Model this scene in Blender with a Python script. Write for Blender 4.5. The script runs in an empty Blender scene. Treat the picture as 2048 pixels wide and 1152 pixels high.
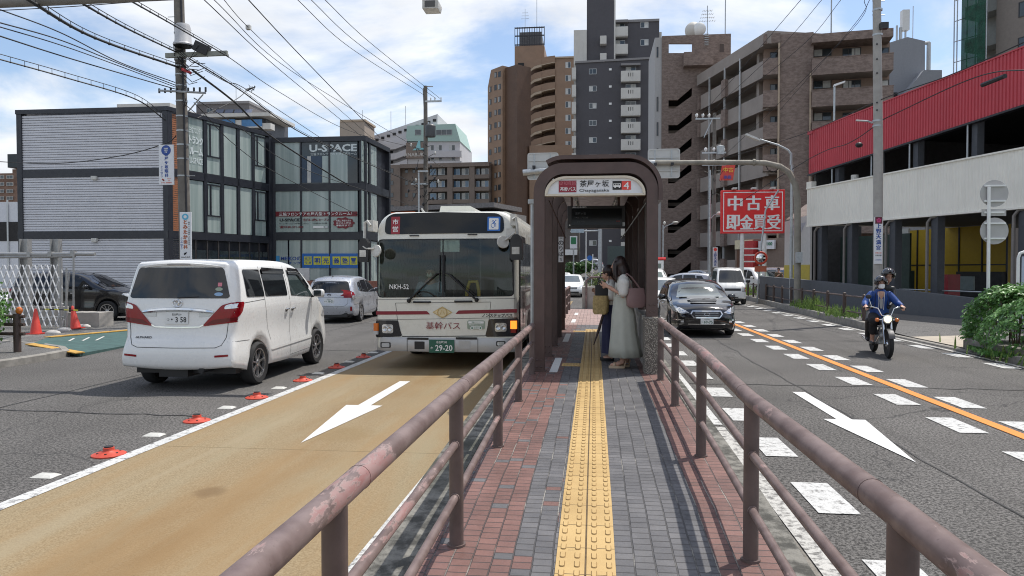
import bpy,bmesh,math,random
from mathutils import Vector,Matrix,Quaternion
from mathutils.bvhtree import BVHTree
from mathutils.geometry import delaunay_2d_cdt
random.seed(7)
S=bpy.context.scene
COL=S.collection
R=math.radians
PI=math.pi

FPX=1479.0
YAW,PIT,CAMH=R(6.33),R(-1.43),1.8
cam=bpy.data.cameras.new('camera')
cam.sensor_width=36
cam.lens=FPX/2048*36
cam.clip_start=0.05
cam.clip_end=3000
camo=bpy.data.objects.new('camera',cam)
camo.location=(0,0,CAMH)
camo.rotation_euler=(PI/2+PIT,0,YAW)
COL.objects.link(camo)
S.camera=camo

SUN=Vector((0.35,0.31,1.0)).normalized()
sl=bpy.data.lights.new('sun','SUN')
sl.energy=3.8
sl.angle=R(0.55)
sl.color=(1.0,0.955,0.89)
so=bpy.data.objects.new('sun',sl)
so.rotation_euler=SUN.to_track_quat('Z','Y').to_euler()
so.location=(20,20,60)
COL.objects.link(so)
W=bpy.data.worlds.new('World')
S.world=W
W.use_nodes=True
wn=W.node_tree
wn.nodes.clear()
def wnode(t,**k):
    n=wn.nodes.new(t)
    for a,b in k.items():
        setattr(n,a,b)
    return n
sky=wnode('ShaderNodeTexSky',sky_type='NISHITA',sun_disc=False,sun_elevation=math.asin(SUN.z),sun_rotation=math.atan2(SUN.x,SUN.y),altitude=50,air_density=1.0,dust_density=0.9,ozone_density=2.0)
tc=wnode('ShaderNodeTexCoord')
sep=wnode('ShaderNodeSeparateXYZ')
wn.links.new(tc.outputs['Generated'],sep.inputs[0])
def wmath(op,a,b=None,c=None):
    n=wnode('ShaderNodeMath',operation=op)
    for i,x in enumerate((a,b,c)):
        if x is None:continue
        if isinstance(x,(int,float)):n.inputs[i].default_value=x
        else:wn.links.new(x,n.inputs[i])
    return n.outputs[0]
zz=wmath('ADD',wmath('MAXIMUM',sep.outputs[2],0.0),0.22)
cx=wmath('DIVIDE',sep.outputs[0],zz)
cy=wmath('DIVIDE',sep.outputs[1],zz)
comb=wnode('ShaderNodeCombineXYZ')
wn.links.new(cx,comb.inputs[0]);wn.links.new(wmath('MULTIPLY',cy,1.25),comb.inputs[1])
cn=wnode('ShaderNodeTexNoise')
cn.inputs['Scale'].default_value=1.35;cn.inputs['Detail'].default_value=9;cn.inputs['Roughness'].default_value=0.56
cn.inputs['Distortion'].default_value=0.35
mp=wnode('ShaderNodeMapping');mp.inputs['Location'].default_value=(2.4,1.5,0.0)
wn.links.new(comb.outputs[0],mp.inputs[0]);wn.links.new(mp.outputs[0],cn.inputs['Vector'])
cr=wnode('ShaderNodeMapRange',interpolation_type='SMOOTHSTEP')
cr.inputs[1].default_value=0.41;cr.inputs[2].default_value=0.60
wn.links.new(cn.outputs[0],cr.inputs[0])
cn2=wnode('ShaderNodeTexNoise')
cn2.inputs['Scale'].default_value=3.2;cn2.inputs['Detail'].default_value=8
wn.links.new(mp.outputs[0],cn2.inputs['Vector'])
shade=wnode('ShaderNodeMapRange');shade.inputs[1].default_value=0.3;shade.inputs[2].default_value=0.7
shade.inputs[3].default_value=0.84;shade.inputs[4].default_value=1.06
wn.links.new(cn2.outputs[0],shade.inputs[0])
ccol=wnode('ShaderNodeVectorMath',operation='SCALE');ccol.inputs[0].default_value=(6.1,6.25,6.5)
wn.links.new(shade.outputs[0],ccol.inputs[3])
wmix=wnode('ShaderNodeMix',data_type='RGBA')
wn.links.new(wmath('MULTIPLY_ADD',cr.outputs[0],0.90,0.05),wmix.inputs[0]);wn.links.new(sky.outputs[0],wmix.inputs[6]);wn.links.new(ccol.outputs[0],wmix.inputs[7])
bg=wnode('ShaderNodeBackground');bg.inputs[1].default_value=0.148
wn.links.new(wmix.outputs[2],bg.inputs[0])
wo=wnode('ShaderNodeOutputWorld');wn.links.new(bg.outputs[0],wo.inputs[0])
S.view_settings.view_transform='Standard'
S.view_settings.look='None'
S.view_settings.exposure=0.2
S.view_settings.gamma=1
S.cycles.max_bounces=6
S.cycles.transparent_max_bounces=12
S.cycles.use_denoising=True
S.cycles.filter_width=1.05

_r=Vector((math.cos(YAW),math.sin(YAW),0))
_f=Vector((-math.sin(YAW)*math.cos(PIT),math.cos(YAW)*math.cos(PIT),math.sin(PIT)))
_u=_r.cross(_f)
CP=Vector((0,0,CAMH))
def ray(u,v):return _f+_r*((u-1024)/FPX)+_u*((576-v)/FPX)
def at(u,v,Y):
    d=ray(u,v);return CP+d*(Y/d.y)
def gr(u,v,z=0.0):
    d=ray(u,v);return CP+d*((z-CAMH)/d.z)
def lerp(a,b,t):return a+(b-a)*t
def interp(x,xs,ys):
    if x<=xs[0]:return ys[0]
    for i in range(1,len(xs)):
        if x<=xs[i]:return lerp(ys[i-1],ys[i],(x-xs[i-1])/(xs[i]-xs[i-1]))
    return ys[-1]

MATS={}
class NB:
    def __init__(s,name):
        s.m=bpy.data.materials.new(name);s.m.use_nodes=True
        s.t=s.m.node_tree;s.b=s.t.nodes['Principled BSDF']
        s.o=s.t.nodes['Material Output']
        s.tc=s.n('ShaderNodeTexCoord')
        s.obj=s.tc.outputs['Object']
    def n(s,t,**k):
        x=s.t.nodes.new(t)
        for a,b in k.items():setattr(x,a,b)
        return x
    def l(s,a,b):s.t.links.new(a,b)
    def put(s,sock,val):
        if isinstance(val,bpy.types.NodeSocket):s.l(val,sock)
        else:
            if isinstance(val,(tuple,list)) and len(val)==3 and sock.type=='RGBA':val=(*val,1)
            sock.default_value=val
    def math(s,op,a,b=None,c=None):
        x=s.n('ShaderNodeMath',operation=op)
        for i,y in enumerate((a,b,c)):
            if y is not None:s.put(x.inputs[i],y)
        return x.outputs[0]
    def noise(s,scale,detail=5,rough=.55,vec=None,dist=0,stretch=None):
        x=s.n('ShaderNodeTexNoise')
        x.inputs['Scale'].default_value=scale;x.inputs['Detail'].default_value=detail
        x.inputs['Roughness'].default_value=rough;x.inputs['Distortion'].default_value=dist
        v=vec or s.obj
        if stretch:
            mpn=s.n('ShaderNodeMapping');mpn.inputs['Scale'].default_value=stretch;s.l(v,mpn.inputs[0]);v=mpn.outputs[0]
        s.l(v,x.inputs['Vector']);return x.outputs[0]
    def rng(s,v,a,b,c=0,d=1,smooth=True):
        x=s.n('ShaderNodeMapRange',interpolation_type='SMOOTHSTEP' if smooth else 'LINEAR')
        s.l(v,x.inputs[0])
        for i,y in enumerate((a,b,c,d)):x.inputs[i+1].default_value=y
        return x.outputs[0]
    def mix(s,f,a,b,mode='MIX'):
        x=s.n('ShaderNodeMix',data_type='RGBA',blend_type=mode)
        s.put(x.inputs[0],f);s.put(x.inputs[6],a);s.put(x.inputs[7],b);return x.outputs[2]
    def bump(s,h,strength=.3,dist=.01):
        x=s.n('ShaderNodeBump');x.inputs['Strength'].default_value=strength;x.inputs['Distance'].default_value=dist
        s.l(h,x.inputs['Height']);s.l(x.outputs[0],s.b.inputs['Normal'])
    def base(s,v):s.put(s.b.inputs['Base Color'],v)
    def rough(s,v):s.put(s.b.inputs['Roughness'],v)
def mat(name,col,r=.55,m=0,var=.12,sc=5,bump=0,bs=80,coat=0,alpha=1,spec=.5,emit=None,es=1,stain=0):
    if name in MATS:return MATS[name]
    b=NB(name)
    c=col
    if var:
        f=b.rng(b.noise(sc,6,.6),.3,.7,1-var,1+var,False)
        x=b.n('ShaderNodeVectorMath',operation='SCALE');x.inputs[0].default_value=col[:3];b.l(f,x.inputs[3]);c=x.outputs[0]
    if stain:
        k=b.rng(b.noise(1.2,7,.65,stretch=(1,1,.22)),.5,.75,0,stain)
        c=b.mix(k,c,tuple(q*.42 for q in col))
    b.base(c)
    if var:b.l(b.rng(b.noise(sc*1.7+2,4),.3,.7,max(.02,r-.08),min(1,r+.08),False),b.b.inputs['Roughness'])
    else:b.rough(r)
    b.b.inputs['Metallic'].default_value=m
    b.b.inputs['Coat Weight'].default_value=coat
    b.b.inputs['Coat Roughness'].default_value=.04
    b.b.inputs['Specular IOR Level'].default_value=spec
    if alpha<1:b.b.inputs['Alpha'].default_value=alpha
    if bump:b.bump(b.noise(bs,4),bump,.01)
    if emit:
        b.b.inputs['Emission Color'].default_value=(*emit,1);b.b.inputs['Emission Strength'].default_value=es
    MATS[name]=b.m
    return b.m

_TX={}
def text_mesh(s,bold=0):
    if any(ord(c)>0x3100 for c in s):bold=min(bold,.008)
    k=(s,bold)
    if k in _TX:return _TX[k]
    c=bpy.data.curves.new('lettering','FONT');c.body=s;c.offset=bold;c.resolution_u=2
    o=bpy.data.objects.new('lettering',c)
    me=bpy.data.meshes.new_from_object(o)
    v=[(p.co.x,p.co.y) for p in me.vertices];f=[tuple(p.vertices) for p in me.polygons]
    bpy.data.objects.remove(o);bpy.data.curves.remove(c);bpy.data.meshes.remove(me)
    xs=[p[0] for p in v] or [0];ys=[p[1] for p in v] or [0]
    _TX[k]=(v,f,min(xs),max(xs),min(ys),max(ys))
    return _TX[k]
class MB:
    def __init__(s):s.v=[];s.f=[];s.mi=[];s.mats=[]
    def mid(s,m):
        if m not in s.mats:s.mats.append(m)
        return s.mats.index(m)
    def add(s,vs,fs,m):
        o=len(s.v);k=s.mid(m)
        s.v+=[tuple(p) for p in vs];s.f+=[tuple(i+o for i in f) for f in fs];s.mi+=[k]*len(fs)
        return s
    def box(s,x0,x1,y0,y1,z0,z1,m,T=None):
        vs=[(x,y,z) for z in (z0,z1) for y in (y0,y1) for x in (x0,x1)]
        if T:vs=[T @ Vector(p) for p in vs]
        return s.add(vs,[(0,2,3,1),(4,5,7,6),(0,1,5,4),(2,6,7,3),(0,4,6,2),(1,3,7,5)],m)
    def cbox(s,c,d,m,rz=0):
        T=Matrix.Translation(c) @ Matrix.Rotation(rz,4,'Z')
        return s.box(-d[0]/2,d[0]/2,-d[1]/2,d[1]/2,-d[2]/2,d[2]/2,m,T)
    def quad(s,a,b,c,d,m):return s.add([a,b,c,d],[(0,1,2,3)],m)
    def poly(s,pts,m):return s.add(pts,[tuple(range(len(pts)))],m)
    def prism(s,pts,vec,m):
        n=len(pts);vec=Vector(vec);a=[Vector(p) for p in pts]
        return s.add(a+[p+vec for p in a],[tuple(range(n))[::-1],tuple(range(n,2*n))]+[(i,(i+1) % n,n+(i+1) % n,n+i) for i in range(n)],m)
    def tube(s,pts,r,m,n=8,cap=True,flat=None):
        P=[Vector(p) for p in pts]
        rr=r if isinstance(r,(list,tuple)) else [r]*len(P)
        vs=[];prev=None
        for i,p in enumerate(P):
            t=(P[min(i+1,len(P)-1)]-P[max(i-1,0)]).normalized()
            if prev is None:
                a=Vector((0,0,1)) if abs(t.z)<.9 else Vector((1,0,0))
                x=t.cross(a).normalized()
            else:
                x=(prev-t*prev.dot(t)).normalized()
            y=t.cross(x);prev=x
            for k in range(n):
                q=2*PI*k/n
                vs.append(p+x*(math.cos(q)*rr[i])+y*(math.sin(q)*rr[i]*(flat or 1)))
        fs=[(i*n+k,i*n+(k+1) % n,(i+1)*n+(k+1) % n,(i+1)*n+k) for i in range(len(P)-1) for k in range(n)]
        if cap:fs+=[tuple(range(n))[::-1],tuple(range((len(P)-1)*n,len(P)*n))]
        return s.add(vs,fs,m)
    def lathe(s,prof,m,n=16,T=None,a0=0,a1=2*PI,cap=True):
        T=T or Matrix();full=abs(a1-a0-2*PI)<1e-4;cap=cap and full;k=n if full else n+1
        vs=[T @ Vector((r*math.cos(a0+(a1-a0)*j/n),r*math.sin(a0+(a1-a0)*j/n),z)) for r,z in prof for j in range(k)]
        fs=[(i*k+j,i*k+(j+1) % k,(i+1)*k+(j+1) % k,(i+1)*k+j) for i in range(len(prof)-1) for j in range(n)]
        if cap and prof[0][0]>1e-4:fs.append(tuple(range(k))[::-1])
        if cap and prof[-1][0]>1e-4:fs.append(tuple(range((len(prof)-1)*k,len(prof)*k)))
        return s.add(vs,fs,m)
    def ball(s,c,rx,ry,rz,m,n=12,k=8,T=None):
        prof=[(max(1e-5,math.sin(PI*i/k)),-math.cos(PI*i/k)) for i in range(k+1)]
        M4=Matrix.Translation(c) @ (T or Matrix()) @ Matrix.Diagonal((rx,ry,rz,1))
        return s.lathe(prof,m,n,M4)
    def loft(s,rings,m,closed=True,cap=True):
        n=len(rings[0]);vs=[p for r in rings for p in r];e=n if closed else n-1
        fs=[(i*n+k,i*n+(k+1) % n,(i+1)*n+(k+1) % n,(i+1)*n+k) for i in range(len(rings)-1) for k in range(e)]
        if cap and closed:fs+=[tuple(range(n))[::-1],tuple(range((len(rings)-1)*n,len(rings)*n))]
        return s.add(vs,fs,m)
    def text(s,t,o,xd,yd,h,m,bold=.0,w=None,vert=False,proj=None):
        """lettering t centred on point o; xd/yd unit directions; h = height of the letters (cap box), w = fitted width"""
        o,xd,yd=Vector(o),Vector(xd).normalized(),Vector(yd).normalized()
        if vert:
            n=len(t)
            for i,ch in enumerate(t):
                if ch.strip():s.text(ch,o+yd*(h*(n/2-.5-i)),xd,yd,h*.86,m,bold,w,False,proj)
            return s
        v,f,x0,x1,y0,y1=text_mesh(t,bold)
        if not v:return s
        ky=h/(y1-y0) if not vert else h;kx=(w/(x1-x0)) if w else ky
        if w is None and len(t)==1:kx=ky=h/max(y1-y0,.75*(x1-x0),.5)
        pts=[o+xd*((a-(x0+x1)/2)*kx)+yd*((b-(y0+y1)/2)*ky) for a,b in v]
        if proj:pts=[proj(p) for p in pts]
        nn=xd.cross(yd)
        a,b,c=f[0][:3]
        if f and (Vector(pts[b])-Vector(pts[a])).cross(Vector(pts[c])-Vector(pts[a])).dot(nn)<0:f=[q[::-1] for q in f]
        s.add(pts,f,m)
        if bold>=.03 and any(ord(c)>0x2e80 for c in t) and not proj:
            for k,sx in enumerate((.035,-.035)):s.add([Vector(p)+xd*(sx*h)+nn*(.0006*(k+1)) for p in pts],f,m)
        return s
    def build(s,name,parent=None,smooth=None,bevel=0,seg=2,loc=None):
        me=bpy.data.meshes.new(name)
        me.from_pydata(s.v,[],s.f)
        for m in s.mats:me.materials.append(m)
        me.polygons.foreach_set('material_index',s.mi)
        if smooth is not None:
            me.polygons.foreach_set('use_smooth',[True]*len(s.f))
            me.update()
            me.set_sharp_from_angle(angle=R(smooth))
        me.update()
        o=bpy.data.objects.new(name,me);COL.objects.link(o)
        if parent:o.parent=parent
        if loc:o.location=loc
        if bevel:
            q=o.modifiers.new('bevel','BEVEL');q.width=bevel;q.segments=seg;q.limit_method='ANGLE';q.angle_limit=R(40);q.harden_normals=False
        return o
def tag(o,label=None,cat=None,group=None,kind=None):
    for k,v in (('label',label),('category',cat),('group',group),('kind',kind)):
        if v:o[k]=v
    return o
def thing(name,label,cat,loc=(0,0,0),rz=0,group=None):
    o=bpy.data.objects.new(name,None);COL.objects.link(o);o.location=loc;o.rotation_euler=(0,0,rz);o.empty_display_size=.2
    return tag(o,label,cat,group)
def kids(o):return [c for c in o.children]
def copy_tree(o,parent=None):
    c=o.copy();COL.objects.link(c);c.parent=parent
    for ch in kids(o):copy_tree(ch,c)
    return c
def dup(o,loc,rz=None,label=None,scale=None):
    c=copy_tree(o);c.location=loc
    if rz is not None:c.rotation_euler=(0,0,rz)
    if label:c['label']=label
    if scale:c.scale=scale
    return c
# ================================================================ materials shared by many things
white_paint=mat('white paint',(.78,.78,.76),.45,var=.05)
black_rubber=mat('black rubber',(.022,.022,.024),.75,var=.2)
dark_metal=mat('dark metal',(.03,.03,.035),.45,.3,var=.1)
steel=mat('galvanised steel',(.42,.44,.45),.42,.6,var=.15,sc=9)
chrome=mat('chrome',(.72,.72,.72),.12,1,var=.04)
concrete=mat('concrete',(.34,.32,.29),.85,var=.18,sc=3,bump=.3,bs=40,stain=.35)
pole_concrete=mat('pole concrete',(.15,.135,.118),.85,var=.2,sc=4,bump=.25,bs=50,stain=.3)
glass_dark=mat('dark glass',(.012,.014,.016),.04,0,var=0,coat=.6)
tyre_m=mat('tyre',(.018,.018,.019),.8,var=.15)
black_plastic=mat('black plastic',(.018,.018,.02),.42,var=.1)
red_lens=mat('red lens',(.24,.004,.009),.14,var=.05,coat=.25,spec=.3)
clear_lens=mat('clear lens',(.62,.64,.66),.08,.5,var=.05,coat=1)
amber_lens=mat('amber lens',(.65,.16,.015),.15,var=.05,coat=1)
ink=mat('black ink',(.012,.012,.014),.5,var=0)
ink_red=mat('red ink',(.38,.012,.02),.5,var=0)
ink_blue=mat('blue ink',(.02,.07,.30),.5,var=0)
ink_white=mat('white ink',(.82,.82,.80),.5,var=0)
ink_green=mat('green ink',(.02,.17,.07),.5,var=0)

def asphalt_mat(name,c1,c2,patch=.18,tracks=None):
    b=NB(name)
    fine=b.noise(38,4,.8);mid=b.noise(14,4,.65);big=b.noise(.35,6,.6)
    c=b.mix(b.rng(fine,.42,.58),tuple(q*.62 for q in c1),tuple(q*1.2 for q in c2))
    c=b.mix(b.math('MULTIPLY',b.rng(mid,.5,.75),.35),c,tuple(q*.45 for q in c1))
    c=b.mix(b.rng(b.noise(80,2,.5),.62,.72,0,.7),c,(.36,.34,.31))
    f=b.rng(big,.3,.72,1-patch,1+patch)
    x=b.n('ShaderNodeVectorMath',operation='SCALE');b.l(c,x.inputs[0]);b.l(f,x.inputs[3]);c=x.outputs[0]
    st=b.rng(b.noise(1.6,5,.6,stretch=(1,.05,1)),.54,.72,0,.30)
    c=b.mix(st,c,tuple(q*.62 for q in c1))
    v=b.n('ShaderNodeTexVoronoi',feature='DISTANCE_TO_EDGE');v.inputs['Scale'].default_value=.24
    nn=b.n('ShaderNodeTexNoise');nn.inputs['Scale'].default_value=1.7;nn.inputs['Detail'].default_value=5;b.l(b.obj,nn.inputs['Vector'])
    vv=b.n('ShaderNodeVectorMath',operation='MULTIPLY_ADD');b.l(nn.outputs['Color'],vv.inputs[0]);vv.inputs[1].default_value=(1.1,1.1,0);b.l(b.obj,vv.inputs[2])
    b.l(vv.outputs[0],v.inputs['Vector'])
    c=b.mix(b.rng(v.outputs['Distance'],.0,.0045,.75,0),c,(.03,.03,.03))
    b.base(c);b.rough(.88);b.b.inputs['Specular IOR Level'].default_value=.3
    b.bump(b.math('ADD',fine,b.math('MULTIPLY',mid,.6)),.55,.012)
    MATS[name]=b.m;return b.m
asphalt=asphalt_mat('asphalt',(.062,.059,.056),(.138,.131,.124))
asphalt_dark=asphalt_mat('dark asphalt',(.055,.053,.052),(.095,.09,.086))
def ochre_mat():
    b=NB('ochre lane paint')
    c=b.mix(b.rng(b.noise(70,4,.7),.35,.65),(.20,.147,.078),(.318,.25,.15))
    c=b.mix(b.rng(b.noise(.55,6,.65,stretch=(1.4,.16,1)),.42,.62,0,.75),c,(.27,.175,.08))
    c=b.mix(b.rng(b.noise(.9,5,.6,stretch=(1.5,.25,1),dist=.3),.5,.72,0,.55),c,(.27,.235,.15))
    c=b.mix(b.rng(b.noise(150,2),.62,.75,0,.5),c,(.17,.11,.05))
    sp=b.n('ShaderNodeSeparateXYZ');b.l(b.obj,sp.inputs[0])
    w_=b.math('MULTIPLY',b.math('SUBTRACT',b.noise(.8,4),.5),.8);ax=b.math('ABSOLUTE',b.math('ADD',b.math('ADD',sp.outputs[0],2.92),w_))
    ln=b.rng(b.noise(1.1,6,.65,stretch=(1.2,.2,1)),.36,.62,.15,1)
    c=b.mix(b.math('MULTIPLY',b.math('MULTIPLY',b.rng(ax,.05,.62,1,0),ln),.62),c,(.20,.115,.042))
    c=b.mix(b.math('MULTIPLY',b.rng(b.math('ABSOLUTE',b.math('SUBTRACT',ax,.85)),.0,.4,1,0),b.rng(b.noise(2.5,5,.6,stretch=(2,.12,1)),.4,.65,0,.55)),c,(.30,.245,.155))
    c=b.mix(b.rng(b.noise(22,5,.75),.60,.72,0,.5),c,(.14,.10,.05))
    def spot(x,y,rx,ry,k):
        d=b.math('SQRT',b.math('ADD',b.math('POWER',b.math('DIVIDE',b.math('SUBTRACT',sp.outputs[0],x),rx),2),b.math('POWER',b.math('DIVIDE',b.math('SUBTRACT',sp.outputs[1],y),ry),2)))
        return b.math('MULTIPLY',b.rng(b.math('ADD',d,b.math('MULTIPLY',b.noise(9,4),.8)),.75,1.4,1,0),k)
    p=gr(420,985);c=b.mix(spot(p.x,p.y,.16,.2,.75),c,(.16,.10,.045))
    p=gr(690,870);c=b.mix(spot(p.x,p.y,.4,.5,.4),c,(.2,.13,.05))
    j=b.math('ABSOLUTE',b.math('SUBTRACT',b.math('MODULO',b.math('ADD',sp.outputs[1],.45),5.0),2.5))
    c=b.mix(b.rng(j,0,.012,.8,0),c,(.10,.07,.03))
    b.base(c);b.rough(.8);b.b.inputs['Specular IOR Level'].default_value=.35
    b.bump(b.noise(85,4,.7),.35,.008)
    return b.m
ochre=ochre_mat()
def worn_white(name,col=(.56,.56,.545),thr=(.50,.66),under=(.12,.115,.11),sc=14):
    b=NB(name)
    k=b.math('MAXIMUM',b.rng(b.noise(sc,8,.72),thr[0],thr[1]),b.rng(b.noise(70,3,.7),.56,.66,0,.6))
    c=b.mix(b.rng(b.noise(1.3,5),.35,.7,0,.25),col,tuple(q*.72 for q in col))
    b.base(b.mix(k,c,under));b.rough(.7);b.bump(b.noise(90,3),.25,.006)
    return b.m
line_white=worn_white('worn white line');line_fresh=worn_white('fresh white line',(.68,.68,.665),(.62,.8),sc=6)
line_faded=worn_white('faded white line',(.50,.49,.46),(.45,.62));line_orange=worn_white('orange line',(.74,.25,.035),(.58,.75))

# ================================================================ the ground
def gz(y):return interp(y,[55,75,110,170,300],[0,.35,1.75,4.2,6])
def sheet(name,pts_rows,m,kind='structure',label=None):
    mb=MB();n=len(pts_rows[0])
    mb.add([p for r_ in pts_rows for p in r_],[(i*n+j,i*n+j+1,(i+1)*n+j+1,(i+1)*n+j) for i in range(len(pts_rows)-1) for j in range(n-1)],m)
    return tag(mb.build(name),label,None,None,kind)
ys=[-40,0,20,40,55,65,75,85,95,110,130,150,170,230,300,1500]
soil=mat('ground gravel',(.17,.16,.145),.95,var=.25,sc=.6,bump=.4,bs=30)
sheet('ground',[[(x,y,gz(y)-.012) for x in (-900,-60,-20,0,20,60,900)] for y in ys],soil,label='grey ground reaching to the horizon')
sheet('road',[[(x0,y,gz(y)) for x0 in (-13.0,-4.46,0,4,9.2)] for y in [-30,0,10,20,30,40,55,65,75,85,95,110]],asphalt,label='grey asphalt carriageway with lane markings')
sheet('bus_lane',[[(x,y,.004) for x in (-4.46,-1.18)] for y in (-20,0,10,20,30,42)],ochre,label='ochre coloured bus lane beside the platform')
def strip(mb,x0,x1,y0,y1,m,z=.008):mb.quad((x0,y0,z),(x1,y0,z),(x1,y1,z),(x0,y1,z),m)
mk=MB()
strip(mk,-4.53,-4.39,-20,42,line_white);strip(mk,-1.47,-1.33,-20,42,line_white)
strip(mk,1.34,1.48,8.72,13.2,line_white);strip(mk,1.34,1.48,-5,8.6,line_faded)
strip(mk,4.52,4.67,-5,60,line_orange);strip(mk,7.78,7.9,13,45,line_faded)
for k in range(-3,26):
    y=5.62+1.68*k
    mk.quad((1.65,y,.008),(1.95,y,.008),(1.95,y+.8,.008),(1.65,y+.8,.008),line_white)
for k in range(-4,28):
    y=8.58+1.70*k
    strip(mk,4.0,4.31,y,y+.86,line_white)
    strip(mk,4.75,5.05,y-.16,y+.70,line_white)
    strip(mk,7.4,7.7,y+.6,y+1.4,line_white)
tag(mk.build('lane_markings'),'white dashed and orange solid lane lines',None,None,'structure')
tar=mat('tar seam',(.028,.027,.027),.7,var=.3,sc=4);ts=MB();rs=random.Random(2)
for (a,c_,y0_) in ((1.5,7.7,11.75),(1.5,7.7,19.3),(-10.8,-4.8,15.9),(-10.8,-4.8,8.6)):
    xs_=[lerp(a,c_,k/24) for k in range(25)];q=[(x,y0_+.03*rs.gauss(0,1)+.12*math.sin(x*.5),.0055) for x in xs_]
    ts.add([(x,y-.012-.01*rs.random(),z) for x,y,z in q]+[(x,y+.012+.01*rs.random(),z) for x,y,z in q],[(i,i+1,26+i,25+i) for i in range(24)],tar)
for x0_ in (3.1,-7.7):
    q=[(x0_+.02*rs.gauss(0,1),lerp(3,40,k/60)) for k in range(61)];ts.add([(x-.010,y,.005) for x,y in q]+[(x+.012,y,.005) for x,y in q],[(i,61+i,62+i,i+1) for i in range(60)][::-1],tar)
tag(ts.build('tar_seams'),'thin dark tar seams across the asphalt',None,None,'structure')
def arrow(x,ytail,yhead,ytip,hw,sw):
    z=.009;mb=MB()
    mb.quad((x-sw,yhead,z),(x+sw,yhead,z),(x+sw,ytail,z),(x-sw,ytail,z),line_fresh)
    mb.add([(x-hw,yhead,z),(x+hw,yhead,z),(x,ytip,z)],[(0,2,1)],line_fresh)
    return mb.build('arrow_marking')
tag(arrow(-3.01,11.56,9.45,7.32,.245,.085),'white straight arrow painted on the ochre bus lane','road marking','painted lane arrows','structure')
tag(arrow(2.98,11.18,9.19,7.2,.24,.088),'white straight arrow painted on the grey asphalt lane','road marking','painted lane arrows','structure')

ZP=.41
def zp(y):return interp(y,[-4,0,3.63,4.59,6.16,9.1],[.03,.08,.294,.356,.385,.41])
def brick_paving():
    b=NB('platform brick paving')
    sp=b.n('ShaderNodeSeparateXYZ');b.l(b.obj,sp.inputs[0]);X,Y=sp.outputs[0],sp.outputs[1]
    wob=b.math('MULTIPLY',b.math('SUBTRACT',b.noise(2.5,2),.5),.016)
    X=b.math('ADD',X,wob)
    TW,TH=.104,.0725
    fx,fy=b.math('DIVIDE',X,TW),b.math('DIVIDE',Y,TH)
    ix=b.math('FLOOR',fx)
    fy=b.math('ADD',fy,b.math('MULTIPLY',ix,.37));iy=b.math('FLOOR',fy)
    cv=b.n('ShaderNodeCombineXYZ');b.l(ix,cv.inputs[0]);b.l(iy,cv.inputs[1])
    wnz=b.n('ShaderNodeTexWhiteNoise',noise_dimensions='2D');b.l(cv.outputs[0],wnz.inputs['Vector'])
    cv2=b.n('ShaderNodeVectorMath',operation='ADD');b.l(cv.outputs[0],cv2.inputs[0]);cv2.inputs[1].default_value=(41.3,17.7,0)
    wn2=b.n('ShaderNodeTexWhiteNoise',noise_dimensions='2D');b.l(cv2.outputs[0],wn2.inputs['Vector'])
    red=b.math('MAXIMUM',b.math('LESS_THAN',b.math('MULTIPLY',ix,TW),-.455),b.math('GREATER_THAN',b.math('MULTIPLY',ix,TW),.60))
    odd=b.math('MULTIPLY',b.math('GREATER_THAN',wn2.outputs[0],.93),b.math('LESS_THAN',sp.outputs[0],-.2))
    red=b.math('ABSOLUTE',b.math('SUBTRACT',red,odd))
    grey=b.mix(wnz.outputs[0],(.096,.094,.099),(.130,.126,.129))
    rd=b.mix(wnz.outputs[0],(.150,.077,.064),(.200,.102,.085))
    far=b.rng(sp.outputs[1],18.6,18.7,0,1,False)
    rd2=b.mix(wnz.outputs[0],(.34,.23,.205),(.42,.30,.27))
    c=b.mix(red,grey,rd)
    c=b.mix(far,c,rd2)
    f=b.rng(b.noise(3,6,.65),.3,.72,.78,1.16)
    x=b.n('ShaderNodeVectorMath',operation='SCALE');b.l(c,x.inputs[0]);b.l(f,x.inputs[3]);c=x.outputs[0]
    ex=b.math('ABSOLUTE',b.math('SUBTRACT',b.math('FRACT',fx),.5));ey=b.math('ABSOLUTE',b.math('SUBTRACT',b.math('FRACT',fy),.5))
    g=b.math('MAXIMUM',b.rng(ex,.445,.475),b.rng(ey,.425,.465))
    gc=b.mix(b.rng(b.noise(2.2,4),.5,.65),(.035,.033,.032),(.33,.31,.27))
    gc=b.mix(b.rng(ey,.425,.465),gc,(.045,.042,.042))
    c=b.mix(b.math('MULTIPLY',g,.75),c,gc)
    b.base(c);b.l(b.rng(b.noise(30,3),.3,.7,.45,.75),b.b.inputs['Roughness'])
    b.bump(b.math('SUBTRACT',b.math('MULTIPLY',b.noise(60,3),.25),g),.8,.008)
    return b.m
paving=brick_paving()
py=[-4,-2,0,1,2,2.8,3.63,4.1,4.59,5.3,6.16,7.5,9.1,12,16,20,26.2]
def px0(y):return interp(y,[0,3.9,9,30],[-.88,-.88,-.95,-.98])
def px1(y):return interp(y,[0,3.9,9,30],[.93,.93,.94,.94])
mb=MB()
rows=[[(x,y,zp(y)) for x in (px0(y),-.17,.13,px1(y))] for y in py]
mb.add([p for r_ in rows for p in r_],[(i*4+j,i*4+j+1,i*4+5+j,i*4+4+j) for i in range(len(rows)-1) for j in range(3)],paving)
tag(mb.build('platform_paving'),'red and grey tiled bus stop platform',None,None,'structure')
kerb_m=NB('mossy kerb concrete')
_c=kerb_m.mix(kerb_m.rng(kerb_m.noise(7,7,.68),.38,.62),(.06,.058,.05),(.22,.21,.185))
_c=kerb_m.mix(kerb_m.rng(kerb_m.noise(1.2,4),.52,.66,0,.7),_c,(.045,.048,.035))
kerb_m.base(_c);kerb_m.rough(.92);kerb_m.bump(kerb_m.noise(40,5,.7),.6,.012);kerb_m=kerb_m.m
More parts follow.
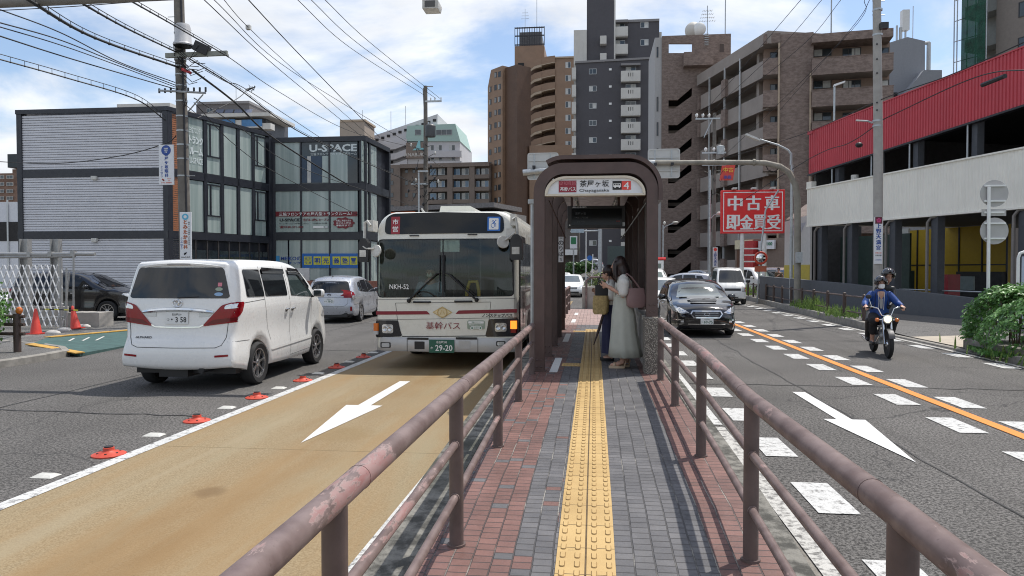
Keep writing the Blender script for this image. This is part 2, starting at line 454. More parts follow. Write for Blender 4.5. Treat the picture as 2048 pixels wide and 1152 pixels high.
def kerb_run(name,xa,xb,y0,y1,zf,m,n=24,label=None):
    mb=MB();k=[]
    for i in range(n+1):
        y=lerp(y0,y1,i/n);a,b_=xa(y),xb(y);z=zf(y);s=.015 if a<b_ else-.015
        k.append([(a,y,-.05),(a,y,z-.02),(a+s,y,z),(b_-s,y,z),(b_,y,z-.02),(b_,y,-.05)])
    mb.loft(k,m,closed=False)
    return tag(mb.build(name),label,None,None,'structure')
kerb_run('platform_kerb',lambda y:px0(y)-.30,lambda y:px0(y)-.004,-4,26.2,lambda y:zp(y)-.006,kerb_m,40,'dark mossy concrete kerb along the bus lane side')
kerb_run('platform_kerb',lambda y:px1(y)+.17,lambda y:px1(y)+.004,-4,26.2,lambda y:zp(y)-.006,kerb_m,40,'dark concrete kerb along the car lane side')
strip_m=mat('gutter concrete',(.20,.185,.16),.9,var=.45,sc=18,bump=.5,bs=60,stain=.4)
gm=MB();gm.quad((px1(0)+.165,-5,.005),(1.33,-5,.005),(1.33,27,.005),(px1(9)+.165,27,.005),strip_m)
tag(gm.build('gutter'),'pebbly concrete gutter along the platform',None,None,'structure')
ye=mat('kerb edge yellow',(.50,.40,.17),.8,var=.35,sc=25,stain=.4)
gm=MB();gm.quad((-1.33,-5,.0065),(-1.175,-5,.0065),(-1.245,27,.0065),(-1.33,27,.0065),ye)
tag(gm.build('kerb_edge_strip'),'worn yellowish strip between bus lane and kerb',None,None,'structure')

tac=NB('yellow tactile tile')
_c=tac.mix(tac.rng(tac.noise(2.2,6,.6),.35,.7),(.52,.355,.145),(.43,.285,.11))
_c=tac.mix(tac.rng(tac.noise(20,5,.7),.58,.75,0,.45),_c,(.30,.20,.08))
tac.base(_c);tac.rough(.6);tac.bump(tac.noise(80,3),.15,.004);tac=tac.m
tac_j=mat('tactile joint',(.11,.075,.04),.9,var=.3,sc=20)
tac_d=mat('dirt round tactile bars',(.27,.17,.065),.8,var=.3,sc=14);tm=MB();Ytac=[y for y in py if y<17.2]+[17.2]
for xa,xb in ((-.190,-.044),(-.034,.112)):
    rws=[[(xa,y,zp(y)+.002),(xa,y,zp(y)+.007),(xb,y,zp(y)+.007),(xb,y,zp(y)+.002)] for y in Ytac]
    tm.loft(rws,tac,closed=False)
rws=[[(-.044,y,zp(y)+.0035),(-.034,y,zp(y)+.0035)] for y in Ytac];tm.loft(rws,tac_j,closed=False)
y=1.2
def bar(x,y,w,l,h):
    z=zp(y+l/2)+.007;s=(zp(y+l)-zp(y))/l;c=w*.28
    o=[(x-w/2+c,y),(x+w/2-c,y),(x+w/2,y+c),(x+w/2,y+l-c),(x+w/2-c,y+l),(x-w/2+c,y+l),(x-w/2,y+l-c),(x-w/2,y+c)]
    lo=[(a,b,zp(b)+.0065) for a,b in o];hi=[(x+(a-x)*.74,y+l/2+(b-y-l/2)*.86,zp(b)+.007+h) for a,b in o]
    tm.add(lo+hi,[tuple(range(8,16))],tac);tm.add(lo+hi,[(i,(i+1) % 8,8+(i+1) % 8,8+i) for i in range(8)],tac_d)
while y<17:
    for x in (-.158,-.082,.004,.080):bar(x,y+random.uniform(-.001,.001),.031,.075,.006)
    y+=.0995
yj=1.23
while yj<17:
    tm.quad((-.19,yj-.0025,zp(yj)+.0074),(.112,yj-.0025,zp(yj)+.0074),(.112,yj+.0025,zp(yj)+.0076),(-.19,yj+.0025,zp(yj)+.0076),tac_j);yj+=.2985
for yb in (10.62,16.45):      # side branches towards the boarding edge
    tm.box(-.46,-.192,yb,yb+.3,ZP+.001,ZP+.007,tac)
    for k in range(6):tm.box(-.45+k*.043,-.425+k*.043,yb+.03,yb+.27,ZP+.007,ZP+.013,tac)
tag(tm.build('tactile_strip'),'yellow tactile paving strip with raised bars',None,None,'structure')
wb=MB()
for y0,y1 in ((9.95,11.6),(14.2,16.0),(19.4,20.7),(22.6,23.8)):
    wb.quad((-.60,y0,ZP+.004),(-.49,y0,ZP+.004),(-.49,y1,ZP+.004),(-.60,y1,ZP+.004),line_fresh)
tag(wb.build('boarding_line'),'white dashed boarding line on the platform tiles',None,None,'structure')

orange_pl=mat('orange plastic',(.52,.06,.03),.5,var=.18,sc=12,stain=.3)
white_pl=mat('white stud',(.55,.54,.50),.5,var=.2,sc=12,stain=.4)
d0=tag(thing('delineator_base','x','delineator',(-4.685,6.66,0),0,'orange delineator bases along the bus lane line'))
b_=MB();b_.lathe([(.155,0),(.155,.012),(.13,.022),(.062,.04),(.05,.055),(.05,.075),(.04,.078)],orange_pl,20)
for k in range(6):b_.lathe([(.012,.02),(.012,.034),(.001,.036)],black_rubber,6,Matrix.Translation((.1*math.cos(k*PI/3),.1*math.sin(k*PI/3),0)))
b_.build('base',d0,40)
b_=MB();b_.lathe([(.041,.07),(.041,.088),(.028,.09),(.001,.088)],black_rubber,14);b_.build('cap',d0,40)
dl=['nearest the camera on the lane line','second from the camera, level with the arrow tip','third from the camera, level with the arrow head','fourth from the camera, level with the arrow tail','fifth from the camera, beyond the arrow tail','just in front of the bus bumper','beside the front corner of the bus','beside the bus flank','farther along the bus flank','farthest along the bus flank']
for k in range(10):
    o=d0 if k==0 else copy_tree(d0)
    o.location=(-4.685+random.uniform(-.01,.01),6.66+1.605*k,0);o.rotation_euler=(0,0,random.uniform(0,1));o['label']='round orange delineator base '+dl[k]
st=MB();st.add([(-.1,-.07,0),(.1,-.07,0),(.1,.07,0),(-.1,.07,0),(-.06,-.03,.022),(.06,-.03,.022),(.06,.03,.022),(-.06,.03,.022)],[(4,5,6,7),(0,1,5,4),(1,2,6,5),(2,3,7,6),(3,0,4,7)],white_pl)
st.box(-.05,.05,-.031,-.026,.004,.02,orange_pl)
s0=tag(st.build('road_stud'),'x','road stud','white studs between the delineators')
for k in range(7):
    o=s0 if k==0 else s0.copy()
    if k:COL.objects.link(o)
    o.location=(-4.74,5.91+1.6*k,0.002)
    o['label']=('flat worn white road stud in the foreground before the first delineator' if k==0 else 'white road stud after the orange delineator '+dl[k-1])

kerb_grey=mat('kerb concrete',(.25,.235,.21),.9,var=.25,sc=6,bump=.4,bs=40,stain=.5)
walk_m=asphalt_mat('sidewalk asphalt',(.10,.098,.095),(.16,.155,.15),.12)
beige_c=mat('beige concrete',(.42,.37,.30),.85,var=.12,sc=3,bump=.2,bs=50)
def kx(y):return interp(y,[0,14,17,22.5,28,46,60],[7.95,7.95,8.05,8.0,8.2,9.05,9.9])
WA,WB=Vector((12.6,24.2)),Vector((8.9+1.1,33.6))       # low grey wall in front of the parking deck
yw=[2,8,14,15.5,17,18.5,20,21.5,23,26,30,36,46,60]
rows=[]
for y in yw:
    xr=interp(y,[2,17,24.2,33.6,46,60],[22,17,12.9,10.2,10.9,12.5]);a=kx(y)+.16
    rows.append([(lerp(a,xr,t),y,interp(y,[14.5,16,21,22.5],[.13,.05,.05,.13])) for t in (0,.2,.6,1)])
sheet('sidewalk',rows,walk_m,label='dark asphalt sidewalk beside the parking deck')
k=[]
for y in [2+.5*i for i in range(117)]:
    h=interp(y,[15,15.6,21.8,22.4,22.9],[.16,.035,.035,.16,.22]);a=kx(y)
    k.append([(a,y,-.03),(a+.015,y,h-.015),(a+.03,y,h),(a+.18,y,h),(a+.18,y,-.03)])
mb=MB();mb.loft(k,kerb_grey,closed=False);tag(mb.build('kerb'),'stained concrete kerb on the car lane side',None,None,'structure')
rows=[[(kx(y)+.185,y,.054),(kx(y)+1.45+.05*(y-17),y,.062)] for y in (15.2,17,19,21,22.2)]
sheet('driveway_apron',rows,beige_c,label='beige concrete driveway apron')
lot_m=asphalt_mat('lot asphalt',(.10,.098,.094),(.17,.165,.155),.2)
mb=MB();pts=[(-11.0,2,.0),(-11.0,11,0)]
cor=[(-10.95,0),(-10.95,12.2),(-10.9,13.4),(-11.0,14.2),(-11.5,14.75),(-12.4,15.3),(-14,15.9),(-20,17.6)]
mb.prism([(x,y,0) for x,y in cor]+[(-24,15.5,0),(-24,0,0)],(0,0,.13),walk_m)
tag(mb.build('sidewalk'),'narrow asphalt sidewalk corner by the construction entrance',None,None,'structure')
k=[]
for i,(x,y) in enumerate(cor):
    d=Vector(cor[min(i+1,len(cor)-1)])-Vector(cor[max(i-1,0)]);nrm=Vector((d.y,-d.x)).normalized()
    q=lambda o,z:(x+nrm.x*o,y+nrm.y*o,z)
    k.append([q(.16,-.03),q(.155,.12),q(.13,.137),q(0.01,.137),q(.01,0)])
mb=MB();mb.loft(k,kerb_grey,closed=False);tag(mb.build('kerb'),'rounded concrete kerb at the construction entrance',None,None,'structure')
sheet('parking_lot',[[(x,y,.008 if x>-13 else .03) for x in (-70,-40,-20,-13.0)] for y in (14.2,20,30,60)],lot_m,label='grey asphalt lot in front of the storage building')
# ================================================================ handrails
def rail_paint():
    b=NB('worn brown rail paint')
    big=b.noise(3.2,7,.68,stretch=(1,.22,1));fine=b.noise(26,6,.7,stretch=(1,.35,1))
    c=b.mix(b.rng(b.noise(8,5),.3,.7),(.120,.080,.072),(.195,.142,.131))
    k=b.rng(b.math('ADD',big,b.math('MULTIPLY',fine,.35)),.745,.79)
    c=b.mix(b.math('MULTIPLY',k,.62),c,b.mix(b.rng(fine,.4,.6),(.34,.14,.13),(.36,.215,.20)))
    edge=b.math('MULTIPLY',k,b.rng(b.math('ADD',big,b.math('MULTIPLY',fine,.35)),.76,.785,1,0))
    c=b.mix(b.math('MULTIPLY',edge,.55),c,(.55,.47,.43))
    c=b.mix(b.rng(b.noise(60,4),.66,.74,0,.7),c,(.09,.06,.05))
    b.base(c);b.l(b.rng(fine,.3,.7,.38,.62),b.b.inputs['Roughness'])
    b.bump(b.math('ADD',b.math('MULTIPLY',k,-.4),b.math('MULTIPLY',fine,.3)),.35,.004)
    return b.m
rail_m=rail_paint()
post_m=mat('brown post paint',(.115,.080,.072),.5,var=.22,sc=7,stain=.35,bump=.1,bs=60)
def basept(u,v):
    p=gr(u,v,.3)
    for _ in range(12):p=gr(u,v,zp(p.y))
    return p
def handrail(side,posts,label):
    root=tag(thing('handrail',label,'railing',(0,0,0)))
    ctr=[];low1=[];low2=[]
    for (X,Y,top,nb) in posts:
        m=MB();z0=zp(Y)-.01
        m.tube([(X,Y,z0),(X,Y,top)],.039,post_m,16)
        if Y>1:m.tube([(X,Y,z0),(X,Y,z0+.02)],.05,post_m,16)
        m.build('post',root,50)
        ctr.append(Vector((X,Y,top)));h=top-zp(Y)
        low1.append(Vector((X-side*0.0,Y,zp(Y)+h*.665)));low2.append(Vector((X,Y,zp(Y)+h*.325)))
    far=ctr[-1]+(ctr[-1]-ctr[-2]).normalized()*.03
    m=MB()
    dense=[]
    for i in range(len(ctr)-1):dense+=[ctr[i].lerp(ctr[i+1],t/6) for t in range(6)]
    dense+=[far]
    m.tube(dense,.041,rail_m,20)
    for i,p in enumerate(ctr[1:-1]):            # sleeve joints
        d=(ctr[i+2]-ctr[i+1]).normalized()
        q=p+d*.22
        m.tube([q-d*.004,q+d*.004],.0425,rail_m,20)
        m.tube([q+d*.0042,q+d*.0062],.0416,ink,20)
    m.build('top_rail',root,50)
    for L in (low1,low2):
        for i in range(len(L)-1):
            m=MB();d=(L[i+1]-L[i]).normalized();m.tube([L[i]+d*.03,L[i+1]-d*.03],.0215,rail_m,12)
            m.tube([L[i+1]-d*.05,L[i+1]-d*.036],.0255,rail_m,12)
            m.build('lower_rail',root,50)
    return root
def near_post(u,X):
    d=ray(u,1000);return X/(d.x/d.y)
lp=[]
for (u,vb,vr) in ((913,1090,783),(996,893,712),(1037,802,676),(1064,748,652)):
    p=basept(u,vb);lp.append((p.x,p.y,at(u,vr,p.y).z,1))
Yn=near_post(669,-.765);lp=[(-.765,Yn,at(669,998,Yn).z,1)]+lp
lp=[(-.765,Yn-2.1,lp[0][2]-.0,1),(-.765,Yn-4.2,lp[0][2],1)][::-1]+lp
handrail(-1,lp,'worn brown pipe handrail on the platform edge along the ochre bus lane')
rp=[]
for (u,vb,vr) in ((1501,1120,800),(1402,912,705),(1350,811,666),(1321,760,642)):
    p=basept(u,vb);rp.append((p.x,p.y,at(u,vr,p.y).z,1))
Yn=near_post(1807,.80);rp=[(.80,Yn,at(1807,1034,Yn).z,1)]+rp
rp=[(.80,Yn-2.1,rp[0][2]-.0,1),(.80,Yn-4.2,rp[0][2],1)][::-1]+rp
handrail(1,rp,'worn brown pipe handrail on the platform edge along the grey car lane')

# ================================================================ shelter
brown=mat('shelter brown paint',(.086,.052,.045),.42,var=.16,sc=5,stain=.25,bump=.06,bs=50)
brown_dark=mat('dark brown panel',(.030,.020,.018),.35,var=.15,sc=4)
aggregate=NB('exposed aggregate concrete')
_v=aggregate.n('ShaderNodeTexVoronoi');_v.inputs['Scale'].default_value=70;aggregate.l(aggregate.obj,_v.inputs['Vector'])
_c=aggregate.mix(aggregate.rng(_v.outputs['Distance'],.2,.6),(.42,.38,.32),(.12,.105,.09))
_c=aggregate.mix(aggregate.rng(aggregate.noise(3,5),.5,.75,0,.5),_c,(.10,.095,.08))
aggregate.base(_c);aggregate.rough(.9);aggregate.bump(_v.outputs['Distance'],.7,.01);aggregate=aggregate.m
YF=[10.0,11.75,13.5,15.25,17.0]
SX0,SX1,SZT,SRAD=-.816,.846,3.235,.40
def upath(x0,x1,zt,r,zl,zr,n=10):
    P=[(x0,zl)]
    P+=[(x0+r-r*math.cos(PI/2*i/n),zt-r+r*math.sin(PI/2*i/n)) for i in range(n+1)]
    P+=[(x1-r+r*math.sin(PI/2*i/n),zt-r+r*math.cos(PI/2*i/n)) for i in range(n+1)]
    P+=[(x1,zr)]
    return P
def sweep_u(mb,P,sec,Y,m,close=True):
    """sec: (inward offset, y offset) points of the section"""
    rings=[]
    for i,(x,z) in enumerate(P):
        a=Vector(P[max(i-1,0)]);b_=Vector(P[min(i+1,len(P)-1)]);t=(b_-a).normalized();nrm=Vector((t.y,-t.x))
        rings.append([(x+nrm.x*o,Y+dy,z+nrm.y*o) for o,dy in sec])
    mb.loft(rings,m)
shel=thing('bus_shelter','dark brown steel bus shelter with rounded arch frames','bus shelter',(0,0,ZP))
shel.location=(0,0,0)
Hs=[(0,0),(.15,0),(.15,.014),(.082,.014),(.082,.126),(.15,.126),(.15,.14),(0,.14),(0,.126),(.068,.126),(.068,.014),(0,.014)]
for i,Y in enumerate(YF):
    m=MB();P=upath(SX0,SX1,SZT,SRAD,ZP+.0,1.17,12)
    sweep_u(m,P,Hs,Y,brown)
    for (zx,xx) in ((ZP,SX0),):
        m.box(xx-.02,xx+.17,Y-.02,Y+.16,ZP,ZP+.014,brown)
    for bz in (.07,.16):
        for bx in (SX0+.045,SX0+.105):m.ball((bx,Y-.004,ZP+bz),.012,.012,.012,brown,8,5)
        for bx in (SX1-.105,SX1-.045):m.ball((bx,Y-.004,1.17+bz),.012,.012,.012,brown,8,5)
    m.build('arch_frame',shel,35)
P=upath(SX0-.05,SX1+.055,SZT+.10,.46,2.0,2.72,14)
P=[p for i,p in enumerate(P) if p[1]>2.70]
P=P[9:]
m=MB()
for side in (0,1):
    Yr=[9.98+i*(17.2-9.98)/8 for i in range(9)]
inn=[]
for i,(x,z) in enumerate(P):
    a=Vector(P[max(i-1,0)]);b_=Vector(P[min(i+1,len(P)-1)]);t=(b_-a).normalized();inn.append((x+t.y*.055,z-t.x*.055))
sec=P+inn[::-1]
m.loft([[(x,9.97,z) for x,z in sec],[(x,17.25,z) for x,z in sec]],brown)
m.build('roof',shel,35)
m=MB()
cream=mat('cream ceiling',(.45,.40,.33),.6,var=.1,stain=.3)
Pl=upath(SX0+.02,SX1-.02,SZT-.10,.40,2.0,2.0,14)[2:10]
for a,b_ in zip(YF[1:-1],YF[2:]):
    m.loft([[(x,a+.16,z) for x,z in Pl],[(x,a+.28,z) for x,z in Pl]],cream,closed=False)
m.build('ceiling_rib',shel,40)
m=MB()
for z0,z1,x in ((2.98,3.02,0.0),):m.box(-.5,.55,10.2,17.1,z0,z1,brown_dark)
m.build('ceiling_panel',shel)
m=MB()
for a,b_ in zip(YF[:-1],YF[1:]):
    m.box(.775,.79,a+.14,b_,1.24,2.86,brown_dark);m.box(.76,.80,a+.14,b_,1.20,1.25,brown);m.box(.76,.80,a+.14,b_,2.82,2.87,brown)
m.build('side_panel',shel)
for x in (-.3,.36):
    for a in YF[:-1]:m=MB();m.tube([(x,a+.3,2.94),(x,a+1.4,2.94)],.018,white_pl,8);m.box(x-.03,x+.03,a+.24,a+.3,2.91,2.985,white_paint);m.box(x-.03,x+.03,a+1.4,a+1.46,2.91,2.985,white_paint);m.build('ceiling_lamp',shel,40)
m=MB();m.tube([(.80,10.2,2.85),(.42,11.7,2.28)],.009,steel,8);m.tube([(-.62,10.2,2.75),(-.45,11.7,2.3)],.008,brown,8);m.build('tie_rod',shel,40)
m=MB();m.box(.70,.852,10.35,17.15,ZP,1.10,concrete);m.box(.66,.88,10.35,17.15,1.10,1.17,concrete);m.build('half_wall',shel,bevel=.012)
m=MB();m.box(.672,.855,9.93,10.34,ZP-.02,1.165,aggregate);m.build('corner_pillar',shel,bevel=.015)
m=MB()
m.tube([(-.86,10.35,.35),(-.86,10.35,2.72)],.028,steel,10);m.box(-.92,-.83,10.3,10.4,2.72,2.78,steel);m.build('downpipe',shel,40)

cream_f=mat('cream sign frame',(.62,.56,.45),.4,var=.08)
board_w=mat('white sign board',(.70,.71,.73),.35,var=.04)
sg_red=mat('sign red',(.26,.012,.03),.4,var=.03);sg_red2=mat('sign bright red',(.72,.06,.045),.4,var=.03)
sg=thing('station_name_sign','arched white bus stop name sign in the front arch of the shelter','sign',(0,9.98,0))
pz=lambda u,v:(lambda p:(p.x,p.z))(at(u,v,9.96))
def arch_outline(x0,x1,zb,zt,rx,rz,n=12):
    return [(x0,zb)]+[(x0+rx-rx*math.cos(PI/2*i/n),zt-rz+rz*math.sin(PI/2*i/n)) for i in range(n+1)]+[(x1-rx+rx*math.sin(PI/2*i/n),zt-rz+rz*math.cos(PI/2*i/n)) for i in range(n+1)]+[(x1,zb)]
x0,zb=pz(1089.5,392);x1,_=pz(1291,392);_,zt=pz(1190,351.5)
O=arch_outline(x0,x1,zb,zt,.28,.235);I=arch_outline(x0+.035,x1-.035,zb+.028,zt-.03,.25,.21)
m=MB();m.prism([(x,.03,z) for x,z in O],(0,.12,0),cream_f)
n=len(O);m.add([(x,-.012,z) for x,z in O]+[(x,-.012,z) for x,z in I]+[(x,.03,z) for x,z in O]+[(x,.02,z) for x,z in I],[(i,(i+1) % n,n+(i+1) % n,n+i) for i in range(n)]+[(i,2*n+i,2*n+(i+1) % n,(i+1) % n) for i in range(n)]+[(n+i,n+(i+1) % n,3*n+(i+1) % n,3*n+i) for i in range(n)],cream_f)
m.build('frame',sg,40)
m=MB();m.poly([(x,.018,z) for x,z in I],board_w);m.build('board',sg)
m=MB();XD,ZD=(1,0,0),(0,0,1)
def sgx(zu,zv):return pz(1030+zu/4.268,290+zv/4.268)
def rect(mb,u0,v0,u1,v1,y,mm,f=sgx):
    a,b_=f(u0,v1),f(u1,v0);mb.quad((a[0],y,a[1]),(b_[0],y,a[1]),(b_[0],y,b_[1]),(a[0],y,b_[1]),mm);return a,b_
rect(m,372,300,524,403,.014,sg_red);rect(m,833,304,912,380,.014,ink);rect(m,912,304,990,380,.014,sg_red2)
def sgt(t,u0,v0,u1,v1,mm,bold=0,y=.010):
    a,b_=sgx(u0,v1),sgx(u1,v0);m.text(t,((a[0]+b_[0])/2,y,(a[1]+b_[1])/2),XD,ZD,b_[1]-a[1],mm,bold,b_[0]-a[0])
pink=mat('sign pink',(.62,.18,.22),.5,var=0)
sgt('KEY ROUTE BUS',379,308,518,338,pink);sgt('基幹バス',384,355,518,393,ink_white,.012)
sgt('茶屋ヶ坂',552,296,803,357,ink,.012);sgt('Chayagasaka',548,370,803,405,ink,.006);sgt('4',928,314,975,372,ink_white,.01)
rect(m,840,326,905,356,.010,ink_white)
for k in range(4):rect(m,846+k*14,331,856+k*14,341,.006,ink)
for cx_ in (855,892):
    c=sgx(cx_,357);m.add([(c[0]+.011*math.cos(t*PI/5),.007,c[1]+.011*math.sin(t*PI/5)) for t in range(10)],[tuple(range(10))[::-1]],ink_white)
m.build('lettering',sg)

db=thing('arrival_display','black glossy bus approach display hanging under the shelter roof','display board',(0,11.72,0))
q=lambda u,v:(lambda p:(p.x,p.z))(at(1030+u/4.268,290+v/4.268,11.6))
a,b_=q(447,712),q(945,515)
m=MB();T=Matrix.Translation((0,0,0))
m.box(a[0],b_[0],-.10,.06,a[1],b_[1],black_plastic);m.build('casing',db,bevel=.008)
scr=mat('display screen',(.010,.011,.012),.12,var=0,spec=.25)
a2,b2=q(482,684),q(912,540)
m=MB();m.add([(a2[0],-.104,b2[1]),(b2[0],-.104,b2[1]),(b2[0],-.112,a2[1]),(a2[0],-.112,a2[1])],[(0,3,2,1)],scr);m.build('screen',db)
m=MB();c=q(550,530);m.text('基幹バス接近案内',(c[0],-.104,c[1]),XD,ZD,.026,board_w,.01)
for t,u,v,h in (('茶屋ヶ坂',560,585,.04),('基幹 １号系統',570,620,.03),('次のバス',560,655,.03)):
    c=q(u,v);m.text(t,(c[0],-.1135,c[1]),XD,ZD,h,mat('faint lettering',(.06,.065,.07),.4,var=0),.005)
c=q(880,650);m.text('接近中',(c[0],-.1135,c[1]),XD,ZD,.02,mat('led red',(.4,.03,.02),.4,var=0),.01)
m.build('lettering',db)
c=q(468,685);m=MB();m.ball((c[0],-.11,c[1]),.013,.01,.013,white_pl);c=q(928,675);m.box(c[0]-.018,c[0]+.018,-.112,-.1,c[1]-.03,c[1]+.03,steel);m.build('fitting',db,40)
m=MB()
for x in (-.35,.38):m.box(x-.02,x+.02,-.04,0,b_[1],2.98,brown)
m.build('hanger',db)
c=at(1122,499,13.46);bs_=thing('boarding_sign','narrow white vertical sign reading noriba on the third shelter post','sign',(c.x,13.46,c.z))
m=MB();m.box(-.045,.045,-.012,0,-.23,.23,board_w);m.build('plate',bs_)
m=MB();m.text('のりば',(0,-.014,.02),XD,ZD,.10,ink,.02,vert=True);m.text('⇅',(0,-.014,-.18),XD,ZD,.05,ink,.02);m.text('基幹',(0,-.014,.205),XD,ZD,.028,ink,.02);m.build('lettering',bs_)
pl=thing('planter','concrete planter box closing the far end of the platform','planter',(0,26.4,ZP))
a,b_=at(1164,610,26.4).x,at(1262,610,26.4).x
m=MB();m.box(a,b_,0,1.6,-.3,.78,concrete);m.build('box',pl,bevel=.03)
m=MB();m.box(a+.12,b_-.12,.12,1.5,.6,.785,soil);m.build('soil',pl)
m=MB();m.tube([(a+.15,-.05,.0),(a+.15,-.05,1.0),(a+.3,-.05,1.12),(b_-.2,-.05,1.12)],.04,rail_m,8);m.build('guard_pipe',pl,50)
hr=thing('handrail','short brown pipe rail beyond the shelter leading to the planter','railing',(0,0,0))
for y in (19.2,21.2,23.2,25.4):
    m=MB();m.tube([(-.84,y,ZP),(-.84,y,ZP+.78)],.04,post_m,10);m.build('post',hr,50)
for z in (.27,.54,.8):
    m=MB();m.tube([(-.84,19.1,ZP+z),(-.84,25.5,ZP+z)],.04 if z>.7 else .022,rail_m,10);m.build('rail',hr,50)
# ================================================================ foliage
def leaf_mat(name,c1,c2,sc=1.2):
    b=NB(name)
    oi=b.n('ShaderNodeObjectInfo')
    c=b.mix(b.rng(b.noise(sc,3),.3,.7),c1,c2)
    c=b.mix(b.rng(b.noise(sc*9,2),.35,.65),c,tuple(min(1,q*1.7+.01) for q in c2))
    b.base(c);b.rough(.42);b.b.inputs['Subsurface Weight'].default_value=0
    tr=b.n('ShaderNodeBsdfTranslucent');b.l(c,tr.inputs[0]);mx=b.n('ShaderNodeMixShader');mx.inputs[0].default_value=.25
    b.l(b.b.outputs[0],mx.inputs[1]);b.l(tr.outputs[0],mx.inputs[2]);b.l(mx.outputs[0],b.o.inputs[0])
    return b.m
leaf_hedge=leaf_mat('hedge leaf',(.035,.095,.02),(.085,.19,.045));leaf_dark=leaf_mat('dark leaf',(.02,.05,.014),(.045,.10,.025));leaf_weed=leaf_mat('weed leaf',(.07,.13,.03),(.16,.24,.06),3)
bark=mat('bark',(.12,.085,.06),.9,var=.3,sc=12)
def leaves(mb,pts,m,size=.06,up=.3,rnd=random):
    for p,nrm in pts:
        n=(Vector(nrm)+Vector((rnd.gauss(0,.55),rnd.gauss(0,.55),rnd.gauss(0,.4)+up))).normalized()
        t=n.cross(Vector((rnd.gauss(0,1),rnd.gauss(0,1),rnd.gauss(0,1)))).normalized();b_=n.cross(t)
        s=size*rnd.uniform(.6,1.3);p=Vector(p)
        mb.add([p-t*s,p+b_*s*.62-t*s*.1,p+t*s+n*s*-.25,p-b_*s*.62-t*s*.1],[(0,1,2,3)],m)
def blob_pts(c,rx,ry,rz,n,rnd=random,shell=.55,lump=.2,flat=.0):
    out=[]
    ph=[rnd.uniform(0,6) for _ in range(6)]
    for _ in range(n):
        v=Vector((rnd.gauss(0,1),rnd.gauss(0,1),rnd.gauss(0,1))).normalized()
        k=1+lump*(math.sin(3.1*v.x*2+ph[0])*math.cos(2.7*v.y*2+ph[1])+.6*math.sin(6*v.z+ph[2]+4*v.x))
        rr=k*rnd.uniform(shell,1)**.5
        p=Vector((c[0]+v.x*rx*rr,c[1]+v.y*ry*rr,max(c[2]+v.z*rz*rr,c[2]-rz*(1-flat))))
        out.append((p,v))
    return out
def weeds(name,label,c,w,d,h,n,m=None,group=None):
    mb=MB();rnd=random.Random(hash(label) % 999 if False else len(label)*7+int(c[0]*10))
    for _ in range(n):
        x,y=c[0]+rnd.gauss(0,w/2.4),c[1]+rnd.gauss(0,d/2.4);hh=h*rnd.uniform(.45,1.1);lx,ly=rnd.gauss(0,.25)*hh,rnd.gauss(0,.25)*hh;s=rnd.uniform(.012,.028)
        mb.add([(x-s,y,c[2]),(x+s,y,c[2]),(x+s*.7+lx*.5,y+ly*.5,c[2]+hh*.6),(x+lx,y+ly,c[2]+hh),(x-s*.7+lx*.5,y+ly*.5,c[2]+hh*.6)],[(0,1,2,3,4)],m or leaf_weed)
    return tag(mb.build(name),label,'weeds',group,'stuff')
hd=thing('hedge','dense bright green clipped hedge at the sidewalk driveway corner','hedge',(8.98,15.1,0))
rnd=random.Random(3);pts=[]
def hedge_w(y):return interp(y,[-6,1.0,2.2,2.9],[1.0,1.0,.9,.35])
for _ in range(17000):
    y=rnd.uniform(-5.5,2.6);a=rnd.uniform(-.25*PI,PI*.97);k=hedge_w(y)*(1+.16*math.sin(y*2.3+a*3)+.1*math.sin(y*5.1+a*7))*rnd.uniform(.74,1)**.5
    hx,hz=-1.45*math.cos(a*.97),1.32*max(-.1,math.sin(a))**.75 if math.sin(a)>0 else-.1
    pts.append(((hx*.78*k+.1,y,.22+hz*(.48+.5*k*.9)),(hx,.1,hz)))
for _ in range(2200):
    a=rnd.uniform(0,2*PI);e=rnd.uniform(0,PI/2);k=rnd.uniform(.8,1.06)
    pts.append(((.1+1.0*math.cos(a)*math.cos(e)*k,2.05+.85*abs(math.sin(a))*math.cos(e)*k,.25+1.1*math.sin(e)*k),(math.cos(a),math.sin(a),.6)))
m=MB();leaves(m,pts,leaf_hedge,.053,.4,rnd);m.build('leaves',hd)
m=MB()
for _ in range(60):
    x,y=rnd.uniform(-.9,.9),rnd.uniform(-5,2.5);m.tube([(x*.6,y,.1),(x*.8,y,.7),(x,y+.1,1.15)],[.02,.014,.006],bark,5)
m.build('stems',hd)
k=[]
for i in range(40):
    y=18.05-i*.4;xk=8.12 if y<17.4 else 8.12+(y-17.4)*1.2
    k.append([(xk,y,-.02),(xk,y,.27),(xk+.015,y,.285),(xk+.16,y,.285),(xk+.16,y,.1)])
m=MB();m.loft(k,kerb_grey,closed=False);m.box(8.25,11,1,17.6,.0,.22,soil);tag(m.build('planter_kerb'),'stained kerb edging under the green hedge',None,None,'structure')
weeds('weeds','tall weeds at the foot of the hedge beside the kerb',(8.15,14.6,.02),.5,2.4,.28,110)
p=gr(25,690);bu=thing('bush','bushy green shrub at the left roadside kerb','bush',(-12.2,13.0,.13))
pts=blob_pts((-.1,.1,.85),.75,1.0,.78,2600,rnd,.5,.22)
m=MB();leaves(m,pts,leaf_mat('shrub leaf',(.035,.085,.02),(.085,.18,.04)),.05,.3,rnd);m.build('leaves',bu)
m=MB()
for _ in range(16):
    a=rnd.uniform(0,6.28);m.tube([(0,0,0),(.25*math.cos(a),.25*math.sin(a),.5),(.5*math.cos(a),.6*math.sin(a),1.1)],[.025,.015,.006],bark,5)
m.build('stems',bu)
sh=thing('planter_shrub','yellowish green shrub growing in the concrete planter','shrub',(.3,27.2,1.18))
pts=blob_pts((.1,0,.2),.62,.5,.36,1100,rnd,.4,.3)
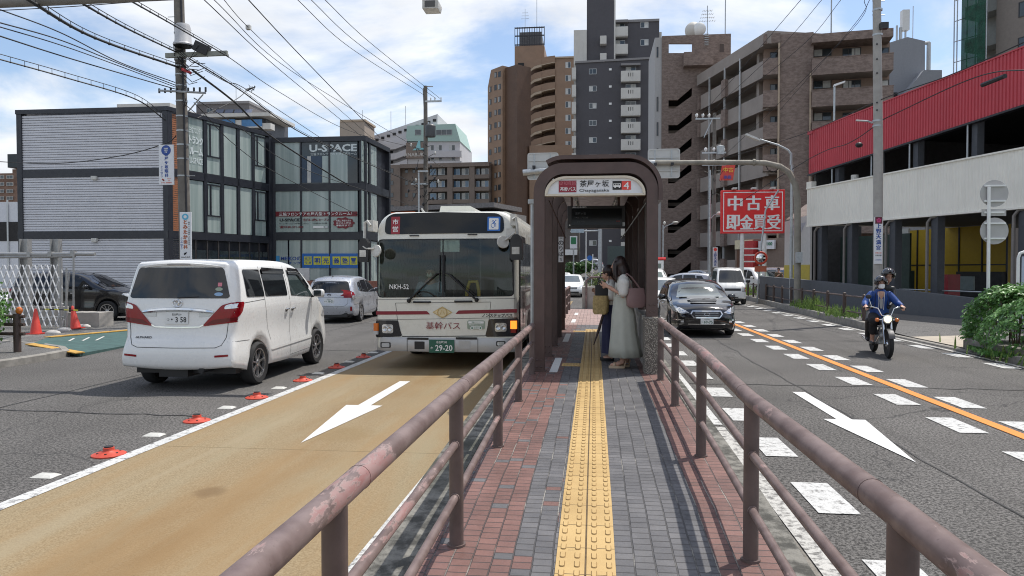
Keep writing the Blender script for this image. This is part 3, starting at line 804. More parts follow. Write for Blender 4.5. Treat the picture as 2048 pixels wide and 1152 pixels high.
m=MB();leaves(m,pts,leaf_mat('planter leaf',(.05,.085,.02),(.12,.16,.045)),.045,.4,rnd);m.build('leaves',sh)
m=MB()
for _ in range(10):a=rnd.uniform(0,6.28);m.tube([(0,0,0),(.6*math.cos(a),.4*math.sin(a),.45)],[.02,.006],bark,5)
m.build('stems',sh)
for (u,v,w,h,n,lb) in ((1660,604,.8,.42,170,'clump of bright weeds beside the lamp post base'),(1625,606,.5,.6,120,'tall grassy weeds in front of the guard fence'),(1700,618,1.2,.4,170,'low weeds on the kerb strip near the driveway'),(1507,575,1.3,.75,200,'dark weeds at the far end of the kerb strip'),(1575,600,.7,.35,90,'green weeds below the fence near the gantry post')):
    Y=1479*1.6/(v+16-539);q=gr(u,v+14,.2);weeds('weeds',lb,(kx(q.y)+.35,q.y,.2),w*.5,w*1.6,h,n,None,'weeds along the guard fence')
# ================================================================ buildings
class Fac:
    """a wall plane from ground point P0 (left) to P1 (right): local x runs along it, local y runs into the building"""
    def __init__(s,P0,P1,z0=0):
        s.p0,s.p1=Vector((P0[0],P0[1],z0)),Vector((P1[0],P1[1],z0));d=s.p1-s.p0
        s.W=d.length;s.rz=math.atan2(d.y,d.x);s.x=d.normalized();s.n=Vector((-s.x.y,s.x.x,0));s.z0=z0
    def uv(s,u,v,dy=0):
        d=ray(u,v);o=s.p0+s.n*dy;k=(o-CP).dot(s.n)/d.dot(s.n);p=CP+d*k-s.p0
        return p.dot(s.x),p.z
    def rc(s,u0,v0,u1,v1,dy=0):
        """picture box -> x0, x1, z0, z1 on the wall"""
        um,vm=(u0+u1)/2,(v0+v1)/2
        return s.uv(u0,vm,dy)[0],s.uv(u1,vm,dy)[0],s.uv(um,v1,dy)[1],s.uv(um,v0,dy)[1]
    def T(s):return Matrix.Translation(s.p0) @ Matrix.Rotation(s.rz,4,'Z')
    def root(s,name,label,cat='building',group=None):return thing(name,label,cat,tuple(s.p0),s.rz,group)
    def w(s,x,y,z=0):return s.p0+s.x*x+s.n*y+Vector((0,0,z))
def in_frame(F,other):
    """matrix taking wall F's local places into the thing placed on wall `other`"""
    return other.T().inverted() @ F.T()
def tbox(mb,M4,x0,x1,y0,y1,z0,z1,m):mb.box(x0,x1,y0,y1,z0,z1,m,M4)
glz=mat('far window glass',(.05,.062,.07),.08,var=.6,sc=.35,coat=.5)
glz_b=mat('blue window glass',(.10,.19,.30),.08,var=.4,sc=.5,coat=.5)
alu=mat('aluminium frame',(.50,.51,.51),.4,.3,var=.06);alu_d=mat('dark window frame',(.05,.045,.045),.45,var=.1)
curtain=mat('white curtain',(.50,.50,.48),.7,var=.2,sc=2)
_WM={}
def window(parent,M4,x0,x1,z0,z1,y=0,fm=None,gm=None,split=2,cur=0,name='window',fw=.06):
    fm,gm=fm or alu,gm or glz
    key=(round(x1-x0,2),round(z1-z0,2),fm.name,gm.name,split,cur,fw)
    w,h=x1-x0,z1-z0
    if key not in _WM:
        m=MB();d0,d1=-.05,.02
        m.box(0,w,d0,d1,0,fw,fm);m.box(0,w,d0,d1,h-fw,h,fm);m.box(0,fw,d0,d1,fw,h-fw,fm);m.box(w-fw,w,d0,d1,fw,h-fw,fm)
        for k in range(1,split):m.box(w*k/split-fw*.4,w*k/split+fw*.4,d0+.01,d1,fw,h-fw,fm)
        m.quad((fw,-.012,fw),(w-fw,-.012,fw),(w-fw,-.012,h-fw),(fw,-.012,h-fw),gm)
        if cur:a=fw+(w-2*fw)*(.0 if cur==1 else .5);m.quad((a,-.0135,fw),(a+(w-2*fw)*.48,-.0135,fw),(a+(w-2*fw)*.48,-.0135,h-fw),(a,-.0135,h-fw),curtain)
        o=m.build(name,parent);_WM[key]=o.data
    else:
        o=bpy.data.objects.new(name,_WM[key]);COL.objects.link(o);o.parent=parent
    o.matrix_local=M4 @ Matrix.Translation((x0,y,z0))
    return o
I4=Matrix()
frame_k=mat('black steel frame',(.020,.022,.030),.4,var=.15,sc=3)
louvre_m=mat('pale grey louvre',(.57,.57,.60),.45,.1,var=.06,sc=1.5,stain=.12)
louvre_b=mat('brown louvre',(.30,.115,.05),.5,var=.15,sc=5)
cur_g=NB('curtained shop glass')
_s=cur_g.noise(3.0,4,.5,stretch=(1,1,.04));_c=cur_g.mix(cur_g.rng(_s,.3,.7),(.24,.305,.29),(.40,.46,.435))
cur_g.base(_c);cur_g.rough(.12);cur_g.b.inputs['Coat Weight'].default_value=.3;cur_g=cur_g.m
shop_dark=mat('dark shop glass',(.02,.028,.032),.06,var=.5,sc=1.2,coat=.4)
blue_dk=mat('deep blue door',(.012,.035,.075),.2,var=.2,sc=2)
A0,A1=(-27.6,33.0),(-19.98,33.0);B1=(-18.15,40.3);C1=(-12.75,40.3);D1=(-12.55,44.6)
FA,FB,FC,FD=Fac(A0,A1),Fac(A1,B1),Fac(B1,C1),Fac(C1,D1)
sb=FA.root('storage_building','three storey black framed storage building with grey louvres and glass bays')
inv=FA.T().inverted()
m=MB()
core=[(A0[0]+.1,A0[1]+.15),(A1[0]-.15,A1[1]+.15),(B1[0]-.2,B1[1]+.2),(C1[0]-.15,C1[1]+.15),(D1[0]-.15,D1[1]),(B1[0]-4,D1[1]),(A0[0]+.1,50)]
m.prism([inv @ Vector((x,y,0)) for x,y in core],(0,0,9.0),frame_k);m.build('core',sb)
Mb,Mc,Md=in_frame(FB,FA),in_frame(FC,FA),in_frame(FD,FA)
zA=[FA.uv(330,v)[1] for v in (213,222,335,352,461,477)]
m=MB()
fr=m
for M4,F in ((I4,FA),(Mb,FB),(Mc,FC),(Md,FD)):
    zt=9.42 if F in (FA,FB) else 9.2
    z6=zA if F in (FA,FB) else [FC.uv(640,v)[1] for v in (274,284,367,382,464,480)]
    tbox(m,M4,-.12 if F is not FA else-.1,F.W+(.02 if F is FA else-.13),-.10,.3,z6[1],z6[0],frame_k)
    tbox(m,M4,-.10,F.W-.12,-.06,.3,z6[3],z6[2],frame_k);tbox(m,M4,-.10,F.W-.12,-.06,.3,z6[5],z6[4],frame_k)
    for x in ((0,F.W-.16) if F is not FB else (0,)):tbox(m,M4,x-.06,x+.20,-.08,.3,0,z6[1],frame_k)
tbox(m,Mb,FB.W-.35,FB.W-.02,-.09,.3,0,zA[1],frame_k)
m.build('frame',sb,bevel=.01)
def louvres(name,M4,x0,x1,z0,z1,mm,pitch=.118,y=0.02):
    m=MB();z=z0;prof=[]
    while z<z1-pitch*.5:
        prof+=[(y-.04,z),(y-.035,z+pitch*.74),(y+.02,z+pitch*.80),(y+.02,z+pitch*.99)];z+=pitch
    m.add([M4 @ Vector((x,a,b_)) for a,b_ in prof for x in (x0,x1)],[(2*i,2*i+1,2*i+3,2*i+2) for i in range(len(prof)-1)],mm)
    k=m.mid(mat('louvre groove shade',(.48,.48,.50),.6,var=.05))  # shadow line between the slats, put into the colour of the groove strips
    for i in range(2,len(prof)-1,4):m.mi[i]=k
    return m.build(name,sb)
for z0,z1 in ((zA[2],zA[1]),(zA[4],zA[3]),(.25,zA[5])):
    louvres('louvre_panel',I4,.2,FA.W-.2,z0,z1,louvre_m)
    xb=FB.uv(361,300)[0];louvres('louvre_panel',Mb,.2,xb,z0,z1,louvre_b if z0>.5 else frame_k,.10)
for u,v in ((191,356),(192,480)):
    x,z=FA.uv(u,v);mm=MB();mm.box(x-.13,x+.13,-.18,-.02,z-.1,z+.08,white_pl);mm.build('vent_hood',sb,bevel=.02)
bays=[(377,406,0),(413,441,1),(447,472.5,0),(479,503,0),(508.5,531,1)]
zf=[(zA[2],zA[1]),(zA[4],zA[3])]
for a,b_,sub in bays:
    x0,x1=FB.uv(a,350)[0],FB.uv(b_,350)[0]
    for z0,z1 in zf:
        w_=MB();tbox(w_,Mb,x0,x1,-.0,.04,z0+.03,z1-.03,cur_g)
        o=w_.build('window_pane',sb)
        if sub:
            w_=MB();h=z1-z0
            xm=lerp(x0,x1,.22)
            for q in ((x0,x0+.05,z0+h*.33,z1-.1),(xm,xm+.07,z0+h*.33,z1-.1),(x1-.06,x1,z0+h*.33,z1-.1),(x0,x1,z0+h*.33,z0+h*.33+.06),(x0,x1,z1-.16,z1-.1)):tbox(w_,Mb,q[0],q[1],-.05,-.0,q[2],q[3],frame_k)
            w_.build('sash',o)
mm=MB()
for u in (373,409.5,443.5,476,505.5):
    x=FB.uv(u,350)[0];tbox(mm,Mb,x-.1,x+.1,-.06,.05,zA[4],zA[1],frame_k)
mm.build('mullion',sb)
mm=MB()
for k in range(9):x=.9+k*.78;tbox(mm,Mb,x-.035,x+.035,-.02,.05,0,zA[5],alu_d)
for k in range(8):
    x=.98+k*.78;tbox(mm,Mb,x,x+.66,.0,.03,.1,zA[5]-.5,shop_dark)
    if k in (2,3,5,6):tbox(mm,Mb,x+.08,x+.55,-.012,.01,.4,1.25,curtain);tbox(mm,Mb,x+.08,x+.5,-.012,.01,1.5,2.1,cur_g)
mm.build('shopfront',sb)
zC=[FC.uv(640,v)[1] for v in (274,284,367,382,464,480)]
bx=[(546,601),(602.5,658),(660,715)]
for k,(a,b_) in enumerate(bx):
    x0,x1=FC.uv(a,330)[0],FC.uv(b_,330)[0]
    w_=MB();tbox(w_,Mc,x0,x1,0,.04,zC[2],zC[1],cur_g if k==0 else shop_dark);o=w_.build('window_pane',sb)
    w_=MB()
    if k==1:
        for p0,p1,q in ((.0,.2,blue_dk),(.22,.35,curtain),(.36,.74,blue_dk),(.76,.98,cur_g)):tbox(w_,Mc,lerp(x0,x1,p0),lerp(x0,x1,p1),-.012,0,zC[2]+.05,zC[2]+(zC[1]-zC[2])*.66,q)
        w_.build('door_panel',o)
    if k==2:tbox(w_,Mc,x0,lerp(x0,x1,.64),-.012,0,zC[2]+.02,zC[1]-.6,cur_g);w_.build('blind',o)
    w_=MB();tbox(w_,Mc,x0,x1,0,.04,zC[4],zC[3],cur_g);w_.build('window_pane',sb)
    w_=MB()
    if k==0:
        xm=FC.uv(577,500)[0];tbox(w_,Mc,x0+.15,xm-.05,0,.04,1.7,zC[5],cur_g);tbox(w_,Mc,xm+.05,x1,0,.04,1.7,zC[5],cur_g);tbox(w_,Mc,x0,x1,.0,.04,.1,1.65,shop_dark)
    else:tbox(w_,Mc,x0,x1,0,.04,1.2,zC[5],cur_g);tbox(w_,Mc,x0,x1,.0,.03,.1,1.18,mat('grey plinth',(.10,.10,.098),.6,var=.1))
    w_.build('window_pane',sb)
mm=MB()
for u in (601.8,659):x=FC.uv(u,330)[0];tbox(mm,Mc,x-.05,x+.05,-.05,.05,.1,zC[1],frame_k)
mm.build('mullion',sb)
for a,b_ in ((724,736),(741,753)):
    x0,x1=FD.uv(a,340)[0],FD.uv(b_,340)[0]
    for z0,z1 in ((zC[2],zC[1]),(zC[4],zC[3]),(.6,zC[5])):w_=MB();tbox(w_,Md,x0,x1,0,.04,z0+.05,z1-.05,cur_g);w_.build('window_pane',sb)
mm=MB();x=FD.uv(738.5,340)[0];tbox(mm,Md,x-.12,x+.12,-.05,.05,0,zC[1],frame_k);mm.build('mullion',sb)
def flet(mb,F,M4,t,u0,v0,u1,v1,mm,bold=.01,y=-.02):
    a0,a1,c0,c1=F.rc(u0,v0,u1,v1);k=len(mb.v)
    mb.text(t,((a0+a1)/2,y,(c0+c1)/2),(1,0,0),(0,0,1),c1-c0,mm,bold,a1-a0)
    for i in range(k,len(mb.v)):mb.v[i]=tuple(M4 @ Vector(mb.v[i]))
def frect(mb,F,M4,u0,v0,u1,v1,mm,y=-.016):
    a0,a1,c0,c1=F.rc(u0,v0,u1,v1);mb.add([M4 @ Vector(p) for p in ((a0,y,c0),(a1,y,c0),(a1,y,c1),(a0,y,c1))],[(0,1,2,3)],mm)
m=MB();lw=mat('frosted lettering',(.62,.68,.68),.4,var=.03)
flet(m,FC,Mc,'U-SPACE',619,288.5,714,303.5,lw,.035);flet(m,FC,Mc,'三協フロンテアのトランクルーム',621,305,714,310.5,lw,.02)
flet(m,FB,Mb,'三協フロンテア',378,255,404,268,lw,.02);flet(m,FB,Mb,'トランク',378,273,405,289,lw,.03);flet(m,FB,Mb,'ルーム',379,296,405,311,lw,.03);flet(m,FB,Mb,'U-SPACE',379,316,405,328,lw,.02)
band=mat('sign maroon',(.17,.008,.015),.4,var=.03)
frect(m,FC,Mc,547.5,423,601,433,band);frect(m,FC,Mc,602.5,423,658,433,band);frect(m,FC,Mc,660,423,715,433,band)
flet(m,FC,Mc,'三協フロンテアの屋内型トランクルーム！',559,424.5,705,431.5,ink_white,.02,-.07)
flet(m,FC,Mc,'U-SPACE',560,437,600,443,ink,.03,-.055);flet(m,FC,Mc,'当ビル３階にオープン',607,437,658,442.5,band,.03,-.055)
flet(m,FC,Mc,'ピッキング対策も安心　冷暖房完備',560,445.5,655,448.5,ink,0,-.055);flet(m,FC,Mc,'☎0120-471-383',560,451.5,607,456.5,band,.03,-.055)
frect(m,FC,Mc,627,452,648,456.5,ink_white,-.053);frect(m,FC,Mc,650,452,656,456.5,alu,-.053)
x,z=FC.uv(688,446);m.add([Mc @ Vector((x+(.60+.05*math.cos(9*t*PI/18))*math.cos(t*PI/18),-.055,z+(.30+.035*math.cos(9*t*PI/18))*math.sin(t*PI/18))) for t in range(36)],[tuple(range(36))],band)
for i,t in enumerate(('内覧ご希望の方は','当ビル１階の','事務所まで！')):flet(m,FC,Mc,t,673,439.5+i*4.8,703,443.2+i*4.8,ink_white,.02,-.06)
blue_s=mat('sign blue',(.015,.13,.45),.4,var=.03);yel_s=mat('sign yellow',(.62,.60,.04),.4,var=.03)
frect(m,FC,Mc,605,507,659,536,blue_s,-.06);frect(m,FC,Mc,661,507,716,536,blue_s,-.06)
for k,(ch,a) in enumerate((('明',628),('光',645),('義',666),('塾',683),('！',700))):
    frect(m,FC,Mc,a,513,a+15.5,529.5,yel_s,-.066);flet(m,FC,Mc,ch,a+2.5,516,a+13,527,ink_blue,.03,-.07)
for k,ch in enumerate('個別指導'):a,c=609+(k % 2)*8,513+(k//2)*8.5;frect(m,FC,Mc,a,c,a+7.4,c+8,yel_s,-.066);flet(m,FC,Mc,ch,a+1,c+1.4,a+6.4,c+6.6,ink_blue,.02,-.07)
flet(m,FC,Mc,'MEIKOの',562,513,603,521,ink_blue,.02,-.02);flet(m,FC,Mc,'コーチング',562,523,602,529,ink_blue,.02,-.02)
x,z=FC.uv(556,517);tbox(m,Mc,x-.12,x+.1,-.02,-.012,z-.2,z+.15,mat('cyan logo',(.05,.28,.55),.4,var=0))
m.build('lettering',sb)

def block(F,depth,ztop,mm,root,name='wall',x0=0,x1=None,y0=0,z0=-6,trim=None,th=.5):
    m=MB();x1=F.W if x1 is None else x1;m.box(x0,x1,y0,depth,z0,ztop,mm)
    o=m.build(name,root)
    if trim:t=MB();t.box(x0-.15,x1+.15,y0-.15,depth,ztop,ztop+th,trim);t.build('parapet',root)
    return o
def fuv(u0,Y0,u1,Y1,z=None):
    a,b_=at(u0,500,Y0),at(u1,500,Y1);return Fac((a.x,a.y),(b_.x,b_.y))
def antenna(parent,x,y,z,h,M4=I4,bars=0,mm=None,r=.05):
    m=MB();m.tube([M4 @ Vector((x,y,z)),M4 @ Vector((x,y,z+h))],r,mm or steel,6)
    for k in range(bars):
        zz_=z+h*(.55+.4*k/max(1,bars));l=.9-.12*k
        m.tube([M4 @ Vector((x-l,y,zz_)),M4 @ Vector((x+l,y,zz_))],r*.5,steel,5)
        for j in range(-3,4):m.tube([M4 @ Vector((x+l*j/3.2,y-.3,zz_)),M4 @ Vector((x+l*j/3.2,y+.3,zz_))],r*.4,steel,4)
    return m.build('antenna',parent)
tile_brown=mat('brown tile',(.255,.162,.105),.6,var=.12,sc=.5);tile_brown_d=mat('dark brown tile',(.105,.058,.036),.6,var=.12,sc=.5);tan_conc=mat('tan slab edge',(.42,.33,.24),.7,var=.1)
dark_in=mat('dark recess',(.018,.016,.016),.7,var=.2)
Yt=165
F=fuv(1027,Yt,1146,Yt);bt=F.root('apartment_tower','tall brown tiled tower with zigzag outer stairs and a black cage on its roof')
zt=lambda v:F.uv(1080,v)[1]
g=lambda u,v=300:F.uv(u,v)[0]
Fl=fuv(976,Yt+2,1028,Yt-4);Ml=in_frame(Fl,F)
m=MB()
prof=[Fl.uv(u,v) for u,v in ((975.5,175),(982,140),(1005,131),(1005,600),(975.5,600))]
m.prism([Ml @ Vector((x,0,z)) for x,z in prof],Ml.to_3x3() @ Vector((0,20,0)),tile_brown)
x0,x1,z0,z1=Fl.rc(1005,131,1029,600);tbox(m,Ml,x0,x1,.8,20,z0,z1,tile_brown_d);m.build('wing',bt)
for k in range(11):
    v=150+25.1*k
    for a,b_,dv in ((978.5,983,4),(989,993.5,0),(996.5,1001.5,-1.5)):
        if k==0 and a<980:continue
        x0,x1,z0,z1=Fl.rc(a,v-5.5+dv,b_,v+5.5+dv);window(bt,Ml,x0,x1,z0,z1,-.0,alu_d,glz,2,1 if (k+int(a)) % 3 else 0)
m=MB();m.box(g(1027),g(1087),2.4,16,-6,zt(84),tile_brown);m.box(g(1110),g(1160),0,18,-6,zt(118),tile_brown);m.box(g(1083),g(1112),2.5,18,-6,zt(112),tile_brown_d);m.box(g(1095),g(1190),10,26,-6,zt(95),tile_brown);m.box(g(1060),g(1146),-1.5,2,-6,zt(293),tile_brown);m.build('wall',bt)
m=MB();m.box(g(1110),g(1160),-.3,18,zt(118),zt(115),tan_conc);m.build('parapet',bt)
for k in range(15):
    v=112+26.4*k;dz=zt(v)-zt(v+1)
    if v<290 or k<12:
        x0,x1,z0,z1=F.rc(1131,v+14-2,1141.5,v+26-2)
        if v+10<560:window(bt,I4,x0,x1,z0,z1,0,alu,glz,2,1+k % 2)
    m=MB();a=[]
    for (u,vv) in ((1033,v+22),(1052,v+20),(1069,v+8),(1083,v+4),(1083,v+16),(1069,v+20),(1053,v+32),(1033,v+33)):x,z=F.uv(u,vv,-.5);a.append((x,-.5,z))
    m.prism(a,(0,.35,0),tile_brown)
    e=[(p[0],-.56,p[2]-.05) for p in a[4:]]+[(p[0],-.56,p[2]-.6) for p in a[4:][::-1]];m.prism(e,(0,3,0),tan_conc)
    a=[F.uv(u,vv,-.4) for u,vv in ((1083,v+4),(1094,v+1),(1110,v-1),(1110,v+12),(1094,v+15),(1083,v+18))];m.prism([(x,-.4,z) for x,z in a],(0,3.2,0),tile_brown)
    e=[F.uv(u,vv,-.45) for u,vv in ((1083,v+17.5),(1094,v+14.5),(1110,v+11.5),(1110,v+13),(1094,v+16),(1083,v+19))];m.prism([(x,-.45,z) for x,z in e],(0,3,0),tan_conc)
    m.build('stair_balcony',bt)
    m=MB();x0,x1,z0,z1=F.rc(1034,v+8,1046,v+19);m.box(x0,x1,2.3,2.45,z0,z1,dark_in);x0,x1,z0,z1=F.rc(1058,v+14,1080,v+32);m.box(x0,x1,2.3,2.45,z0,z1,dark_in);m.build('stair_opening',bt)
m=MB()
za,zb_=zt(84),zt(46)
for i in range(13):
    x=lerp(g(1027.5),g(1087),i/12);m.box(x-.07,x+.07,2.3,2.44,za,zb_,dark_metal)
for z in (za+.1,lerp(za,zb_,.5),zb_-.3):m.box(g(1027),g(1087),2.28,2.46,z,z+.25,dark_metal)
m.box(g(1035),g(1080),4,12,za,lerp(za,zb_,.85),mat('grey tank',(.11,.11,.115),.5,var=.2));m.build('roof_cage',bt)
antenna(bt,g(1046),5,zb_,5,bars=3);antenna(bt,g(1070),5,zb_,9,r=.07)

grey_w=mat('charcoal wall',(.078,.074,.082),.75,var=.06,sc=.3,stain=.08);offw=mat('off white balcony',(.56,.54,.50),.6,var=.06,sc=.8,stain=.15);trim_g=mat('grey roof trim',(.22,.21,.21),.6,var=.1)
Yg=125
F=fuv(1148,Yg,1309,Yg);gt=F.root('apartment_tower','charcoal grey tower with off white balconies behind the shelter');g=lambda u,v=200:F.uv(u,v)[0];zt=lambda v,u=1230:F.uv(u,v)[1]
m=MB();m.prism([(g(1152),0,-6),(g(1309),0,-6),(g(1309),0,zt(117,1308)),(g(1152),0,zt(126,1152))],(0,14,0),grey_w)
m.box(g(1213),g(1321),3,16,20,zt(34),grey_w);m.box(g(1173),g(1228),1.5,14,20,zt(-40),grey_w);m.build('wall',gt)
m=MB();m.box(g(1147),g(1173),1,14,10,zt(56,1160),offw);m.box(g(1228),g(1231),1.5,12,20,zt(-40),offw);m.box(g(1309),g(1327),4,14,10,zt(52),offw);m.build('side_wall',gt)
m=MB();m.prism([(g(1150),-.2,zt(127,1152)),(g(1309),-.2,zt(118,1308)),(g(1309),-.2,zt(114,1308)),(g(1150),-.2,zt(123,1152))],(0,14,0),trim_g);m.box(g(1212),g(1321),2.8,15,zt(34),zt(29),trim_g);m.build('parapet',gt)
def balcony(parent,F,M4,u0,v0,u1,v1,mm,slots=False,dep=1.2,nm='balcony'):
    x0,x1,z0,z1=F.rc(u0,v0,u1,v1,-dep);m=MB()
    tbox(m,M4,x0,x1,-dep,0,z0,z0+.12,mm);tbox(m,M4,x0,x1,-dep,-dep+.12,z0+.12,z1,mm);tbox(m,M4,x0,x0+.12,-dep+.12,0,z0+.12,z1,mm);tbox(m,M4,x1-.12,x1,-dep+.12,0,z0+.12,z1,mm)
    if slots:
        for k in (-1,0,1):xm=(x0+x1)/2+k*.35;tbox(m,M4,xm-.05,xm+.05,-dep-.015,-dep+.01,lerp(z0,z1,.45),lerp(z0,z1,.8),dark_in)
    return m.build(nm,parent,bevel=.05)
for k in range(12):
    v=143+34.3*k
    x0,x1,z0,z1=F.rc(1178,v-5.5,1193,v+5.5);window(gt,I4,x0,x1,z0,z1,0,alu,glz,2,k % 3)
    x0,x1,z0,z1=F.rc(1251.5,v-9,1272,v+4);window(gt,I4,x0,x1,z0,z1,0,alu,glz,2,(k+1) % 3)
    if v<520:balcony(gt,F,I4,1242,v-2,1281,v+19.5,offw,True);balcony(gt,F,I4,1143.5,v-8,1152,v+16,offw,False,1.0)
    m=MB();x,z=F.uv(1220.5,v-4);m.box(x-.22,x+.22,-.12,0,z-.17,z+.17,white_paint);m.build('vent',gt)
for v in (62,97):
    balcony(gt,Fac(F.w(0,3)[:2],F.w(F.W,3)[:2]),Matrix.Translation((0,3,0)),1223,v-9,1256,v+11,offw);x0,x1,z0,z1=F.rc(1230,v-16,1250,v-5,3);window(gt,I4,x0,x1,z0,z1,3,alu,glz,2,1)
    x0,x1,z0,z1=F.rc(1281,v-18,1297,v-6,3);window(gt,I4,x0,x1,z0,z1,3,alu,glz,2,2)
    balcony(gt,Fac(F.w(0,1.5)[:2],F.w(F.W,1.5)[:2]),Matrix.Translation((0,1.5,0)),1200,v+9,1213,v+26,offw)
m=MB();x0,x1,z0,z1=F.rc(1242,126,1281,130,-1);m.box(x0,x1,-1,0,z0,z1,trim_g);x0,x1,z0,z1=F.rc(1224,39,1256,44,2);m.box(x0,x1,2,3.2,z0,z1,trim_g);m.build('canopy',gt)

brk=NB('mottled brown brick tile')
_c=brk.mix(brk.rng(brk.noise(2.2,5,.75,stretch=(1,1,2.2)),.36,.64),(.155,.112,.092),(.265,.20,.17));_c=brk.mix(brk.rng(brk.noise(.12,4),.35,.7,0,.25),_c,(.13,.10,.088))
brk.base(_c);brk.rough(.75);brk=brk.m
grey_c=mat('grey corridor concrete',(.29,.25,.222),.75,var=.1,sc=.6,stain=.15)
F=fuv(1322,86,1462,86);bk=F.root('brick_apartment','brown brick tiled apartment block with diagonal stair openings and long balconies');g=lambda u,v=200:F.uv(u,v)[0];zt=lambda v,u=1380:F.uv(u,v)[1]
T0=8.0
m=MB()
par=[F.uv(u,v) for u,v in ((1337,200),(1355,200),(1384,175),(1384,191.5),(1349,217),(1337,217))]
xl,xr=g(1337),g(1384);xb=g(1396)
m.box(0,xl,0,.35,-4,zt(70),brk);m.box(xr,g(1430),0,.35,-4,zt(70),brk);m.box(g(1430),g(1461),0,9,-4,zt(70),brk)
step=par[1][1]-F.uv(1355,250)[1]
zs=par[1][1]
def shift(p,k):return (p[0],p[1]-step*k)
top_open=[F.uv(u,v) for u,v in ((1337,87),(1385,87),(1385,106),(1337,106))]
def wallpoly(pts):m.prism([(x,0,z) for x,z in pts],(0,.35,0),brk)
wallpoly([(xl,zt(70)),(xr,zt(70)),(xr,top_open[1][1]),(xl,top_open[0][1])][::-1])
wallpoly([(xl,top_open[3][1]),(xr,top_open[2][1]),(xr,par[2][1]),par[1],(xl,par[0][1])][::-1])
for k in range(8):
    a,c=[shift(p,k) for p in par],[shift(p,k+1) for p in par]
    wallpoly([(xl,a[5][1]),a[4],a[3],(xr,c[2][1]),c[1],(xl,c[0][1])][::-1])
a=[shift(p,8) for p in par];wallpoly([(xl,a[5][1]),a[4],a[3],(xr,-4),(xl,-4)][::-1])
m.build('stair_wall',bk)
m=MB()
for k in range(-1,9):
    zl=par[3][1]-step*k
    m.box(xl-.5,xr+.5,3.0,6.2,zl-.9,zl-.5,grey_c)
    q=[shift(p,k) for p in ((xl+.8,par[5][1]-.2),(xr+.4,par[3][1]-.1),(xr+.4,par[3][1]-.7),(xl+.8,par[5][1]-.8))];m.prism([(x,.5,z) for x,z in q],(0,1.3,0),grey_c)
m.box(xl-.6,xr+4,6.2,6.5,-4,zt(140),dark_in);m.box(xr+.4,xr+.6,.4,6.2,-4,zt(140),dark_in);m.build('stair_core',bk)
m=MB();x0,x1,z0,z1=F.rc(1368,103,1427,130,-1.2);m.box(x0,x1,-1.2,0,z0,z1,brk);m.build('box_balcony',bk)
window(bk,I4,g(1437),g(1448),zt(108),zt(89),0,brk,mat('brown shutter',(.07,.045,.035),.5,var=.1),1)
m=MB();x0,x1=g(1309.5),0;m.box(x0,x1,.2,10,-4,zt(72),mat('pale side wall',(.40,.39,.38),.7,var=.06,stain=.2));m.build('side_wall',bk)
for v0,v1 in ((93,114),(193,222),(244,271),(296,322),(350,376)):
    x0,x1,z0,z1=F.rc(1313.5,v0,1317,v1);window(bk,I4,x0,x1,z0,z1,.2,alu_d,glz,1)
m=MB();x,z=F.uv(1391,50);m.ball((x,2,z),.95,.95,.98,offw,20,12);m.tube([(x,2,z-.9),(x,2,zt(70))],.1,steel);m.lathe([(.75,0),(.6,.14),(.3,.25),(.01,.28)],white_paint,18,Matrix.Translation((x+.6,1.2,z-.1)) @ Matrix.Rotation(R(100),4,'X'));m.build('water_tank',bk,40)
antenna(bk,g(1419),2,zt(70),3.9,bars=4);antenna(bk,g(1452.5),1,zt(70),9,r=.06)
m=MB()
for k in range(7):z=lerp(zt(92),zt(70),k/6);m.box(g(1408),g(1416),-.12,-.06,z,z+.06,steel)
m.build('ladder',bk)
G=fuv(1397,85.5,1534,70.6);Mg=in_frame(G,F)
SP=3.07;Zt=G.uv(1532,67)[1]
m=MB();tbox(m,Mg,0,G.W,2.2,12,-4,Zt-.6,mat('corridor wall',(.20,.18,.165),.8,var=.1));tbox(m,Mg,-.2,G.W+.3,-.25,12,Zt-1.15,Zt,grey_c);tbox(m,Mg,4.2,4.7,.9,2.2,-4,Zt-.6,grey_c);tbox(m,Mg,G.W*.78,G.W*.78+.5,.6,2.2,-4,Zt-.6,grey_c);m.build('corridor',bk)
for k in range(8):
    zf_=Zt-SP*(k+1)-.55
    if zf_<1:break
    m=MB();tbox(m,Mg,0,G.W,.0,2.2,zf_-.18,zf_,grey_c);tbox(m,Mg,0,G.W,-.12,.08,zf_-.35,zf_+1.2,grey_c)
    x=G.W*.42;tbox(m,Mg,x,x+.9,-.45,-.12,zf_-.45,zf_+1.35,brk);tbox(m,Mg,x*.02,x*.02+.5,-.3,-.12,zf_-.3,zf_+1.2,brk)
    m.build('corridor_parapet',bk)
    m=MB()
    for t in (.08,.2,.5,.64,.88):
        x=G.W*t;tbox(m,Mg,x,x+.85,2.14,2.2,zf_,zf_+2.0,alu_d);tbox(m,Mg,x+1.1,x+1.9,2.14,2.2,zf_+.9,zf_+1.9,glz)
    m.build('door_row',bk)
m=MB()
for t in (.2,.44,.66):tbox(m,Mg,G.W*t,G.W*t+.14,-.3,-.16,0,Zt-1,alu)
m.build('downpipe',bk)
H_=fuv(1529,70.6,1790,68.8);Mh=in_frame(H_,F);hx=lambda u:H_.uv(u,200)[0]
m=MB();tbox(m,Mh,hx(1560),hx(1626),0,10,-4,H_.uv(1600,66)[1],brk);tbox(m,Mh,hx(1626),hx(1786),1.6,10,-4,H_.uv(1700,64)[1],mat('tan recess wall',(.25,.175,.135),.75,var=.08));tbox(m,Mh,hx(1529),hx(1560),1.5,10,-4,H_.uv(1545,68)[1],mat('tan recess wall',(.25,.175,.135)));m.build('front_wall',bk)
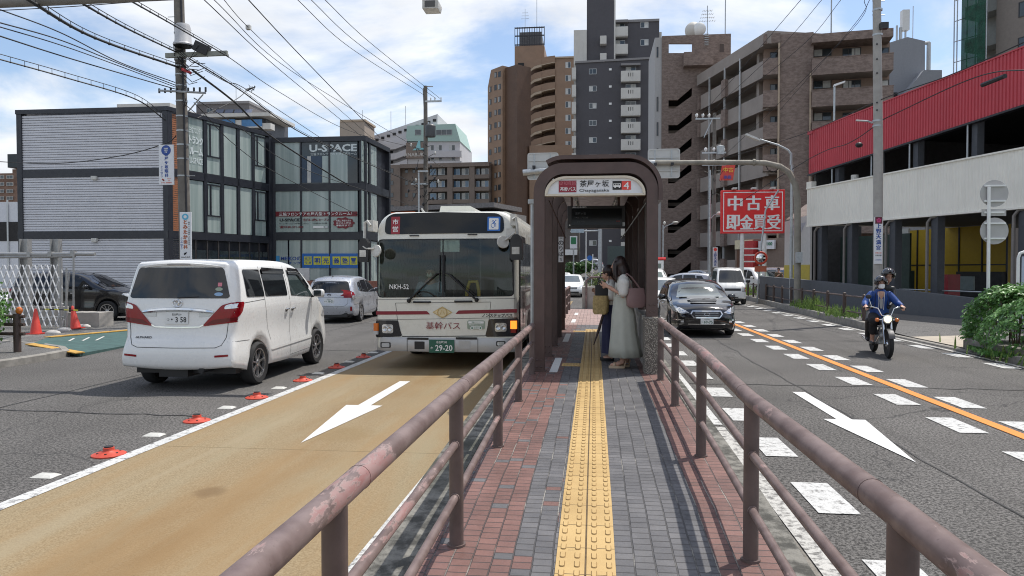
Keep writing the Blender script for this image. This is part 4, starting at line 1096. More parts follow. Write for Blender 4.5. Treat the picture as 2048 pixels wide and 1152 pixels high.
m=MB();x0,x1,z0,z1=H_.rc(1624,62,1787,79,-.8);tbox(m,Mh,x0,x1,-.8,3,z0,z1,brk);x0,x1,z0,z1=H_.rc(1527,67,1561,86,-.2);tbox(m,Mh,x0,x1,-.2,3,z0,z1,brk);m.build('roof_slab',bk)
for k in range(7):
    v=64.3*k
    x0,x1,z0,z1=H_.rc(1624,112+v,1787,145+v,-.8);m=MB()
    tbox(m,Mh,x0,x1,-.8,-.65,z0,z1,brk);tbox(m,Mh,x0,x1,-.65,1.6,z0,z0+.2,grey_c);tbox(m,Mh,x0,x0+.15,-.65,0,z0+.2,z1,brk);tbox(m,Mh,x1-.15,x1,-.65,1.6,z0+.2,z1,brk);tbox(m,Mh,x0-.04,x1+.04,-.84,-.6,z1,z1+.06,brk);m.build('balcony',bk)
    x0,x1,z0,z1=H_.rc(1526,116+v,1560,149+v,-.3);m=MB();tbox(m,Mh,x0,x1,-.3,-.1,z0,z1,brk);tbox(m,Mh,x0,x1,-.1,1.5,z0,z0+.2,grey_c);m.build('balcony',bk)
    for a,b_,q in ((1627,1663,0),(1685,1722,1),(1746,1778,0)):
        x0,x1,z0,z1=H_.rc(a,96+v,b_,113+v,1.6);window(bk,Mh,x0,x1,z0,z1,1.6,alu_d,glz,3 if q else 2,2 if (k+q) % 2 else 1)
    x0,x1,z0,z1=H_.rc(1540,104+v,1555,118+v,1.5);window(bk,Mh,x0,x1,z0,z1,1.5,alu_d,glz,1)
m=MB()
for u in (1557,1620):x=hx(u);m.tube([Mh @ Vector((x,-.35,-2)),Mh @ Vector((x,-.35,H_.uv(u,88 if u<1600 else 148)[1]))],.09,tan_conc,8)
m.build('downpipe',bk,40)
antenna(bk,0,2,H_.uv(1667,62)[1],12,Mh @ Matrix.Translation((hx(1667),0,0)),r=.06)

F=fuv(1768,92,1880,92);gb=F.root('office_block','pale grey block with outside stair and phone masts on its roof');p_=lambda u,v,dy=0:F.uv(u,v,dy)
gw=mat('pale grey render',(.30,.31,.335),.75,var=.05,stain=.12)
m=MB();m.prism([(x,0,z) for x,z in (p_(1768,500),p_(1850,500),p_(1850,82),p_(1815,74),p_(1770,88))][::1],(0,10,0),gw)
m.prism([(x,-1.5,z) for x,z in (p_(1770,205,-1.5),p_(1770,235,-1.5),p_(1815,235,-1.5),p_(1868,165,-1.5),p_(1884,165,-1.5),p_(1884,140,-1.5),p_(1848,140,-1.5),p_(1808,190,-1.5))],(0,1.5,0),gw)
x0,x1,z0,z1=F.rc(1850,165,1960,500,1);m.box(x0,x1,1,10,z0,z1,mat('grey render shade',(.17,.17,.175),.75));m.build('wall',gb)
m=MB();x0,x1,z0,z1=F.rc(1770,185,1795,205,-.1);m.box(x0,x1,-.1,0,z0,z1,dark_in);m.build('opening',gb)
m=MB()
for u,v0,v1,r in ((1807,40,85,.12),(1815,44,80,.2),(1825,20,75,.12),(1840,0,75,.05),(1872,75,150,.25)):a,c=p_(u,v1),p_(u,v0);m.tube([(a[0],2,a[1]),(a[0],2,c[1])],r,alu,8)
a,c=p_(1850,78),p_(1874,75);m.tube([(a[0],2,a[1]),(c[0],2,c[1])],.2,alu,8);a=p_(1824,30);m.box(a[0]-.4,a[0]+.4,1.6,2.4,a[1]-1.2,a[1]+1.2,white_paint);m.build('phone_mast',gb)

F=fuv(1918,72,2075,66);sc_=F.root('scaffolded_tower','apartment tower wrapped in dark green scaffold netting at the right edge')
m=MB();x0=F.uv(1985,50)[0];m.box(x0,F.W+8,.5,14,-2,60,mat('taupe wall',(.22,.19,.165),.75,var=.08));m.build('wall',sc_);m=MB();m.box(F.uv(1918,50)[0],x0,2.5,12,-2,60,mat('pale balcony wall',(.34,.35,.33),.7,var=.1));m.build('recessed_wall',sc_)
net=mat('green netting',(.012,.075,.045),.8,var=.5,sc=1.2,alpha=.8)
m=MB();a,b_=F.uv(1935,50)[0],F.uv(1983,50)[0];m.box(a,b_,-.8,-.78,4,60,net);m.build('netting',sc_)
m=MB()
for u in (1919,1925,1945,1962,1984):x=F.uv(u,50)[0];m.tube([(x,-.7,-1),(x,-.7,58)],.05,steel,6)
for k in range(24):z=4+k*1.85;m.tube([(F.uv(1919,50)[0],-.7,z),(b_,-.7,z)],.04,steel,6)
m.build('scaffold',sc_)
for k in range(9):
    z=17+k*3.0
    window(sc_,I4,F.uv(1921,40)[0],F.uv(1933,40)[0],z,z+1.7,2.5,alu,mat('bright sky glass',(.5,.56,.62),.2,var=.1),1)
    window(sc_,I4,F.uv(2030,10)[0],F.uv(2062,10)[0],z+.3,z+1.6,.5,alu_d,glz,2)
    m=MB();m.box(F.uv(1918,40)[0],x0+1.5,.8,2.5,z-1.25,z-.15,mat('pale balcony wall',(.34,.35,.33)));m.build('balcony',sc_)

F=fuv(815,200,922,200);wa=F.root('apartment_block','white stepped apartment block with mint green mansard top far behind the bus');p_=lambda u,v,dy=0:F.uv(u,v,dy)
whi=mat('far white wall',(.52,.51,.52),.7,var=.06,sc=.2);mint=mat('mint roof',(.36,.50,.45),.6,var=.06)
m=MB();x0,x1,z0,z1=F.rc(815,283,920,560);m.box(x0,x1,0,20,z0,z1,whi)
bp=[(p_(u,v,2),2) for u,v in ((722,280),(875,228),(875,560),(722,560))];m.prism([(q[0],y,q[1]) for q,y in bp][::-1],(0,14,0),whi);m.build('wall',wa)
m=MB();m.prism([(x,-.4,z) for x,z in (p_(812,283),p_(921,283),p_(911,248),p_(815,252))],(0,18,0),mint);m.build('mansard',wa)
for a,b_ in ((830,842),(872,904)):x0,x1,z0,z1=F.rc(a,259,b_,270,-.5);window(wa,I4,x0,x1,z0,z1,-.5,alu,glz,3)
for k in range(9):
    v=276+k*20.5
    m=MB();x0,x1,z0,z1=F.rc(852,v+26,923,v+38,-1.5);m.box(x0,x1,-1.5,0,z0,z1,whi);m.build('balcony',wa)
    for a,b_ in ((856,868),(872,884),(898,910)):x0,x1,z0,z1=F.rc(a,v+14,b_,v+25);window(wa,I4,x0,x1,z0,z1,0,alu,glz,2,1)
    m=MB();pts=[p_(u,vv,-.5) for u,vv in ((752,v+13),(790,v+10),(806,v+4),(814,v+1),(814,v+13),(806,v+16),(790,v+22),(752,v+26))];m.prism([(x,-.5,z) for x,z in pts],(0,2.5,0),whi);m.build('stair_balcony',wa)
    m=MB();x0,x1,z0,z1=F.rc(760,v+26,786,v+33,1.9);m.box(x0,x1,1.85,2.1,z0,z1,dark_in);m.build('stair_opening',wa)
for k in range(13):
    u=728+k*11.5;v=283-k*3.9;x0,x1,z0,z1=F.rc(u,v+2,u+6,v+7,1.9);m=MB();m.box(x0,x1,1.8,2.05,z0,z1,dark_in);m.build('roof_opening',wa)
m=MB();x0,x1,z0,z1=F.rc(812,285,846,316,-.8);m.box(x0,x1,-.8,0,z0,z1,mat('brown sign tower',(.22,.17,.14),.7));m.build('sign_tower',wa)
m=MB();mt=mat('teal emblem',(.25,.55,.58),.5,var=0);x,z=p_(836,293,-.9);m.prism([(x-1.6,-.9,z-1),(x+2.0,-.9,z-1),(x+1.4,-.9,z-.4),(x+.7,-.9,z-.4),(x+.6,-.9,z+1.6),(x+.1,-.9,z+1.6),(x-.6,-.9,z-.3)],(0,.08,0),mt);m.text('ANABUKI',(p_(829,302,-.9)[0],-.9,z-2.2),(1,0,0),(0,0,1),1.0,offw,.02);m.build('lettering',wa)
m=MB()
for u,v0,v1 in ((782,223,260),(811,212,250)):a,c=p_(u,v1,5),p_(u,v0,5);m.tube([(a[0],5,a[1]),(a[0],5,c[1])],.08,alu,6)
m.build('antenna',wa)
F=fuv(681,190,730,190);wt=F.root('water_tower','plain beige concrete block rising behind the glass wing','building')
block(F,9,F.uv(700,243)[1],mat('beige render',(.36,.30,.245),.8,var=.08,stain=.25),wt,'wall');x0,x1,z0,z1=F.rc(680,239,731,243,-.2);m=MB();m.box(x0,x1,-.2,9,z0,z1,tan_conc);m.build('parapet',wt);antenna(wt,F.uv(718,240)[0],3,F.uv(700,240)[1],3.2,r=.06)

F=fuv(757,165,978,163);ba=F.root('brown_apartment','low greyish brown apartment block with recessed balconies above the bus roof')
taupe=mat('taupe tile',(.165,.128,.105),.7,var=.12,sc=.5)
m=MB();m.box(0,F.W,1.5,14,-4,F.uv(900,333)[1],taupe);m.box(F.uv(768,400)[0],F.uv(800,400)[0],0,4,-4,F.uv(780,330)[1],taupe);m.build('wall',ba)
m=MB();x0,x1,z0,z1=F.rc(800,326,978,334,-.3);m.box(x0,x1,-.3,14,z0,z1,taupe);m.build('roof_slab',ba)
for k in range(8):
    v=336+24.4*k
    for a,b_ in ((858,893),(905,941),(948,976)):
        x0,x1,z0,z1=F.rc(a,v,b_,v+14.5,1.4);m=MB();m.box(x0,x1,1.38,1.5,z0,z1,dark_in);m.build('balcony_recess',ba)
        xm=lerp(x0,x1,.45);window(ba,I4,xm-1.6,xm-.1,z0+.05,z1-.15,1.36,alu,glz_b,2);window(ba,I4,xm+.3,xm+1.9,z0+.05,z1-.15,1.36,alu,glz_b if k % 2 else glz,2,1)
    m=MB();x0,x1,z0,z1=F.rc(853,v+14,978,v+22,0);m.box(x0,x1,0,.2,z0,z1,taupe);m.box(x0,x1,.2,1.5,z0,z0+.2,taupe);m.build('balcony',ba)
    for a in (771,781,810,825):x0,x1,z0,z1=F.rc(a,v+1,a+6,v+10,0 if a<800 else 1.5);window(ba,I4,x0,x1,z0,z1,0 if a<800 else 1.5,alu_d,glz,1)
m=MB()
for u in (900,944):x=F.uv(u,400)[0];m.box(x-.6,x+.6,-.1,1.5,-4,F.uv(900,334)[1],taupe)
m.build('pilaster',ba)

F=fuv(378,190,512,190);tb=F.root('condominium_tower','distant condominium with blue glass balconies and solar panels behind the storage building');p_=lambda u,v,dy=0:F.uv(u,v,dy)
m=MB();x0,x1,z0,z1=F.rc(385,204,492,300);m.box(x0,x1,2,16,z0,z1,mat('dark taupe',(.13,.12,.12),.7,var=.06));x0,x1,z0,z1=F.rc(420,232,527,300,0);m.box(x0,x1,1.5,16,z0,z1,mat('slate wall',(.07,.07,.08),.6,var=.2,sc=.5));x0,x1,z0,z1=F.rc(234,207,340,260,6);m.box(x0,x1,6,20,z0,z1,offw);m.build('wall',tb)
m=MB();x0,x1,z0,z1=F.rc(402,226,541,233,-2);m.box(x0,x1,-2,14,z0,z1,offw);x0,x1,z0,z1=F.rc(388,200,493,205);m.box(x0,x1,1.6,16,z0,z1,trim_g);m.build('roof_slab',tb)
m=MB()
for k in range(4):x0,x1,z0,z1=F.rc(431+k*19,217,447+k*19,226,1);m.prism([(x0,.6,z0),(x1,.6,z0),(x1-.3,2,z1),(x0-.3,2,z1)],(0,.1,.05),mat('solar panel',(.16,.18,.24),.2,var=.1))
m.build('solar_panel',tb)
for a,b_ in ((432,470),(483,524)):
    for v in (239,262,285):m=MB();x0,x1,z0,z1=F.rc(a,v,b_,v+14,-1.2);m.box(x0,x1,-1.2,-1.05,z0,z1,mat('blue glass rail',(.05,.17,.36),.15,var=.3,sc=.6));m.box(x0,x1,-1.2,1.5,z0-.3,z0,offw);m.build('balcony',tb)
m=MB();x0,x1,z0,z1=F.rc(470,240,483,300,-1);m.box(x0,x1,-1,1.6,z0,z1,offw);x0,x1,z0,z1=F.rc(524,246,541,258,-1);m.box(x0,x1,-1,1.6,z0,z1,offw);m.build('pillar',tb)
antenna(tb,p_(458,200)[0],4,p_(458,200)[1],5.5,r=.08)
window(tb,I4,*F.rc(406,214,418,222),2,alu,glz,2)
F=fuv(-60,62,42,62);lw_=F.root('white_shed','white panelled low building at the left edge beyond the lot');block(F,8,F.uv(10,404)[1],mat('white panel',(.62,.63,.66),.6,var=.05),lw_,'wall')
m=MB();x0,x1,z0,z1=F.rc(-60,444,42,482,-.05);m.box(x0,x1,-.06,0,z0,z1,dark_in);x0,x1,z0,z1=F.rc(14,400,17,540,-.1);m.box(x0,x1,-.12,-.06,z0,z1,alu);m.build('opening',lw_)
F=fuv(-40,170,39,170);lb=F.root('brown_house_block','brown terraced apartments peeking out at the left edge','building')
m=MB()
for u0,v0,u1 in ((-40,345,39),(-40,372,39),(14,336,39)):x0,x1,z0,z1=F.rc(u0,v0,u1,560);m.box(x0,x1,(v0-336)*-.06+2,12,z0,z1,mat('rust tile',(.20,.12,.085),.7,var=.15))
m.build('wall',lb)
m=MB();x0,x1,z0,z1=F.rc(15,308,40,335,1);m.box(x0,x1,1,4,z0,z1,mat('dark sign box',(.02,.03,.035),.5));m.build('roof_sign',lb);antenna(lb,F.uv(30,320)[0],2,F.uv(30,308)[1],4)
for v in (352,366,380,394):
    for u in (-20,4,22):x0,x1,z0,z1=F.rc(u,v,u+13,v+7,1);window(lb,I4,x0,x1,z0,z1,-.4,offw,glz,2)
slab_m=mat('dark deck slab',(.05,.05,.052),.8,var=.2)
PL,PR=Vector((10.23,37.0)),Vector((14.02,26.3))
FP=Fac(PL,PR);EXT=2.0;L2=FP.W*EXT
pk=FP.root('parking_deck','two level parking deck with a corrugated red band over a cream band')
red_c=mat('red corrugated sheet',(.50,.05,.068),.5,.0,var=.07,sc=.8,stain=.18);cream_c=mat('cream corrugated sheet',(.84,.81,.73),.55,var=.05,sc=.8,stain=.15)
def zb(l,r_):return lambda x:l+(r_-l)*x/FP.W
def ribbed(name,x0,x1,zlo,zhi,mm,y=0,pitch=.14,dep=.03):
    m=MB();x=x0;P=[]
    while x<x1:P+=[(x,y),(x+pitch*.3,y),(x+pitch*.42,y-dep),(x+pitch*.88,y-dep)];x+=pitch
    m.add([p for x,yy in P for p in ((x,yy,zlo(x)),(x,yy,zhi(x)))],[(2*i,2*i+2,2*i+3,2*i+1) for i in range(len(P)-1)],mm)
    m.add([p for x,yy in (P[0],P[-1]) for p in ((x,y+.02,zlo(x)),(x,y+.02,zhi(x)))],[(0,1,3,2)],mm)
    return m.build(name,pk)
rlo,rhi,wlo,whi_=zb(6.36,7.22),zb(8.37,9.10),zb(3.92,3.87),zb(5.65,5.77)
ribbed('red_band',0,L2,rlo,rhi,red_c);ribbed('cream_band',-.05,L2,wlo,whi_,cream_c,-.04,.14,.014)
m=MB()
for (lo,hi,mm,y) in ((rhi,lambda x:rhi(x)+.05,red_c,-.05),(whi_,lambda x:whi_(x)+.06,cream_c,-.10),(lambda x:wlo(x)-.07,wlo,cream_c,-.09),(lambda x:rlo(x)-.07,rlo,dark_metal,-.05)):
    m.add([(x,yy,f(x)) for x in (-.05,L2) for yy in (y,y+.25) for f in (lo,hi)],[(0,1,3,2),(4,6,7,5),(0,4,5,1),(1,5,7,3),(0,2,6,4),(2,3,7,6)],mm)
m.build('coping',pk)
m=MB();m.box(-.05,.35,-.06,.2,rhi(0)-.1,rhi(0)+.05,red_c);m.box(.0,.16,.0,.3,rlo(0),rhi(0),red_c);m.box(.0,.16,.0,9,wlo(0),whi_(0),cream_c);m.box(.0,.14,.3,15.6,4.2,8.3,slab_m);m.box(-.06,.32,-.07,.2,whi_(0),whi_(0)+.35,cream_c);m.build('end_panel',pk)
m=MB();m.box(.1,L2,.3,16,3.95,4.25,slab_m);m.box(.1,L2,.3,16,8.2,8.45,slab_m);m.box(.1,L2,15.6,16,4.2,8.2,mat('dark back wall',(.035,.04,.036),.8,var=.3));m.build('deck_slab',pk)
col_m=mat('dark grey column',(.055,.06,.072),.5,var=.12)
fx_=lambda u,dy=0:FP.uv(u,480,dy)[0]
cols=[fx_(u) for u in (1637,1697,1782,1866,2042)];cols+=[cols[-1]+3.4,cols[-1]+6.5]
for x in cols:
    m=MB();m.box(x-.16,x+.16,.05,.4,0,3.95,col_m);m.build('column',pk,bevel=.02)
    m=MB();m.tube([(x-.26,-.02,.1),(x-.26,-.02,3.6),(x-.1,.0,3.78),(x+.1,.1,3.82)],.055,mat('taupe pipe',(.22,.20,.185),.6,var=.1),8);m.build('drainpipe',pk,40)
for x in [fx_(u) for u in (1702,1787,1870,1997)]+[fx_(1997)+3.2]:
    x -= 1.2
    m=MB();m.box(x-.12,x+.12,.15,.45,4.2,8.2,col_m);m.build('column',pk);m=MB();m.tube([(x-.2,.05,4.2),(x-.2,.05,8)],.035,steel,6);m.build('drainpipe',pk,40)
yel=mat('yellow wall panel',(.44,.29,.015),.6,var=.06);grn=mat('dark green sheet',(.022,.045,.038),.6,var=.2,sc=2)
m=MB();a,b_=fx_(1798,8),fx_(2015,8);m.box(a,b_,8,8.2,.0,3.9,yel)
for k in range(6):x=lerp(a,b_,k/5);m.box(x-.04,x+.04,7.96,8,0,3.9,dark_metal)
m.box(a,b_,7.97,8,2.0,2.06,dark_metal);m.box(lerp(a,b_,.62),b_,7.7,7.95,.0,1.7,slab_m);m.build('yellow_wall',pk)
m=MB();m.box(.3,fx_(1770,6),5.6,5.8,.0,1.75,grn);m.box(.3,fx_(1640,6),5.5,5.6,.0,3.6,grn);m.build('sheet_fence',pk)
m=MB();m.box(-.6,fx_(1790,6),6.2,6.3,1.3,3.9,mat('white hoarding',(.52,.52,.50),.6,var=.08));m.build('hoarding',pk)
m=MB();m.box(fx_(1881,2),fx_(1897,2),2,2.6,.15,1.6,mat('vending red',(.30,.02,.03),.4,var=.1));m.build('red_box',pk)
m=MB();m.box(fx_(1918,5),fx_(1948,5),5,5.08,.9,1.5,mat('grey notice',(.20,.25,.25),.5));m.build('notice',pk)
fl=asphalt_mat('deck floor',(.06,.06,.06),(.1,.1,.1),.1)
m=MB();m.box(.0,L2,.0,16,.15,.30,fl);m.build('floor',pk)
m=MB()
for k in range(22):x=.9+k*.95;m.box(x,x+.5,-.05,.12,.30,.42,mat('wheel stop',(.45,.43,.38),.8,var=.2))
m.build('wheel_stop',pk)
m=MB();m.tube([(.4,.3,1.0),(L2,.3,1.0)],.03,steel,6);m.build('guard_pipe',pk)
p0=FP.uv(1684,345)[0];m=MB();m.tube([(p0+.6,.2,whi_(0)),(p0+.6,.2,whi_(0)+.32)],.16,white_pl,10);m.build('lamp_drum',pk)
FWl=Fac((10.75,33.0),(12.75,24.0));wl=FWl.root('low_wall','low smooth grey wall between the sidewalk and the parking deck','wall')
slate=mat('slate grey wall',(.105,.112,.125),.65,var=.06,stain=.2);W2=FWl.W
FW2=Fac((9.75,42),(10.75,33.0))
m=MB();q=lambda x:interp(x,[-9,0,W2,W2+8],[1.45,1.2,.78,.45])
pts=[(x,0,0) for x in (-8.5,W2+9)]
m.prism([(-8.5,0,0),(W2+9,0,0),(W2+9,0,q(W2+8)),(W2,0,q(W2)),(0,0,q(0)),(-8.5,0,q(-9))],(0,.22,0),slate);m.build('wall',wl,bevel=.01)
x,z=FP.uv(1668,262,3);zt_=FP.uv(1668,172,3)[1]
lm=thing('deck_lamp','slim steel lamp post with a white head on the parking roof','street lamp',tuple(FP.w(x,3,8.45)))
m=MB();m.tube([(0,0,0),(0,0,zt_-8.45)],.05,steel,8);m.build('pole',lm,40)
m=MB();m.prism([(-.05,-.1,zt_-8.5),(.5,-.1,zt_-8.3),(.5,-.1,zt_-8.22),(-.02,-.1,zt_-8.38)],(0,.2,0),white_paint);m.build('lamp_head',lm)
# ================================================================ vehicles
def chaikin(P,it=2,closed=True):
    for _ in range(it):
        Q=[]
        n=len(P)
        for i in range(n):
            a,b_=P[i],P[(i+1) % n]
            Q+=[(a[0]*.75+b_[0]*.25,a[1]*.75+b_[1]*.25),(a[0]*.25+b_[0]*.75,a[1]*.25+b_[1]*.75)]
        P=Q
    return P
def roundpoly(P,r):
    Q=[];n=len(P)
    for i in range(n):
        a,p,b_=Vector(P[i-1]),Vector(P[i]),Vector(P[(i+1) % n]);da,db=a-p,b_-p;k=min(r,da.length*.45,db.length*.45)
        if k<1e-4 or da.normalized().dot(db.normalized())<-.97:Q.append(tuple(p));continue
        A,B_=p+da.normalized()*k,p+db.normalized()*k
        for t in (0,.33,.67,1):Q.append(tuple(A*(1-t)**2+p*(2*t*(1-t))+B_*t*t))
    return Q
def inside(p,P):
    c=False;x,y=p;j=len(P)-1
    for i in range(len(P)):
        if (P[i][1]>y) != (P[j][1]>y) and x<(P[j][0]-P[i][0])*(y-P[i][1])/(P[j][1]-P[i][1])+P[i][0]:c=not c
        j=i
    return c
def dseg(p,a,b_):
    dx,dy=b_[0]-a[0],b_[1]-a[1];l=dx*dx+dy*dy;t=0 if l==0 else max(0,min(1,((p[0]-a[0])*dx+(p[1]-a[1])*dy)/l))
    return math.hypot(p[0]-a[0]-dx*t,p[1]-a[1]-dy*t)
def dens(P,s,closed=True):
    Q=[];n=len(P)
    for i in range(n if closed else n-1):
        a,b_=P[i],P[(i+1) % n];k=max(1,int(math.hypot(b_[0]-a[0],b_[1]-a[1])/s+.5))
        Q+=[(lerp(a[0],b_[0],t/k),lerp(a[1],b_[1],t/k)) for t in range(k)]
    if not closed:Q.append(P[-1])
    return Q
def plate2d(outer,holes=(),s=.08,grid=None,rings=()):
    outs=[dens(outer,s)]+[dens(h,s) for h in holes];V=[];E=[]
    for P in outs:
        o=len(V);V+=P;E+=[(o+i,o+(i+1) % len(P)) for i in range(len(P))]
    g=grid or s
    P=outs[0];keep=g*.35
    for ro in rings:
        for i in range(len(P)):
            a,b_=P[i-1],P[(i+1) % len(P)];t=Vector((b_[0]-a[0],b_[1]-a[1])).normalized();q=(P[i][0]-t.y*ro,P[i][1]+t.x*ro)
            if inside(q,P) and min(dseg(q,P[k-1],P[k]) for k in range(len(P)))>ro*.93:V.append(q)
        keep=max(keep,ro+.02)
    x0,x1=min(p[0] for p in outer),max(p[0] for p in outer);y0,y1=min(p[1] for p in outer),max(p[1] for p in outer)
    nx,ny=int((x1-x0)/g),int((y1-y0)/g)
    for i in range(1,nx+1):
        for j in range(1,ny+1):
            p=(x0+(i-.5)*(x1-x0)/(nx+1)+((j % 2)*.4)*g,y0+j*(y1-y0)/(ny+1))
            if inside(p,outs[0]) and not any(inside(p,h) for h in outs[1:]) and min(min(dseg(p,P[k],P[(k+1) % len(P)]) for k in range(len(P))) for P in outs)>keep:V.append(p)
    r_=delaunay_2d_cdt([Vector(p) for p in V],E,[],0,1e-5)
    v2=[tuple(p) for p in r_[0]];f2=[]
    for f in r_[2]:
        c=(sum(v2[i][0] for i in f)/len(f),sum(v2[i][1] for i in f)/len(f))
        if inside(c,outs[0]) and not any(inside(c,h) for h in outs[1:]):f2.append(tuple(f))
    return v2,f2,outs[0]
class Body:
    """vehicle shell grown from its side outline: local +y is forward, x across, z up"""
    def __init__(s,outline,L,W,zbelt=.95,tum=.28,tum2=.12,sill=.35,rt=.11,rb=.03,planf=.12,planr=.07,bulge=.06,arches=(),rw=.33,s_=.09,tuck=.25,y0f=.55):
        s.L,s.W=L,W;s.p=(zbelt,tum,tum2,sill,rt,rb,planf,planr,bulge,tuck,y0f)
        P=chaikin(outline,2)
        zb_=min(p[1] for p in P);Q=[]
        P=[p for p in P if not (p[1]<zb_+.10 and any(abs(p[0]-a)<rw+.06 for a in arches))]
        i0=min(range(len(P)),key=lambda i:abs(P[i][0]-L*.5)+10*(P[i][1]>zb_+.2)) if not arches else None
        P2=[]
        cut=sorted(arches)
        bot=[p for p in P if p[1]<zb_+.12];top=[p for p in P if p[1]>=zb_+.12]
        k0=next(i for i in range(len(P)) if P[i-1][1]>=zb_+.12 and P[i][1]<zb_+.12)
        P=P[k0:]+P[:k0];done=set()
        for i,p in enumerate(P):
            for a in cut:
                if a not in done and p[0]>a and p[1]<zb_+.12:
                    done.add(a);n=14;a0=math.asin(min(1,max(-1,(zb_+.02-rw)/(rw+.035))))
                    P2+=[(a-(rw+.035)*math.cos(t),rw+(rw+.035)*math.sin(t)) for t in [a0+(PI-2*a0)*k/n for k in range(n+1)]]
            P2.append(p)
        P=P2
        V,F,O=plate2d(P,(),s_,None,(.03,.075,.13))
        s.O=O
        n=len(V);Vt=[]
        for (q,z) in V:
            d=min(dseg((q,z),O[k],O[(k+1) % len(O)]) for k in range(len(O)))
            Vt.append((s.hw(q,z,d),q-L/2,z))
        vs=Vt+[(-x,y,z) for x,y,z in Vt];fs=[]
        for f in F:
            a,b_,c=[Vector(Vt[i]) for i in f[:3]]
            if (b_-a).cross(c-a).x<0:f=f[::-1]
            fs.append(f);fs.append(tuple(i+n for i in f[::-1]))
        key={(round(V[i][0],4),round(V[i][1],4)):i for i in range(n)}
        oi=[key.get((round(p[0],4),round(p[1],4))) for p in O]
        oi=[i for i in oi if i is not None]
        m=10;cols=[]
        for k,i in enumerate(oi):
            a,b_=V[oi[k-1]],V[oi[(k+1) % len(oi)]];t=Vector((b_[0]-a[0],b_[1]-a[1])).normalized();nr=(t.y,-t.x)
            w,y,z=Vt[i];q=V[i][0]
            bl=s.p[8]*(1 if z>zb_+.1 else 0)*(.45 if abs(nr[1])>.93 else 1)
            if abs(nr[0])<.2 and z<zb_+.6 and z<.75:bl=0
            if z<2*rw+.06 and any(abs(q-ar)<rw+.05 for ar in arches):bl=0
            col=[i]
            for j in range(1,m):
                u=1-2*j/m;b2=bl*(1-u*u);vs.append((w*u,y+nr[0]*b2,z+nr[1]*b2));col.append(len(vs)-1)
            col.append(i+n);cols.append(col)
        for k in range(len(cols)):
            a,b_=cols[k],cols[(k+1) % len(cols)]
            for j in range(m):fs.append((a[j],a[j+1],b_[j+1],b_[j]))
        s.v,s.f=vs,fs
        s.bvh=BVHTree.FromPolygons([Vector(p) for p in vs],fs)
    def hw(s,q,z,d):
        zbelt,tum,tum2,sill,rt,rb,pf,pr,bl,tuck,y0f=s.p
        y=(q-s.L/2)/(s.L/2)
        k=max(0,(y-y0f)/(1-y0f));kr=max(0,(-y-.55)/.45)
        w=s.W/2-pf*k*k-pr*kr*kr
        if z>zbelt:w -= (z-zbelt)*tum+(z-zbelt)**2*tum2
        if z<sill:w -= (sill-z)*tuck
        w -= .022*(1-math.cos(max(0,min(1,(z-sill)/(zbelt-sill)))*2*PI))*.5   # soft waist
        r=lerp(rb,rt,max(0,min(1,(z-sill)/.25)))
        x=1-min(d/r,1)
        return max(.02,w-r*.62*x*x)
    def hit(s,axis,a,b_):
        o,d={'R':((3,a-s.L/2,b_),(-1,0,0)),'L':((-3,a-s.L/2,b_),(1,0,0)),'F':((a,9,b_),(0,-1,0)),'B':((a,-9,b_),(0,1,0)),'T':((a,b_-s.L/2,5),(0,0,-1))}[axis]
        h=s.bvh.ray_cast(Vector(o),Vector(d))
        return (h[0],h[1]) if h[0] and h[1].dot(Vector(d))<-.12 else (None,None)
    def panel(s,mb,axis,poly,m,off=.006,g=.07,smooth=0,holes=()):
        if smooth:poly=roundpoly(poly,.035 if smooth>=1 else smooth)
        V,F,O=plate2d(poly,holes,g);P=[];last=Vector((0,0,0))
        ok=[]
        for a,b_ in V:
            h,n=s.hit(axis,a,b_)
            if h is None:ok.append(False);P.append(last)
            else:ok.append(True);P.append(h+n*off);last=P[-1]
        dv={'R':Vector((1,0,0)),'L':Vector((-1,0,0)),'F':Vector((0,1,0)),'B':Vector((0,-1,0)),'T':Vector((0,0,1))}[axis]
        fs=[]
        for f in F:
            if not all(ok[i] for i in f):continue
            if (P[f[1]]-P[f[0]]).cross(P[f[2]]-P[f[0]]).dot(dv)<0:f=f[::-1]
            fs.append(f)
        if fs:mb.add(P,fs,m)
    def line(s,mb,axis,pts,m,w=.008,off=.003):
        pts=dens(pts,.06,False);L_=[]
        for i,p in enumerate(pts):
            a,b_=pts[max(0,i-1)],pts[min(len(pts)-1,i+1)];t=Vector((b_[0]-a[0],b_[1]-a[1])).normalized();r2=[]
            for sgn in (-1,1):
                h,n=s.hit(axis,p[0]-t.y*w/2*sgn,p[1]+t.x*w/2*sgn)
                r2.append(None if h is None else h+n*off)
            if None in r2:continue
            L_.append(r2)
        if len(L_)>1:mb.add([p for r_ in L_ for p in r_],[(2*i,2*i+1,2*i+3,2*i+2) for i in range(len(L_)-1)],m)
